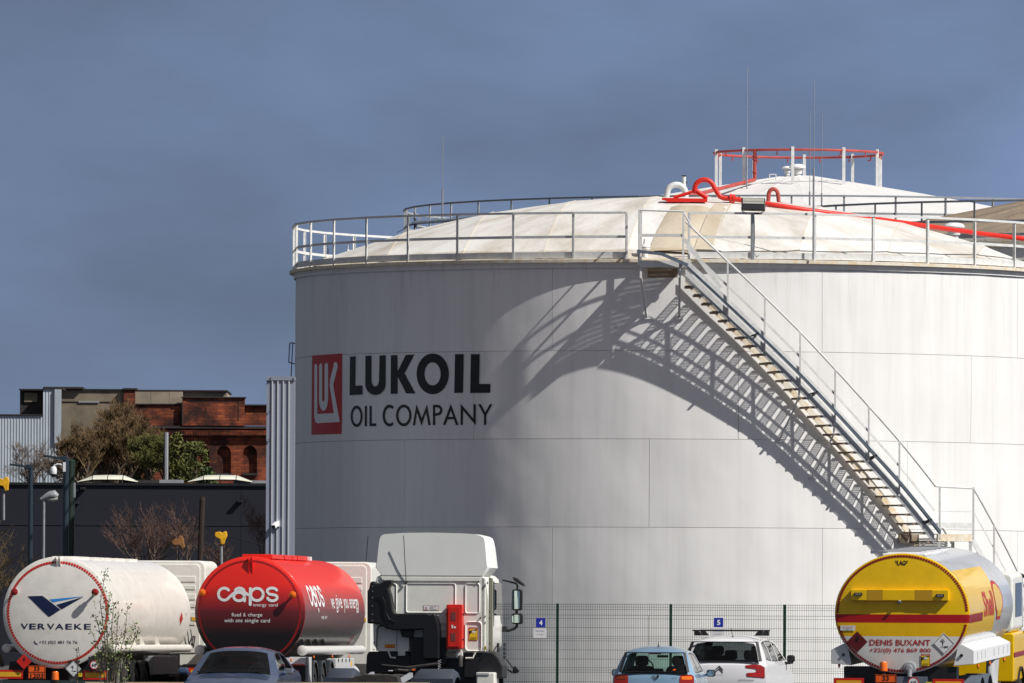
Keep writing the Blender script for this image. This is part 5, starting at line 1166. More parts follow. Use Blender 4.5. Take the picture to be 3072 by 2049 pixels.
MB().box(.85, 1.22, .15, .5, 0.25, fz_(1292)).build('rear_panel', M['lgrey'], rt); MB().box(.5, 1.2, .05, .15, fz_(1370), fz_(1300)).build('lamp_board', M['pwhite'], rt); beacon(rt, fx_(1100), 0, fz_(1332), .25)
MB().box(.4, 1.2, -.02, .04, fz_(1385), fz_(1368)).build('red_rail', M['red'], rt); MB().box(-1.2, 1.2, .05, .3, zc-1.55, fz_(1385)).build('bumper_beam', M['black'], rt)
board(rt, fx_(1090), fx_(1188), fz_(1535), fz_(1430), -.03); board(rt, fx_(20), fx_(200), fz_(1500), fz_(1410), -.03); MB().box(.6, 1.24, -.1, 0, fz_(1565), fz_(1552)).build('bumper_bar', M['greymetal'], rt)
MB().box(1.22, 1.26, .15, .75, 0.1, fz_(1292)).build('mud_panel', M['lgrey'], rt)
MB().box(.95, 1.27, 5.15, 8.6, .35, fz_(1312)).build('side_locker', M['lgrey'], rt, bevel=.015)
for y in (5.5, 6.2, 6.9, 7.6): MB().box(1.27, 1.285, y, y+.08, fz_(1350), fz_(1315)).build('locker_latch', M['darkmetal'], rt)
MB().box(1.27, 1.275, 7.9, 8.15, fz_(1395), fz_(1345)).build('yellow_tag', M['yellow'], rt)
for y in (1.6, 5.0, 8.2): beacon(rt, 1.2, y, fz_(1302), .25)
MB().lathe([(.25, 0), (.25, .9)], 20, Matrix.Translation((1.0, 9.0, .75)) @ Matrix.Rotation(-pi/2, 4, 'X')).build('air_tank', M['lgrey'], rt, smooth=True)
cab_box(rt, .0, 12.4, 2.42, .95, zc+1.16, 1.9, M['cabwhite']); MB().box(-.6, .9, 11.0, 15, .5, .9).build('tractor_frame', M['darkmetal'], rt)
for sx in (-1, 1): wheel(rt, sx*1.0, 12.1, .5, .5, .5, sx); wheel(rt, sx*1.05, 14.6, .5, .5, .3, sx)
MB().tube([(1.05, 12.6, zc+1.1), (1.1, 12.6, zc+1.75)], .01, 5).build('aerial', M['black'], rt)
# ---- yellow tanker
K3 = 3.492*162; dS = 30000./162; gS = gz(dS); cS = W(2707.7, 1840.5, dS)
st = root('yellow_tanker', Vector((cS.x, dS, gS)), 'yellow and white tanker lorry with a red stripe, at the lower right', 'tanker lorry', None, (radians(1.4), 0, -radians(9)))
zc = cS.z-gS; fx_ = lambda X: (X-900)/K3; fz_ = lambda Y: zc-(Y-840)/K3; RX3, RZ3 = 1.258, 1.113
M['sy'] = mat('shiny_yellow_paint', (.88, .54, .0), .3, coat=.4, var=.05, vs=2, dirt=(.45, .27, .02), dirt_amt=.2)
def banded(name, lo, hi, z0, z1, w=(.74, .73, .7)):
    # yellow above z0.., white below (three printed bands by height)
    m = bpy.data.materials.new(name); m.use_nodes = True; t = m.node_tree; p = t.nodes['Principled BSDF']; tc = t.nodes.new('ShaderNodeTexCoord'); s = t.nodes.new('ShaderNodeSeparateXYZ'); t.links.new(tc.outputs['Object'], s.inputs[0])
    r = t.nodes.new('ShaderNodeMapRange'); r.inputs[1].default_value = zc-2; r.inputs[2].default_value = zc+2; t.links.new(s.outputs[2], r.inputs[0])
    c = t.nodes.new('ShaderNodeValToRGB'); c.color_ramp.interpolation = 'CONSTANT'; t.links.new(r.outputs[0], c.inputs[0]); e = c.color_ramp.elements
    q = lambda z: (z-zc+2)/4
    e[0].position = 0; e[0].color = (*w, 1); e[1].position = q(z0); e[1].color = (.86, .5, .0, 1); x = e.new(q(lo)); x.color = (.42, .006, .01, 1); x = e.new(q(hi)); x.color = (.9, .56, .0, 1)
    n = t.nodes.new('ShaderNodeTexNoise'); n.inputs['Scale'].default_value = 3; n.inputs['Detail'].default_value = 8; n.inputs['Roughness'].default_value = .7; t.links.new(tc.outputs['Object'], n.inputs['Vector'])
    mr = t.nodes.new('ShaderNodeMapRange'); mr.inputs[1].default_value = .3; mr.inputs[2].default_value = .7; mr.inputs[3].default_value = .86; mr.inputs[4].default_value = 1.04; t.links.new(n.outputs[0], mr.inputs[0])
    mx = t.nodes.new('ShaderNodeMix'); mx.data_type = 'RGBA'; mx.blend_type = 'MULTIPLY'; mx.inputs[0].default_value = 1; t.links.new(c.outputs[0], mx.inputs[6]); t.links.new(mr.outputs[0], mx.inputs[7]); t.links.new(mx.outputs[2], p.inputs['Base Color'])
    p.inputs['Roughness'].default_value = .32; p.inputs['Coat Weight'].default_value = .3; return m
M['shead'] = banded('yellow_head_livery', fz_(940), fz_(850), fz_(1083), 0)
M['salu'] = mat('white_aluminium', (.66, .68, .7), .25, metal=.35, coat=.3, var=.05, vs=1)
tankbody(st, RX3, RZ3, zc, 7.6, M['salu'], M['shead'], dome=.05, rib=.0004)
hd = head(RX3, RZ3, .05); H = lambda x, z: (x, hd(x, z-zc)-.005, z)
tape(st, RX3*.975, RZ3*.975, zc, 140, M['maroon'], hd, w=.045, skip=lambda a: (a < 2 or a > 349 or 178 < a < 191))
SF = side_fn(RX3, RZ3, zc)
# yellow side band, red stripe, emblem and lettering on the right flank
def sidepoly(y1f, z0, z1, n=14):
    P = [(.12, z0), (.12, z1)]+[(y1f(z1+(z0-z1)*i/n), z1+(z0-z1)*i/n) for i in range(n+1)]; return poly2(P)
yb = lambda z: 4.4+.8*((z-zc)/.787)**2
decal('side_band', sidepoly(yb, zc-.415, zc+.787), SF, M['sy'], st, cut=(0, .06))
SF2 = side_fn(RX3, RZ3, zc, .008); SF3 = side_fn(RX3, RZ3, zc, .011)
decal('side_stripe', rect2(.12, 2.3, zc-.177, zc-.018), SF2, M['maroon'], st, cut=(0, .05))
decal('side_lettering', fit(text2('Shell', .03), 2.5, 4.2, zc-.12, zc+.36), SF2, M['lettered'], st, cut=(0, .05))
fan = [(.0, -.42), (.28, -.42), (.33, -.3), (.62, -.12), (.66, .1), (.55, .3), (.3, .42), (.0, .46), (-.3, .42), (-.55, .3), (-.66, .1), (-.62, -.12), (-.33, -.3), (-.28, -.42)]
decal('shell_emblem', poly2([(5.1+x*1.1, zc+.14+z*.85) for x, z in fan]), SF2, M['lettered'], st, cut=(0, .06)); decal('shell_emblem_inner', poly2([(5.1+x*.92, zc+.14+z*.7) for x, z in fan]), SF3, M['sy'], st, cut=(0, .06))
for k in (-40, -20, 0, 20, 40):
    a = radians(k); decal('emblem_rib', poly2([(5.1+.03, zc-.14), (5.1+.5*sin(a)+.03, zc-.14+.56*cos(a)), (5.1+.5*sin(a)-.03, zc-.14+.56*cos(a)), (5.1-.03, zc-.14)]), side_fn(RX3, RZ3, zc, .013), M['lettered'], st)
# rear bar with two work lamps
yb0 = -.1
o = MB().box(fx_(367), fx_(1394), -.128, yb0+.08, fz_(703), fz_(590)).build('lamp_bar', M['sy'], st, bevel=.008)
for x0, x1, y0, y1 in ((403, 488, 622, 652), (1265, 1350, 633, 664)): q = MB().box(fx_(x0), fx_(x1), -.158, -.128, fz_(y1), fz_(y0)).build('work_lamp', M['black'], o, bevel=.006); MB().box(fx_(x0+12), fx_(x1-12), -.162, -.158, fz_(y1-4), fz_(y0+4)).build('lens', M['chrome'], q)
for x0, x1 in ((540, 705), (1045, 1225)): MB().box(fx_(x0), fx_(x1), -.131, -.128, fz_(702), fz_(591)).build('bar_plate', mat('dull_yellow%d' % x0, (.5, .28, .01), .5), o)
MB().tube([(fx_(880), -.08, fz_(706)), (fx_(880), -.16, fz_(722))], .03, 8).build('reversing_camera', M['greymetal'], st)
decal('maker_mark', fit(text2('LAG', .03), fx_(850), fx_(938), fz_(336), fz_(285)), H, M['ink'], st)
for k in range(3):
    for s in (-1, 1): x = 894+s*(72-k*4); decal('wing_bar', poly2([(fx_(x-s*24), fz_(288+k*11)), (fx_(x), fz_(286+k*11)), (fx_(x-s*4), fz_(292+k*11)), (fx_(x-s*22), fz_(294+k*11))]), H, M['ink'], st)
diamond(st, fx_(428), fz_(1138), .195, 0, mat('dark_red_diamond', (.12, .008, .01), .5), None, 'flame', fn=lambda a, c: (a, hd(a, c-zc)-.012, c))
diamond(st, fx_(1340), fz_(1153), .205, 0, M['pwhite'], M['ink'], 'tree', fn=lambda a, c: (a, hd(a, c-zc)-.012, c))
decal('lettering', fit(text2('DENIS BUXANT', .012), fx_(560), fx_(1200), fz_(1174), fz_(1112)), H, M['lettered'], st, cut=.3)
decal('lettering', fit(text2('+32/(0) 476 869 800', .01), fx_(560), fx_(1203), fz_(1258), fz_(1202)), H, M['lettered'], st, cut=.3)
o = decal('label_plate', rect2(fx_(250), fx_(408), fz_(1020), fz_(968)), lambda a, c: (a, hd(a, c-zc)-.012, c), M['pwhite'], st); decal('label_text', fit(text2('EXCELLENT'), fx_(270), fx_(388), fz_(992), fz_(978)), lambda a, c: (a, hd(a, c-zc)-.015, c), M['lettered'], o); decal('label_text', fit(text2('V-108 / 4'), fx_(285), fx_(375), fz_(1012), fz_(998)), lambda a, c: (a, hd(a, c-zc)-.015, c), M['ink'], o)
angles_sticker(st, fx_(1100), fx_(1194), fz_(1392), fz_(1262), lambda a, c: (a, hd(a, c-zc)-.012, c))
beacon(st, fx_(715), -.16, fz_(1440), .95)
MB().lathe([(.001, -.12), (.05, -.12), (.06, -.06), (.11, -.05), (.125, -.02), (.125, .05)], 24, Matrix.Translation((fx_(980), -.02, fz_(1410))) @ Matrix.Rotation(-pi/2, 4, 'X')).build('outlet_flange', M['greymetal'], st, smooth=True)
MB().tube([(fx_(985), -.1, fz_(1405)), (fx_(985), -.12, fz_(1500))], .045, 10).build('outlet_pipe', M['greymetal'], st)
plate33(st, fx_(630), fx_(850), fz_(1640), fz_(1475), -.2)
board(st, fx_(190), fx_(508), fz_(1640), fz_(1515), -.15); board(st, fx_(1232), fx_(1560), fz_(1640), fz_(1520), -.15)
M['bluegrey'] = mat('blue_grey_steel_plate', (.12, .15, .19), .5, var=.15, vs=5)
MB().box(fx_(850), fx_(1170), -.12, -.05, fz_(1640), fz_(1498)).build('carrier_plate', M['bluegrey'], st); sixty(st, fx_(1030), fz_(1560), .105, -.14)
MB().box(fx_(1160), fx_(1232), -.16, -.14, fz_(1600), fz_(1552)).build('yellow_tab', M['sticker'], st)
# side lockers: sloped white boxes along both flanks
for sx in (-1, 1):
    zt_, zb_ = fz_(1155)-.02, fz_(1385); xi, xo = .98, 1.33
    prof = [(sx*(xi+.05), zt_), (sx*(xi+.13), zt_+.01), (sx*xo, zt_-.1), (sx*xo, zb_+.03), (sx*(xi-.03), zb_)]
    for k, (y0, y1) in enumerate(((.05, 2.1), (2.12, 2.9), (2.92, 6.3))): MB().ext(prof, Matrix.Translation((0, y0, 0)) @ XZ, y1-y0).build('side_locker', M['salu'] if sx < 0 else M['pwhite'], st, bevel=.008)
    for y in (.6, 1.3, 1.9, 3.4, 4.2, 5.0, 5.8): MB().box(sx*(xo-.02), sx*(xo+.012), y, y+.03, zb_+.1, zt_-.14).build('locker_rib', M['lgrey'], st)
    MB().tube([(sx*1.1, .02, (zt_+zb_)/2), (sx*1.1, .045, (zt_+zb_)/2)], .03, 8).build('locker_knob', M['black'], st)
    for y in (1.0, 3.0, 5.5): beacon(st, sx*1.3, y, zb_-.05, .3)
MB().box(-1.1, 1.0, .1, .5, .3, fz_(1400)).build('rear_carrier', M['black'], st); MB().box(-.45, -.3, .3, 9.5, .7, 1.0).build('chassis_beam', M['darkmetal'], st); MB().box(.3, .45, .3, 9.5, .7, 1.0).build('chassis_beam', M['darkmetal'], st)
for y in (1.9, 3.2):
    for sx in (-1, 1): wheel(st, sx*1.0, y, .5-.02*y, .5, .5, sx); fender(st, sx*1.06, y, .55, .6, .45, M['bluegrey'])
for sx in (-1, 1): wheel(st, sx*1.05, 9.3, .4, .5, .32, sx)
b = MB()
for k in range(3): b.tube([(1.2, 3.9+.25*k, .8), (1.22, 4.0+.25*k, fz_(1370)), (1.15, 4.1+.25*k, fz_(1340))], .1, 10)
b.build('air_filter_pipe', M['lgrey'], st, smooth=True)
for k, y in enumerate((.4, 1.2, 2.0, 2.8, 3.6, 4.4, 5.2)):
    MB().box(-.42, .38-.03*k, y, y+.5, zc+1.06, zc+1.105+.012*(k % 2)).build('manhole_cover', M['pwhite'], st, bevel=.01)
    MB().tube([(-.5, y+.1, zc+1.14), (.3, y+.1, zc+1.145)], .012, 5).build('catwalk_bar', M['greymetal'], st)
# cab of the yellow tanker
M4 = Matrix.Translation((0, 8.2, 0)) @ XZ
MB().ext(rrect(-1.17, 1.17, zc-.55, zc+.6, .12, 5), M4, 2.0).build('cab_upper', M['cabwhite'], st, bevel=.04); MB().ext(rrect(-1.2, 1.2, zc-1.5, zc-.552, .05, 3), M4, 2.1).build('cab_lower', M['sy'], st, bevel=.04)
MB().box(1.165, 1.182, 8.7, 9.8, zc-.25, zc+.4).build('side_window', M['glassd'], st); MB().box(1.19, 1.21, 8.21, 10.2, zc-1.02, zc-.93).build('cab_stripe', M['maroon'], st)
fender(st, 1.06, 9.3, .5, .62, .36, M['black'])
b = MB(); b.tube([(1.1, 10.0, zc+.55), (1.35, 10.05, zc+.45), (1.5, 10.05, zc+.35)], .035, 6); b.box(1.4, 1.62, 9.95, 10.1, zc-.3, zc+.35); b.tube([(1.1, 10.1, zc-.6), (1.4, 10.1, zc-.55), (1.5, 10.08, zc-.3)], .03, 6); b.build('wing_mirror', M['black'], st)
# ------------------------------------------------------------ tractor unit without trailer
K4 = 3.207*141; dD = 30000./141*.952; gD = gz(dD); cD = W(1289.8, 1900, dD)
df = root('tractor_unit', Vector((cD.x, dD, gD)), 'white high-roofed tractor unit seen from behind, with no trailer', 'lorry', None, (0, 0, -radians(9.5))); df.scale = (.952, .952, .952)
fx_ = lambda X: (X-737)/K4; fz_ = lambda Y: W(1289.8, 1560+Y/3.207, dD).z/.952-gD/.952
def ppoly(pts): return [(fx_(a), fz_(b_)) for a, b_ in pts]
def slab(name, pts, y0, y1, m, par=df, bevel=.01, raw=False): return MB().ext(pts if raw else ppoly(pts), Matrix.Translation((0, y0, 0)) @ XZ, y1-y0).build(name, m, par, bevel=bevel)
cw = M['cabwhite']
# roof fairing: lofted from the rear outline forward
def loft(name, secs, m, par, smooth=True, caps=True):
    b = MB(); n = len(secs[0])
    for s in secs: b.v += [Vector(p) for p in s]
    for i in range(len(secs)-1):
        for j in range(n): k = (j+1) % n; a = i*n; b.f.append((a+j, a+k, a+n+k, a+n+j))
    if caps: b.f.append(tuple(range(n))[::-1]); b.f.append(tuple(range((len(secs)-1)*n, len(secs)*n)))
    return b.build(name, m, par, smooth=smooth)
o1 = ppoly([(203, 458), (212, 400), (225, 260), (236, 185), (250, 155), (285, 138), (450, 126), (720, 121), (1000, 126), (1180, 137), (1235, 150), (1262, 165), (1275, 190), (1285, 280), (1298, 420), (1302, 458)])
low = ppoly([(1250, 535), (265, 535)])
sec = lambda P, y, s, dz, sh=0: [(p[0]*s+sh, y, p[1]+dz*(p[1]-fz_(458))) for p in P]
o2 = o1+low
loft('roof_fairing', [sec(o2, -.03, .985, 0), sec(o2, 0, 1, 0), sec(o2, .25, 1.015, 0), [(x*1.02, .9, z) for x, y, z in sec(o2, 0, 1.0, -.02)], [(x*.99, 1.45, z) for x, y, z in sec(o2, 0, .98, -.25)], [(x*.95, 1.85, z) for x, y, z in sec(o2, 0, .95, -.62)]], mat('fairing_white', (.84, .86, .82), .45, var=.03, vs=2, coat=.1), df)
# cab body
body = rrect(-1.17, 1.18, fz_(1265), fz_(540), .07, 3)
slab('cab_back', body, 0, .12, cw, raw=True, bevel=.02)
slab('cab_gutter', ppoly([(250, 545), (1240, 545), (1215, 590), (275, 590)]), -.03, .0, cw, raw=True, bevel=.012)
bb = MB(); prof = [(1.14, fz_(1265)), (1.24, fz_(1200)), (1.25, fz_(1000)), (1.23, fz_(760)), (1.17, fz_(560)), (1.1, fz_(530)), (-1.1, fz_(530)), (-1.17, fz_(560)), (-1.23, fz_(760)), (-1.25, fz_(1000)), (-1.24, fz_(1200)), (-1.14, fz_(1265))]
loft('cab_body', [[(x, .12, z) for x, z in prof], [(x*1.0, .5, z) for x, z in prof], [(x, 1.6, z) for x, z in prof], [(x*.97, 2.05, z-.02) for x, z in prof], [(x*.85, 2.25, z*.98) for x, z in prof]], cw, df)
for X in (1265, 1335): slab('corner_strip', [(X-30, 545), (X+12, 560), (X+14, 1262), (X-28, 1262)], .0 if X < 1300 else .02, .06, cw if X < 1300 else mat('olive_trim', (.3, .3, .22), .5), bevel=.012)
b = MB()
for X, Y in ((1297, 597), (1297, 610), (1320, 880), (1320, 941), (1320, 1187), (1320, 1250), (192, 1183), (192, 1250), (1212, 588), (288, 582), (1232, 938)): b.box(fx_(X)-.012, fx_(X)+.012, -.045, -.0, fz_(Y)-.012, fz_(Y)+.012)
b.build('bolt', M['black'], df); 
def panel(name, x0, x1, y0, y1, r=.05, dep=.02, inner=.025, m=cw):
    P = rrect(fx_(x0), fx_(x1), fz_(y1), fz_(y0), r, 4); Q = rrect(fx_(x0)+inner, fx_(x1)-inner, fz_(y1)+inner, fz_(y0)-inner, r*.7, 4); b = MB(); n = len(P)
    b.v += [Vector((p[0], 0, p[1])) for p in P]+[Vector((p[0], -dep, p[1])) for p in [((P[i][0]+Q[i][0])/2, (P[i][1]+Q[i][1])/2) for i in range(n)]]+[Vector((p[0], -.003, p[1])) for p in Q]
    for i in range(n): j = (i+1) % n; b.f += [(i, j, n+j, n+i), (n+i, n+j, 2*n+j, 2*n+i)]
    b.f.append(tuple(range(2*n, 3*n))); return b.build(name, m, df, smooth=True)
panel('pressed_panel', 500, 990, 605, 895); panel('pressed_panel', 1078, 1225, 605, 900); panel('pressed_panel', 330, 414, 610, 895)
panel('pressed_panel', 1080, 1247, 972, 1262, .09, .03); panel('pressed_panel', 218, 540, 1015, 1268, .06, .03); slab('panel_joint', [(410, 1030), (418, 1030), (418, 1260), (410, 1260)], -.006, 0, M['greymetal'], bevel=0)
for y in (975, 1045, 1105): slab('body_rib', [(560, y), (905, y), (905, y+25), (560, y+25)], -.02, 0, cw, bevel=.008)
# door, window and side details on the right flank
xs1 = 1.255
MB().ext([(.75, fz_(1000)), (.8, fz_(600)), (1.75, fz_(600)), (1.95, fz_(900)), (1.95, fz_(990))], Matrix(((0, 0, 1, xs1-.02), (1, 0, 0, 0), (0, 1, 0, 0), (0, 0, 0, 1))), .008).build('door_window', M['glassd'], df)
MB().ext([(.7, fz_(1020)), (.74, fz_(585)), (.78, fz_(585)), (.76, fz_(1020))], Matrix(((0, 0, 1, xs1-.02), (1, 0, 0, 0), (0, 1, 0, 0), (0, 0, 0, 1))), .02).build('door_seal', M['black'], df)
MB().box(xs1-.01, xs1+.02, 1.2, 1.35, fz_(1270), fz_(1180)).build('door_handle', M['black'], df)
for k in range(4): MB().box(xs1+.0, xs1+.03, 1.95, 2.15, fz_(1215+42*k), fz_(1180+42*k)).build('front_grille', M['black'], df)
slab('sun_visor', [(1385, 540), (1430, 552), (1500, 612), (1500, 632), (1460, 612), (1400, 575)], 2.0, 2.2, M['black'])
b = MB(); A3 = lambda X, Y, y=2.1: Vector((fx_(X)-y*.167+.0, y, fz_(Y)))
b.tube([A3(1440, 572), A3(1475, 577), A3(1575, 603), A3(1587, 620), A3(1585, 665)], .022, 8); b.tube([A3(1465, 1045), A3(1500, 1062), A3(1560, 1042), A3(1585, 1015), A3(1588, 985)], .032, 8); b.tube([A3(1580, 850), A3(1580, 900)], .03, 8); b.box(A3(1465, 0).x-.05, A3(1465, 0).x+.05, 2.0, 2.15, fz_(1075), fz_(1020)); ma = b.build('mirror_arm', M['black'], df, smooth=True)
for (x0, x1, y0, y1) in ((1535, 1638, 660, 864), (1533, 1643, 893, 997)):
    P = [(A3(a, 0).x, c) for a, c in ((x0, 0), (x1, 0))]; q = MB().ext(rrect(P[0][0], P[1][0], fz_(y1), fz_(y0), .05, 4), Matrix.Translation((0, 2.05, 0)) @ XZ, .12).build('mirror_housing', M['black'], ma, bevel=.02)
    MB().ext(rrect(P[0][0]+.015, P[1][0]-.05, fz_(y1)+.03, fz_(y0)-.03, .03, 4), Matrix.Translation((0, 2.042, 0)) @ XZ, .005).build('mirror_glass', M['mirror'], ma)
b = MB()
for (x0, x1, y0, y1) in ((105, 175, 665, 860), (105, 160, 900, 997)):
    xa = fx_(x0)-.3; q = MB().ext(rrect(fx_(x0), fx_(x1), fz_(y1), fz_(y0), .045, 4), Matrix.Translation((0, .9, 0)) @ XZ, .12).build('mirror_housing', M['black'], df, bevel=.02)
    MB().ext(rrect(fx_(x0)+.01, fx_(x1)-.02, fz_(y1)+.03, fz_(y0)-.03, .03, 4), Matrix.Translation((0, .892, 0)) @ XZ, .005).build('mirror_glass', M['mirror'], q)
# air intake snorkel
gb = mat('snorkel_black', (.008, .008, .009), .38, var=.1, vs=4)
slab('intake_tower', [(165, 660), (175, 600), (215, 590), (230, 612), (285, 610), (320, 580), (388, 578), (390, 605), (352, 660), (372, 720), (398, 860), (415, 905), (400, 1060), (340, 1050), (265, 1005), (150, 998), (148, 690)], -.32, -.02, gb, bevel=.035)
slab('intake_duct', [(398, 902), (720, 900), (775, 912), (795, 896), (818, 920), (845, 1000), (855, 1100), (852, 1340), (695, 1340), (693, 1052), (600, 1060), (400, 1062), (345, 1045), (350, 960)], -.34, -.03, gb, bevel=.04)
slab('intake_foot', [(458, 1055), (590, 1055), (580, 1130), (475, 1128)], -.2, 0, gb, bevel=.02)
b = MB(); b.tube([(fx_(250), -.345, fz_(740)), (fx_(300), -.35, fz_(745)), (fx_(325), -.35, fz_(800)), (fx_(335), -.35, fz_(900)), (fx_(370), -.35, fz_(960)), (fx_(430), -.35, fz_(985))], .014, 6); b.build('intake_ridge', gb, df)
b = MB()
for Y in (640, 690, 750, 830, 910, 970): b.box(fx_(200)-.008, fx_(200)+.008, -.335, -.32, fz_(Y)-.008, fz_(Y)+.008)
b.build('rivet', M['greymetal'], df)
MB().tube([(fx_(300), -.03, fz_(1018)), (fx_(240), -.03, fz_(1024)), (fx_(222), -.03, fz_(1045)), (fx_(220), -.03, fz_(1262))], .012, 6).build('black_seal', M['black'], df)
slab('engine_cover', [(545, 1130), (905, 1130), (905, 1395), (560, 1395)], -.1, 1.2, M['black'], bevel=.02)
MB().box(-1.0, 1.05, .13, 2.1, .35, 1.22).build('engine_block', M['black'], df); MB().box(-.38, .38, -3.9, .3, .45, .62).build('gearbox', M['black'], df)
slab('wing_mudguard', [(118, 1300), (140, 1268), (520, 1268), (560, 1330), (560, 1480), (110, 1480)], .0, .6, M['black'], bevel=.03)
slab('wing_mudguard', [(1060, 1275), (1360, 1275), (1400, 1320), (1440, 1400), (1440, 1520), (1060, 1520)], .05, .7, M['black'], bevel=.03)
for x0, x1 in ((335, 420), (1145, 1180)):
    b = MB(); b.tube([(fx_(x0), -.05, fz_(1262)), (fx_(x0+25), -.05, fz_(1325)), (fx_(x0+75), -.05, fz_(1328))] if x0 < 500 else [(fx_(1185), -.05, fz_(1270)), (fx_(1160), -.05, fz_(1325)), (fx_(1090), -.05, fz_(1328))], .02, 6); b.build('cab_step_tube', cw, df)
for x0, x1 in ((430, 500), (1010, 1060)): MB().box(fx_(x0), fx_(x1), -.06, 0, fz_(1308), fz_(1262)).build('cab_lock', cw, df, bevel=.01)
# fire extinguisher box
fe = MB().ext(rrect(fx_(915), fx_(1070), fz_(1240), fz_(812), .03, 3), Matrix.Translation((0, -.26, 0)) @ XZ, .24).build('extinguisher_box', M['red'], df, bevel=.02)
MB().ext(rrect(fx_(935), fx_(1050), fz_(1218), fz_(838), .02, 3), Matrix.Translation((0, -.285, 0)) @ XZ, .03).build('box_door', M['red'], fe, bevel=.01)
for y0, y1 in ((885, 968), (1085, 1165)): MB().ext(rrect(fx_(963), fx_(1010), fz_(y1), fz_(y0), .008, 2), Matrix.Translation((0, -.29, 0)) @ XZ, .01).build('box_window', mat('dull_window', (.2, .05, .045), .3) if y0 < 900 else bpy.data.materials['dull_window'], fe)
decal('box_symbol', poly2(rrect(fx_(970), fx_(985), fz_(1040), fz_(1008), .003)), lambda a, c: (a, -.288, c), M['pwhite'], fe); decal('box_symbol', poly2(rrect(fx_(992), fx_(1012), fz_(1040), fz_(1022), .003)), lambda a, c: (a, -.288, c), M['pwhite'], fe)
for Y in (910, 1150): MB().box(fx_(1068), fx_(1080), -.2, -.15, fz_(Y+8), fz_(Y-8)).build('latch', M['black'], fe); MB().box(fx_(903), fx_(916), -.15, -.1, fz_(Y+12), fz_(Y-12)).build('hinge', M['red'], fe)
angles_sticker(df, fx_(1118), fx_(1205), fz_(1157), fz_(1030), lambda a, c: (a, -.012, c))
o = decal('warning_label', rect2(fx_(672), fx_(824), fz_(872), fz_(822)), lambda a, c: (a, -.008, c), M['lettered'], df); decal('label_field', rect2(fx_(676), fx_(820), fz_(869), fz_(825)), lambda a, c: (a, -.01, c), M['pwhite'], o)
decal('warning_triangle', loops2([[(fx_(682), fz_(866)), (fx_(714), fz_(866)), (fx_(698), fz_(832))], [(fx_(688), fz_(863)), (fx_(708), fz_(863)), (fx_(698), fz_(840))]]), lambda a, c: (a, -.012, c), M['lettered'], o)
for k, s in enumerate(('CHASSIS ACIER', 'DANGER', 'CAMION ELEVATEUR')): decal('label_text', fit(text2(s), fx_(735), fx_(800 if k != 1 else 770), fz_(839+13*k), fz_(830+13*k)), lambda a, c: (a, -.012, c), M['ink'], o)
o = decal('orange_label', rect2(fx_(298), fx_(398), fz_(1233), fz_(1198)), lambda a, c: (a, -.012, c), M['orange'], df); 
for k in range(3): decal('label_mark', rect2(fx_(305+32*k), fx_(328+32*k), fz_(1222), fz_(1203)), lambda a, c: (a, -.014, c), M['yellow'], o)
decal('yellow_mark', rect2(fx_(1272), fx_(1286), fz_(1250), fz_(1208)), lambda a, c: (a, -.006, c), M['sticker'], df)
MB().tube([(fx_(505), -.04, fz_(605)), (fx_(497), -.1, fz_(400)), (fx_(488), -.16, fz_(150))], .009, 6).build('aerial', M['black'], df); MB().lathe([(.022, -.02), (.022, .02), (.001, .03)], 10, Matrix.Translation((fx_(505), -.05, fz_(607)))).build('aerial_base', M['black'], df)
# chassis, fenders, fifth wheel nearer to us
for sx in (-1, 1): MB().box(sx*.42-.05, sx*.42+.05, -4.2, 1.5, .5, .72).build('chassis_beam', M['rubber'], df)
M['mud'] = mat('dark_blue_grey_mudguard', (.035, .045, .065), .55, var=.1, vs=6, bump=.004, bs=20)
def fend(X0, X1, Yt):
    b = MB(); x0, x1 = fx_(X0), fx_(X1); zt2_ = fz_(Yt); n = 10; yc = -2.6; r = .62
    secs = []
    for i in range(n+1):
        a = pi*(.03+.94*i/n); y = yc-r*1.1*cos(a); z = zt2_-r*1.02+r*1.02*sin(a)
        secs.append([(x0, y, z-.16), (x0+.03, y, z-.05), (x0+.1, y, z), (x1-.1, y, z), (x1-.03, y, z-.05), (x1, y, z-.16)])
    for s in secs: b.v += [Vector(p) for p in s]
    for i in range(n):
        for j in range(5): q = i*6+j; b.f.append((q, q+1, q+7, q+6))
    o = b.build('rear_mudguard', M['mud'], df, smooth=True); wheel(df, (x0+x1)/2, yc, zt2_-.6, .5, .55, 1)
    b = MB(); b.bar((x0, yc-.62, zt2_-.3), (x1, yc-.62, zt2_-.3), .03, .2); b.build('mudguard_skirt', M['mud'], df)
fend(-35, 262, 1425); fend(812, 1215, 1428)
MB().box(fx_(1205), fx_(1385), -.2, .35, .3, fz_(1462)).build('battery_box', M['cabwhite'], df, bevel=.03); MB().box(fx_(1205), fx_(1335), -.22, .3, fz_(1490), fz_(1465)).build('battery_lid', M['lgrey'], df, bevel=.01)
slab('crossmember', [(235, 1545), (330, 1500), (420, 1480), (660, 1480), (740, 1500), (760, 1568), (235, 1568)], -3.9, -3.6, M['darkmetal'], bevel=.02)
slab('fifth_wheel', [(330, 1540), (360, 1490), (520, 1478), (560, 1500), (620, 1478), (735, 1490), (700, 1545)], -2.9, -2.2, M['darkmetal'], bevel=.03)
MB().bar((fx_(360), -3.4, fz_(1560)), (fx_(420), -2.9, fz_(1480)), .08, .1).build('ramp_rail', M['greymetal'], df); MB().bar((fx_(700), -3.4, fz_(1560)), (fx_(790), -2.9, fz_(1485)), .08, .1).build('ramp_rail', M['greymetal'], df)
b = MB()
b.tube([(fx_(870)+.03*cos(i*1.3), -.5+.03*sin(i*1.3), fz_(1345)-i*.011) for i in range(28)], .008, 5); b.build('air_coil', M['greymetal'], df)
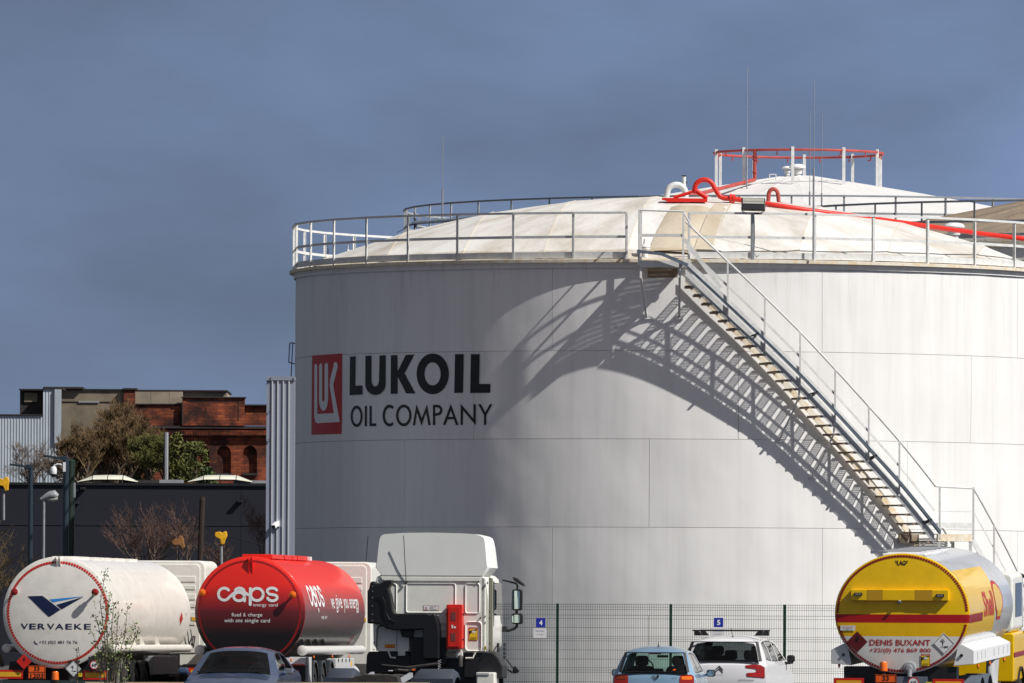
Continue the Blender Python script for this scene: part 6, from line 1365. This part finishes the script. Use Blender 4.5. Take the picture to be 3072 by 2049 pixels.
b = MB(); b.tube([(fx_(480), -1.5, fz_(1455)), (fx_(560), -1.6, fz_(1440)), (fx_(650), -1.5, fz_(1448)), (fx_(720), -1.5, fz_(1430))], .025, 6); b.tube([(fx_(350), -1, fz_(1400)), (fx_(600), -1.1, fz_(1420)), (fx_(900), -1, fz_(1380))], .03, 6); b.build('hoses', M['darkmetal'], df)
MB().box(fx_(470), fx_(505), -1.7, -1.6, fz_(1452), fz_(1444)).build('white_tag', M['pwhite'], df); MB().box(fx_(700), fx_(722), -1.7, -1.6, fz_(1446), fz_(1430)).build('amber_tag', M['amber'], df)
MB().lathe([(.055, 0), (.055, .2), (.03, .24), (.001, .25)], 12, Matrix.Translation((fx_(1050), -.2, fz_(1410)))).build('air_dryer', M['darkmetal'], df, smooth=True)
for sx in (-1, 1): wheel(df, sx*1.05, 1.3, .5, .5, .32, sx)
fender(df, 1.12, 1.3, .5, .66, .3, M['black'])
b = MB(); B4 = lambda X, Y: Vector((fx_(X)-2.2*.167, 2.2, fz_(Y))); b.tube([B4(1485, 1340), B4(1560, 1440)], .015, 5); b.tube([B4(1480, 1430), B4(1545, 1470)], .02, 5); b.build('kerb_mirror_arm', M['black'], df)
MB().ext([(B4(1545, 0).x, fz_(1450)), (B4(1565, 0).x, fz_(1398)), (B4(1610, 0).x, fz_(1445)), (B4(1600, 0).x, fz_(1470)), (B4(1560, 0).x, fz_(1480))], Matrix.Translation((0, 2.15, 0)) @ XZ, .1).build('kerb_mirror', M['black'], df, bevel=.01)
# ------------------------------------------------------------ cars
def crom(P, k):
    out_ = []; seg_ = []
    n = len(P)
    for i in range(n-1):
        p0, p1, p2, p3 = P[max(i-1, 0)], P[i], P[i+1], P[min(i+2, n-1)]
        for j in range(k):
            t = j/k; out_.append(tuple(.5*((2*p1[c])+(-p0[c]+p2[c])*t+(2*p0[c]-5*p1[c]+4*p2[c]-p3[c])*t*t+(-p0[c]+3*p1[c]-3*p2[c]+p3[c])*t**3) for c in (0, 1))); seg_.append(i)
    out_.append(P[-1]); return out_, seg_
def car(name, px, py, s, yaw, zroof, label, P, near_seg, far_seg, Wf, wins, mp, glass_near, crown=.09, wheels=(.8, 3.4), wb=None, flip=False, gside='glassd', seats=True, rearlight=None):
    d = 30000./s; c = W(px, py, d); g = c.z-zroof; r = root(name, Vector((c.x, d, g)), label, 'car', None, (0, 0, -radians(yaw)))
    k = 5; C_, sg = crom(P, k); n = len(C_); nu = 12
    nrm = []
    for i in range(n):
        a = Vector(C_[max(i-1, 0)]); b_ = Vector(C_[min(i+1, n-1)]); t = (b_-a).normalized(); nrm.append(Vector((t.y, -t.x)))   # points inward (down/forward)
    G = []
    for i in range(n):
        row = []
        for j in range(nu+1):
            u = -1+2*j/nu; off = crown*abs(u)**3.2; yy, zz = C_[i][0]+nrm[i].x*off, C_[i][1]+nrm[i].y*off
            row.append(Vector((u*Wf(zz), yy, zz)))
        G.append(row)
    parts = {'body': MB(), 'near': MB(), 'far': MB()}
    for i in range(n-1):
        for j in range(nu):
            isg = 1 <= j < nu-1
            key = 'near' if sg[i] in near_seg and isg else ('far' if sg[i] in far_seg and isg else 'body')
            parts[key].quad(G[i][j], G[i][j+1], G[i+1][j+1], G[i+1][j])
    parts['body'].build('body_top', mp, r, smooth=True)
    parts['near'].build('windscreen' if flip else 'rear_window', M[glass_near], r, smooth=True); parts['far'].build('rear_window' if flip else 'windscreen', M['glassc'], r, smooth=True)
    # side panels with window openings
    edge = [(G[i][nu].y, G[i][nu].z) for i in range(n)]
    lp = [edge]+wins
    def slevels(f): return f
    v, f = loops2(lp)
    for sx in (-1, 1):
        decal('side_panel', (v, f), lambda y, z: (sx*Wf(z), y, z), mp, r, cut=(0, .09))
        for w in wins:
            decal('side_window', poly2(w), lambda y, z: (sx*(Wf(z)-.006), y, z), M[gside], r, cut=(0, .12))
            st_ = loops2([w, [((y-sum(q[0] for q in w)/len(w))*.95+sum(q[0] for q in w)/len(w), (z-sum(q[1] for q in w)/len(w))*.9+sum(q[1] for q in w)/len(w)) for y, z in w]])
            decal('window_trim', st_, lambda y, z: (sx*(Wf(z)-.003), y, z), M['black'], r, cut=(0, .12))
    L_ = max(p[0] for p in P); wm = Wf(.5)
    MB().box(-wm+.08, wm-.08, .2, L_-.25, .22, .3).build('floor_pan', M['black'], r)
    for y in wheels:
        for sx in (-1, 1): wheel(r, sx*(wm-.12), y, .31, .31, .2, sx)
    return r, g
def rear_y(P, Wf, crown=.09):
    C_, _ = crom(P, 8)
    def f(x, z):
        y = 0
        for a, b_ in zip(C_, C_[1:]):
            if a[1] <= z <= b_[1] and b_[0] < 1.2: y = a[0]+(b_[0]-a[0])*(z-a[1])/max(1e-6, b_[1]-a[1]); break
        return y+crown*(abs(x)/Wf(z))**3.2
    return f
def headrest_seat(par, x, y, zt_, m=None):
    m = m or M['seat']; MB().ext(rrect(-.25, .25, zt_-.75, zt_-.2, .1, 4), Matrix.Translation((x, y, 0)) @ XZ, .14).build('seat_back', m, par, bevel=.03); MB().ext(rrect(-.13, .13, zt_-.2, zt_, .06, 4), Matrix.Translation((x, y+.02, 0)) @ XZ, .1).build('headrest', m, par, bevel=.03)
def torus(par, c, r, rt_, m, tilt=0, name='steering_wheel'):
    b = MB(); b.tube([Vector(c)+Matrix.Rotation(tilt, 3, 'X') @ Vector((r*cos(2*pi*i/20), 0, r*sin(2*pi*i/20))) for i in range(21)], rt_, 6); return b.build(name, m, par)
# light blue hatchback (rear)
M['ltblue'] = mat('light_blue_metallic', (.26, .42, .58), .28, metal=.45, coat=.6, var=.04, vs=2)
Py = [(.1, .3), (.0, .42), (-.02, .62), (.03, .86), (.1, 1.0), (.36, 1.4), (.52, 1.48), (1.1, 1.52), (1.8, 1.49), (2.2, 1.42), (2.85, 1.02), (3.45, .86), (3.62, .6), (3.6, .3)]
def W1(z): return .80-.03*max(0, .6-z)-.0 if z < .92 else .80-.36*(z-.92)-.12*(z-.92)**2
zy = 1.5
yr, gy = car('light_blue_hatchback', 1961.6, 1938, 155, 5.5, 1.52, 'light blue small hatchback parked with its rear towards us, in front of the mesh fence', Py, (4,), (9,), W1, [[(.5, 1.0), (.62, 1.37), (1.3, 1.4), (1.34, 1.0)], [(1.4, 1.0), (1.38, 1.4), (1.95, 1.36), (2.6, 1.03)]], M['ltblue'], 'glassg', gside='glassd')
KY = 3.673*155; yx = lambda X: (X-667)/KY; yz = lambda Y: W(1961.6, 1780+Y/3.673, 30000./155).z-gy
def frame2(par, x0, x1, z0, z1, y0, y1, w, m, name='window_seal'):
    b = MB(); q = [(x0, y0, z0), (x1, y0, z0), (x1*.86, y1, z1), (x0*.86, y1, z1)]
    for i in range(4): b.bar(q[i], q[(i+1) % 4], w, .02)
    return b.build(name, m, par)
frame2(yr, -.66, .66, 1.02, 1.39, .085, .335, .05, M['black'])
for sx in (-1, 1):
    P = rrect(.50, .775, .68, .97, .07, 4)
    ry_ = rear_y(Py, W1); lampf = lambda x, z: (sx*x, ry_(x, z)-.012, z)
    o = decal('tail_lamp', poly2(P), lampf, M['lensred'], yr, cut=.06)
    decal('lamp_lens', poly2(rrect(.53, .74, .87, .94, .03, 3)), lambda x, z: (lambda p: (p[0], p[1]-.006, p[2]))(lampf(x, z)), M['amber'] if sx > 0 else mat('dark_amber', (.2, .03, .01), .15), o, cut=.06)
    q = MB().ext(rrect(sx*.93-.09, sx*.93+.085, .92, 1.06, .05, 4), Matrix.Translation((0, 2.35, 0)) @ XZ, .12).build('wing_mirror', M['black'], yr, bevel=.02); MB().ext(rrect(sx*.93-.07, sx*.93+.065, .935, 1.045, .04, 4), Matrix.Translation((0, 2.343, 0)) @ XZ, .006).build('mirror_glass', M['mirror'], q); MB().bar((sx*.75, 2.4, .94), (sx*.9, 2.4, .97), .06, .05).build('mirror_stalk', M['ltblue'], q)
MB().lathe([(.022, 0), (.008, .05), (.006, .09), (.001, .1)], 8, Matrix.Translation((.04, .6, 1.5))).build('aerial', M['black'], yr); MB().box(-.12, .12, .33, .37, 1.36, 1.385).build('brake_light', M['lensred'], yr)
o = decal('badge', loops2([circ(-.0, .92, .05, .032), circ(0, .92, .042, .025)]), lambda x, z: (x, rear_y(Py, W1)(x, z)-.01, z), M['chrome'], yr); decal('badge', loops2([circ(-.0, .928, .03, .014), circ(0, .928, .023, .009)]), lambda x, z: (x, rear_y(Py, W1)(x, z)-.012, z), M['chrome'], yr); decal('badge', loops2([circ(-.0, .92, .012, .03), circ(0, .92, .006, .023)]), lambda x, z: (x, rear_y(Py, W1)(x, z)-.014, z), M['chrome'], yr)
MB().bar((.07, .03, .92), (.09, .0, .95), .03, .05).build('wiper_pivot', M['black'], yr)
decal('model_script', fit(text2('YARIS'), .34, .45, .89, .92), lambda x, z: (x, rear_y(Py, W1)(x, z)-.01, z), M['chrome'], yr)
headrest_seat(yr, -.36, 1.5, 1.33); headrest_seat(yr, .36, 1.5, 1.33)
MB().box(-.6, .6, .75, .9, .5, .98).build('rear_bench', M['seat'], yr, bevel=.04); MB().box(-.12, .12, .85, .95, .98, 1.08).build('rear_headrest', M['seat'], yr, bevel=.03); torus(yr, (-.36, 2.2, 1.1), .17, .014, M['black'], .4)
MB().box(-.11, .11, 2.1, 2.15, 1.29, 1.34).build('inner_mirror', M['black'], yr, bevel=.015); MB().box(-.7, .7, 2.35, 2.8, .5, .97).build('dashboard', M['black'], yr, bevel=.03); decal('window_sticker', poly2([(.36, 1.045), (.42, 1.06), (.42, 1.075), (.37, 1.07)]), lambda x, z: (x, .1+(z-1)*.63-.01, z), M['orange'], yr)
# white people carrier (rear)
M['carwhite'] = mat('white_car_paint', (.72, .72, .74), .3, coat=.6)
Pc = [(.1, .3), (.0, .45), (-.03, .7), (.02, 1.0), (.1, 1.1), (.36, 1.5), (.6, 1.59), (1.3, 1.64), (2.1, 1.62), (2.6, 1.55), (3.5, 1.1), (4.15, .9), (4.4, .6), (4.38, .3)]
def W2(z): return .9 if z < 1.02 else .9-.3*(z-1.02)-.22*(z-1.02)**2
CX0 = 1780+1425/3.673
cr, gc = car('white_people_carrier', CX0, 1907, 145, 9.5, 1.63, 'white people carrier with a black roof rack, rear towards us, behind the light blue hatchback', Pc, (4,), (9,), W2, [[(.32, 1.13), (.56, 1.48), (1.1, 1.53), (1.08, 1.1)], [(1.15, 1.1), (1.17, 1.53), (2.0, 1.53), (2.02, 1.1)], [(2.1, 1.1), (2.08, 1.53), (2.5, 1.46), (3.1, 1.12)]], M['carwhite'], 'glassd', gside='glassd')
frame2(cr, -.78, .78, 1.11, 1.5, .08, .33, .06, M['black'])
def clamp(par, sx):
    P = [(.47, 1.02), (.62, 1.035), (.78, 1.03), (.87, .98), (.88, .76), (.52, .79), (.5, .86), (.68, .875), (.71, .91), (.69, .945), (.49, .97)]
    ry_ = rear_y(Pc, W2); lf = lambda x, z: (sx*x, ry_(x, z)-.012, z)
    o = decal('tail_lamp', poly2(P), lf, M['lensred'], par, cut=.07)
    for zz in (.80, .84): decal('lamp_strip', rect2(.56, .84, zz, zz+.012), lambda x, z: (lambda p: (p[0], p[1]-.006, p[2]))(lf(x, z)), mat('bright_red_lens%d%d' % (zz*100, sx), (.75, .02, .02), .15), o)
clamp(cr, 1); clamp(cr, -1)
chev = lambda dz: poly2([(-.085, .85+dz), (0, .93+dz), (.085, .85+dz), (.085, .88+dz), (0, .965+dz), (-.085, .88+dz)])
for dz in (0, .05): decal('chevron_badge', chev(dz), lambda x, z: (x-.07, rear_y(Pc, W2)(x, z)-.01, z), M['darkmetal'], cr)
decal('maker_script', fit(text2('CITROËN'), -.16, .02, .815, .832), lambda x, z: (x, rear_y(Pc, W2)(x, z)-.01, z), M['darkmetal'], cr); decal('model_script', fit(text2('C4 Picasso'), .33, .66, .70, .735), lambda x, z: (x, rear_y(Pc, W2)(x, z)-.01, z), M['darkmetal'], cr)
o = MB().bar((-.75, .85, 1.735), (.75, .85, 1.735), .07, .03).build('roof_bar', M['black'], cr); MB().bar((-.72, 1.75, 1.74), (.74, 1.75, 1.74), .07, .03).build('roof_bar', M['black'], cr)
for y in (.85, 1.75):
    for sx in (-1, 1): MB().ext([(-.12, 0), (.06, 0), (.06, .1), (-.04, .1)] if sx > 0 else [(-.06, 0), (.12, 0), (.04, .1), (-.06, .1)], Matrix.Translation((sx*.66, y-.04, 1.63)) @ XZ, .09).build('roof_bar_foot', M['black'], cr, bevel=.01)
MB().tube([(.1, .75, 1.6), (.08, .7, 1.78)], .007, 5).build('aerial', M['black'], cr); MB().lathe([(.03, 0), (.015, .03)], 8, Matrix.Translation((.1, .75, 1.6))).build('aerial_base', M['black'], cr)
for sx in (-1, 1):
    q = MB().ext(rrect(sx*1.0-.08, sx*1.0+.08, 1.08, 1.23, .05, 4), Matrix.Translation((0, 3.0, 0)) @ XZ, .15).build('wing_mirror', M['black'], cr, bevel=.03); MB().bar((sx*.85, 3.0, 1.05), (sx*1.05, 3.05, 1.08), .07, .06).build('mirror_stalk', M['black'], q)
for x in (-.4, .0, .4): headrest_seat(cr, x, 1.15, 1.33)
headrest_seat(cr, -.42, 2.1, 1.42); headrest_seat(cr, .42, 2.1, 1.42); MB().box(-.75, .75, 3.0, 3.5, .6, 1.05).build('dashboard', M['black'], cr); MB().box(-.8, .8, .2, 1.1, .6, .98).build('parcel_shelf', M['black'], cr)
# silver-blue saloon (front)
M['silverblue'] = mat('silver_blue_metallic', (.09, .13, .23), .3, metal=.55, coat=.8, var=.03, vs=2)
Ps = [(.12, .3), (.0, .42), (.0, .6), (.12, .72), (.6, .85), (1.25, .97), (2.02, 1.385), (2.35, 1.45), (2.9, 1.46), (3.45, 1.38), (4.1, 1.12), (4.55, 1.05), (4.65, .7), (4.6, .3)]
def W3(z): return .875 if z < .88 else .875-.42*(z-.88)-.1*(z-.88)**2
sr, gs = car('silver_blue_saloon', 560+545/3.492-43, 1941, 158, 6.3, 1.46, 'silver-blue saloon car facing us in front of the red tanker', Ps, (5,), (9,), W3, [[(1.75, 1.0), (2.2, 1.33), (2.75, 1.37), (2.78, 1.0)], [(2.85, 1.0), (2.83, 1.37), (3.4, 1.29), (3.75, 1.02)]], M['silverblue'], 'glassd', flip=True, gside='glassg')
b = MB(); b.bar((-.7, 1.27, .985), (.7, 1.27, .985), .05, .02); b.build('cowl', M['black'], sr)
for sx in (-1, 1):
    q = MB().ext(rrect(sx*1.02-.1, sx*1.02+.1, .93, 1.06, .05, 4), Matrix.Translation((0, 1.6, 0)) @ XZ, .13).build('wing_mirror', M['silverblue'] if sx < 0 else M['chrome'], sr, bevel=.04); MB().bar((sx*.82, 1.68, .92), (sx*.98, 1.68, .96), .06, .05).build('mirror_stalk', M['silverblue'], q)
MB().bar((-.6, 1.24, .98), (.1, 1.2, 1.0), .012, .015).build('wiper', M['black'], sr); MB().bar((-.1, 1.24, .98), (.6, 1.21, 1.0), .012, .015).build('wiper', M['black'], sr)
headrest_seat(sr, -.38, 2.5, 1.28); headrest_seat(sr, .38, 2.5, 1.28); torus(sr, (.38, 1.95, .98), .18, .015, M['greymetal'], -.4); MB().box(-.75, .75, 1.35, 1.85, .5, .93).build('dashboard', M['black'], sr, bevel=.03); MB().box(-.7, .7, 3.5, 3.7, .5, 1.05).build('rear_bench', M['seat'], sr, bevel=.03)
for sx in (-1, 1): decal('headlamp', poly2(rrect(.45, .82, .62, .74, .04, 3)), lambda x, z: (sx*x, -.01+.15*max(0, (x-.5)/.35)**2, z), M['chrome'], sr, cut=.08)
# ------------------------------------------------------------ sapling in front of the white tanker
sp_ = W(335, 2049, 178); g0 = gz(178); t = root('sapling_bush', Vector((sp_.x, 178, g0)), 'young shrub with thin stems and small green leaves in front of the white tanker', 'shrub')
rnd = random.Random(7); o2 = Vector((sp_.x, 178, g0)); q = lambda x, y: W(x, y, 178)-o2
sb = MB(); lb = MB(); lb2 = MB()
def leaf(b_, p, s):
    u = Vector((rnd.gauss(0, .5), rnd.gauss(0, .5), rnd.uniform(.2, 1))).normalized()*s; v_ = u.cross(Vector((rnd.gauss(0, 1), rnd.gauss(0, 1), rnd.gauss(0, 1)))).normalized()*s*.3
    b_.quad(p, p+u*.5+v_, p+u, p+u*.5-v_)
stems = [[(330, 2049), (322, 1990), (312, 1900), (302, 1810), (312, 1740), (318, 1705)], [(335, 2049), (338, 1960), (335, 1880), (340, 1820), (346, 1812)], [(345, 2049), (352, 1990), (375, 1900), (383, 1815)], [(350, 2049), (365, 1980), (390, 1910), (405, 1868)], [(328, 2049), (318, 1985), (300, 1900), (286, 1845)], [(325, 2049), (310, 1990), (290, 1930), (276, 1893)], [(340, 2049), (345, 1990), (352, 1900), (358, 1828)], [(355, 2049), (372, 1990), (400, 1930), (416, 1886)], [(335, 2049), (326, 1960), (318, 1860), (334, 1772)], [(232, 2049), (231, 1990), (228, 1945)], [(345, 2060), (350, 2010), (358, 1960)], [(320, 2060), (300, 2010), (285, 1960)], [(360, 2060), (378, 2010), (395, 1960)]]
for st_ in stems:
    P = [q(*p) for p in st_]; P = [p+Vector((0, rnd.uniform(-.25, .25), 0)) for p in P]; P[0].z = min(P[0].z, .0) if st_[0][1] > 2040 else P[0].z
    n = len(P); sb.tube(P, [.012*(1-.7*i/(n-1)) for i in range(n)], 5, cap=False)
    for i in range(n-1):
        seg_l = (P[i+1]-P[i]).length
        for k in range(int(seg_l*(70 if i > 0 else 25))):
            f = rnd.random(); p = P[i].lerp(P[i+1], f); wd = .035+.09*rnd.random()*(i < n-2)
            pp = p+Vector((rnd.gauss(0, wd), rnd.gauss(0, wd), rnd.gauss(0, .02))); leaf(lb if rnd.random() < .6 else lb2, pp, rnd.uniform(.035, .065))
            if rnd.random() < .15: sb.tube([p, pp], .003, 3, cap=False)
sb.build('stems', mat('sapling_bark', (.14, .11, .08), .85, var=.3), t, fix=False); lb.build('leaves', mat('sapling_leaf', (.09, .15, .03), .5, var=.3, vs=9), t, fix=False)['kind'] = 'stuff'; lb2.build('leaves', mat('sapling_leaf_pale', (.2, .24, .08), .5, var=.3, vs=9), t, fix=False)['kind'] = 'stuff'
MB().tube([q(352, 2049), q(358, 2010), q(364, 1975)], [.045, .035, .03], 7).build('trunk', mat('grey_trunk', (.2, .19, .18), .9, var=.3, vs=9), t, smooth=True)
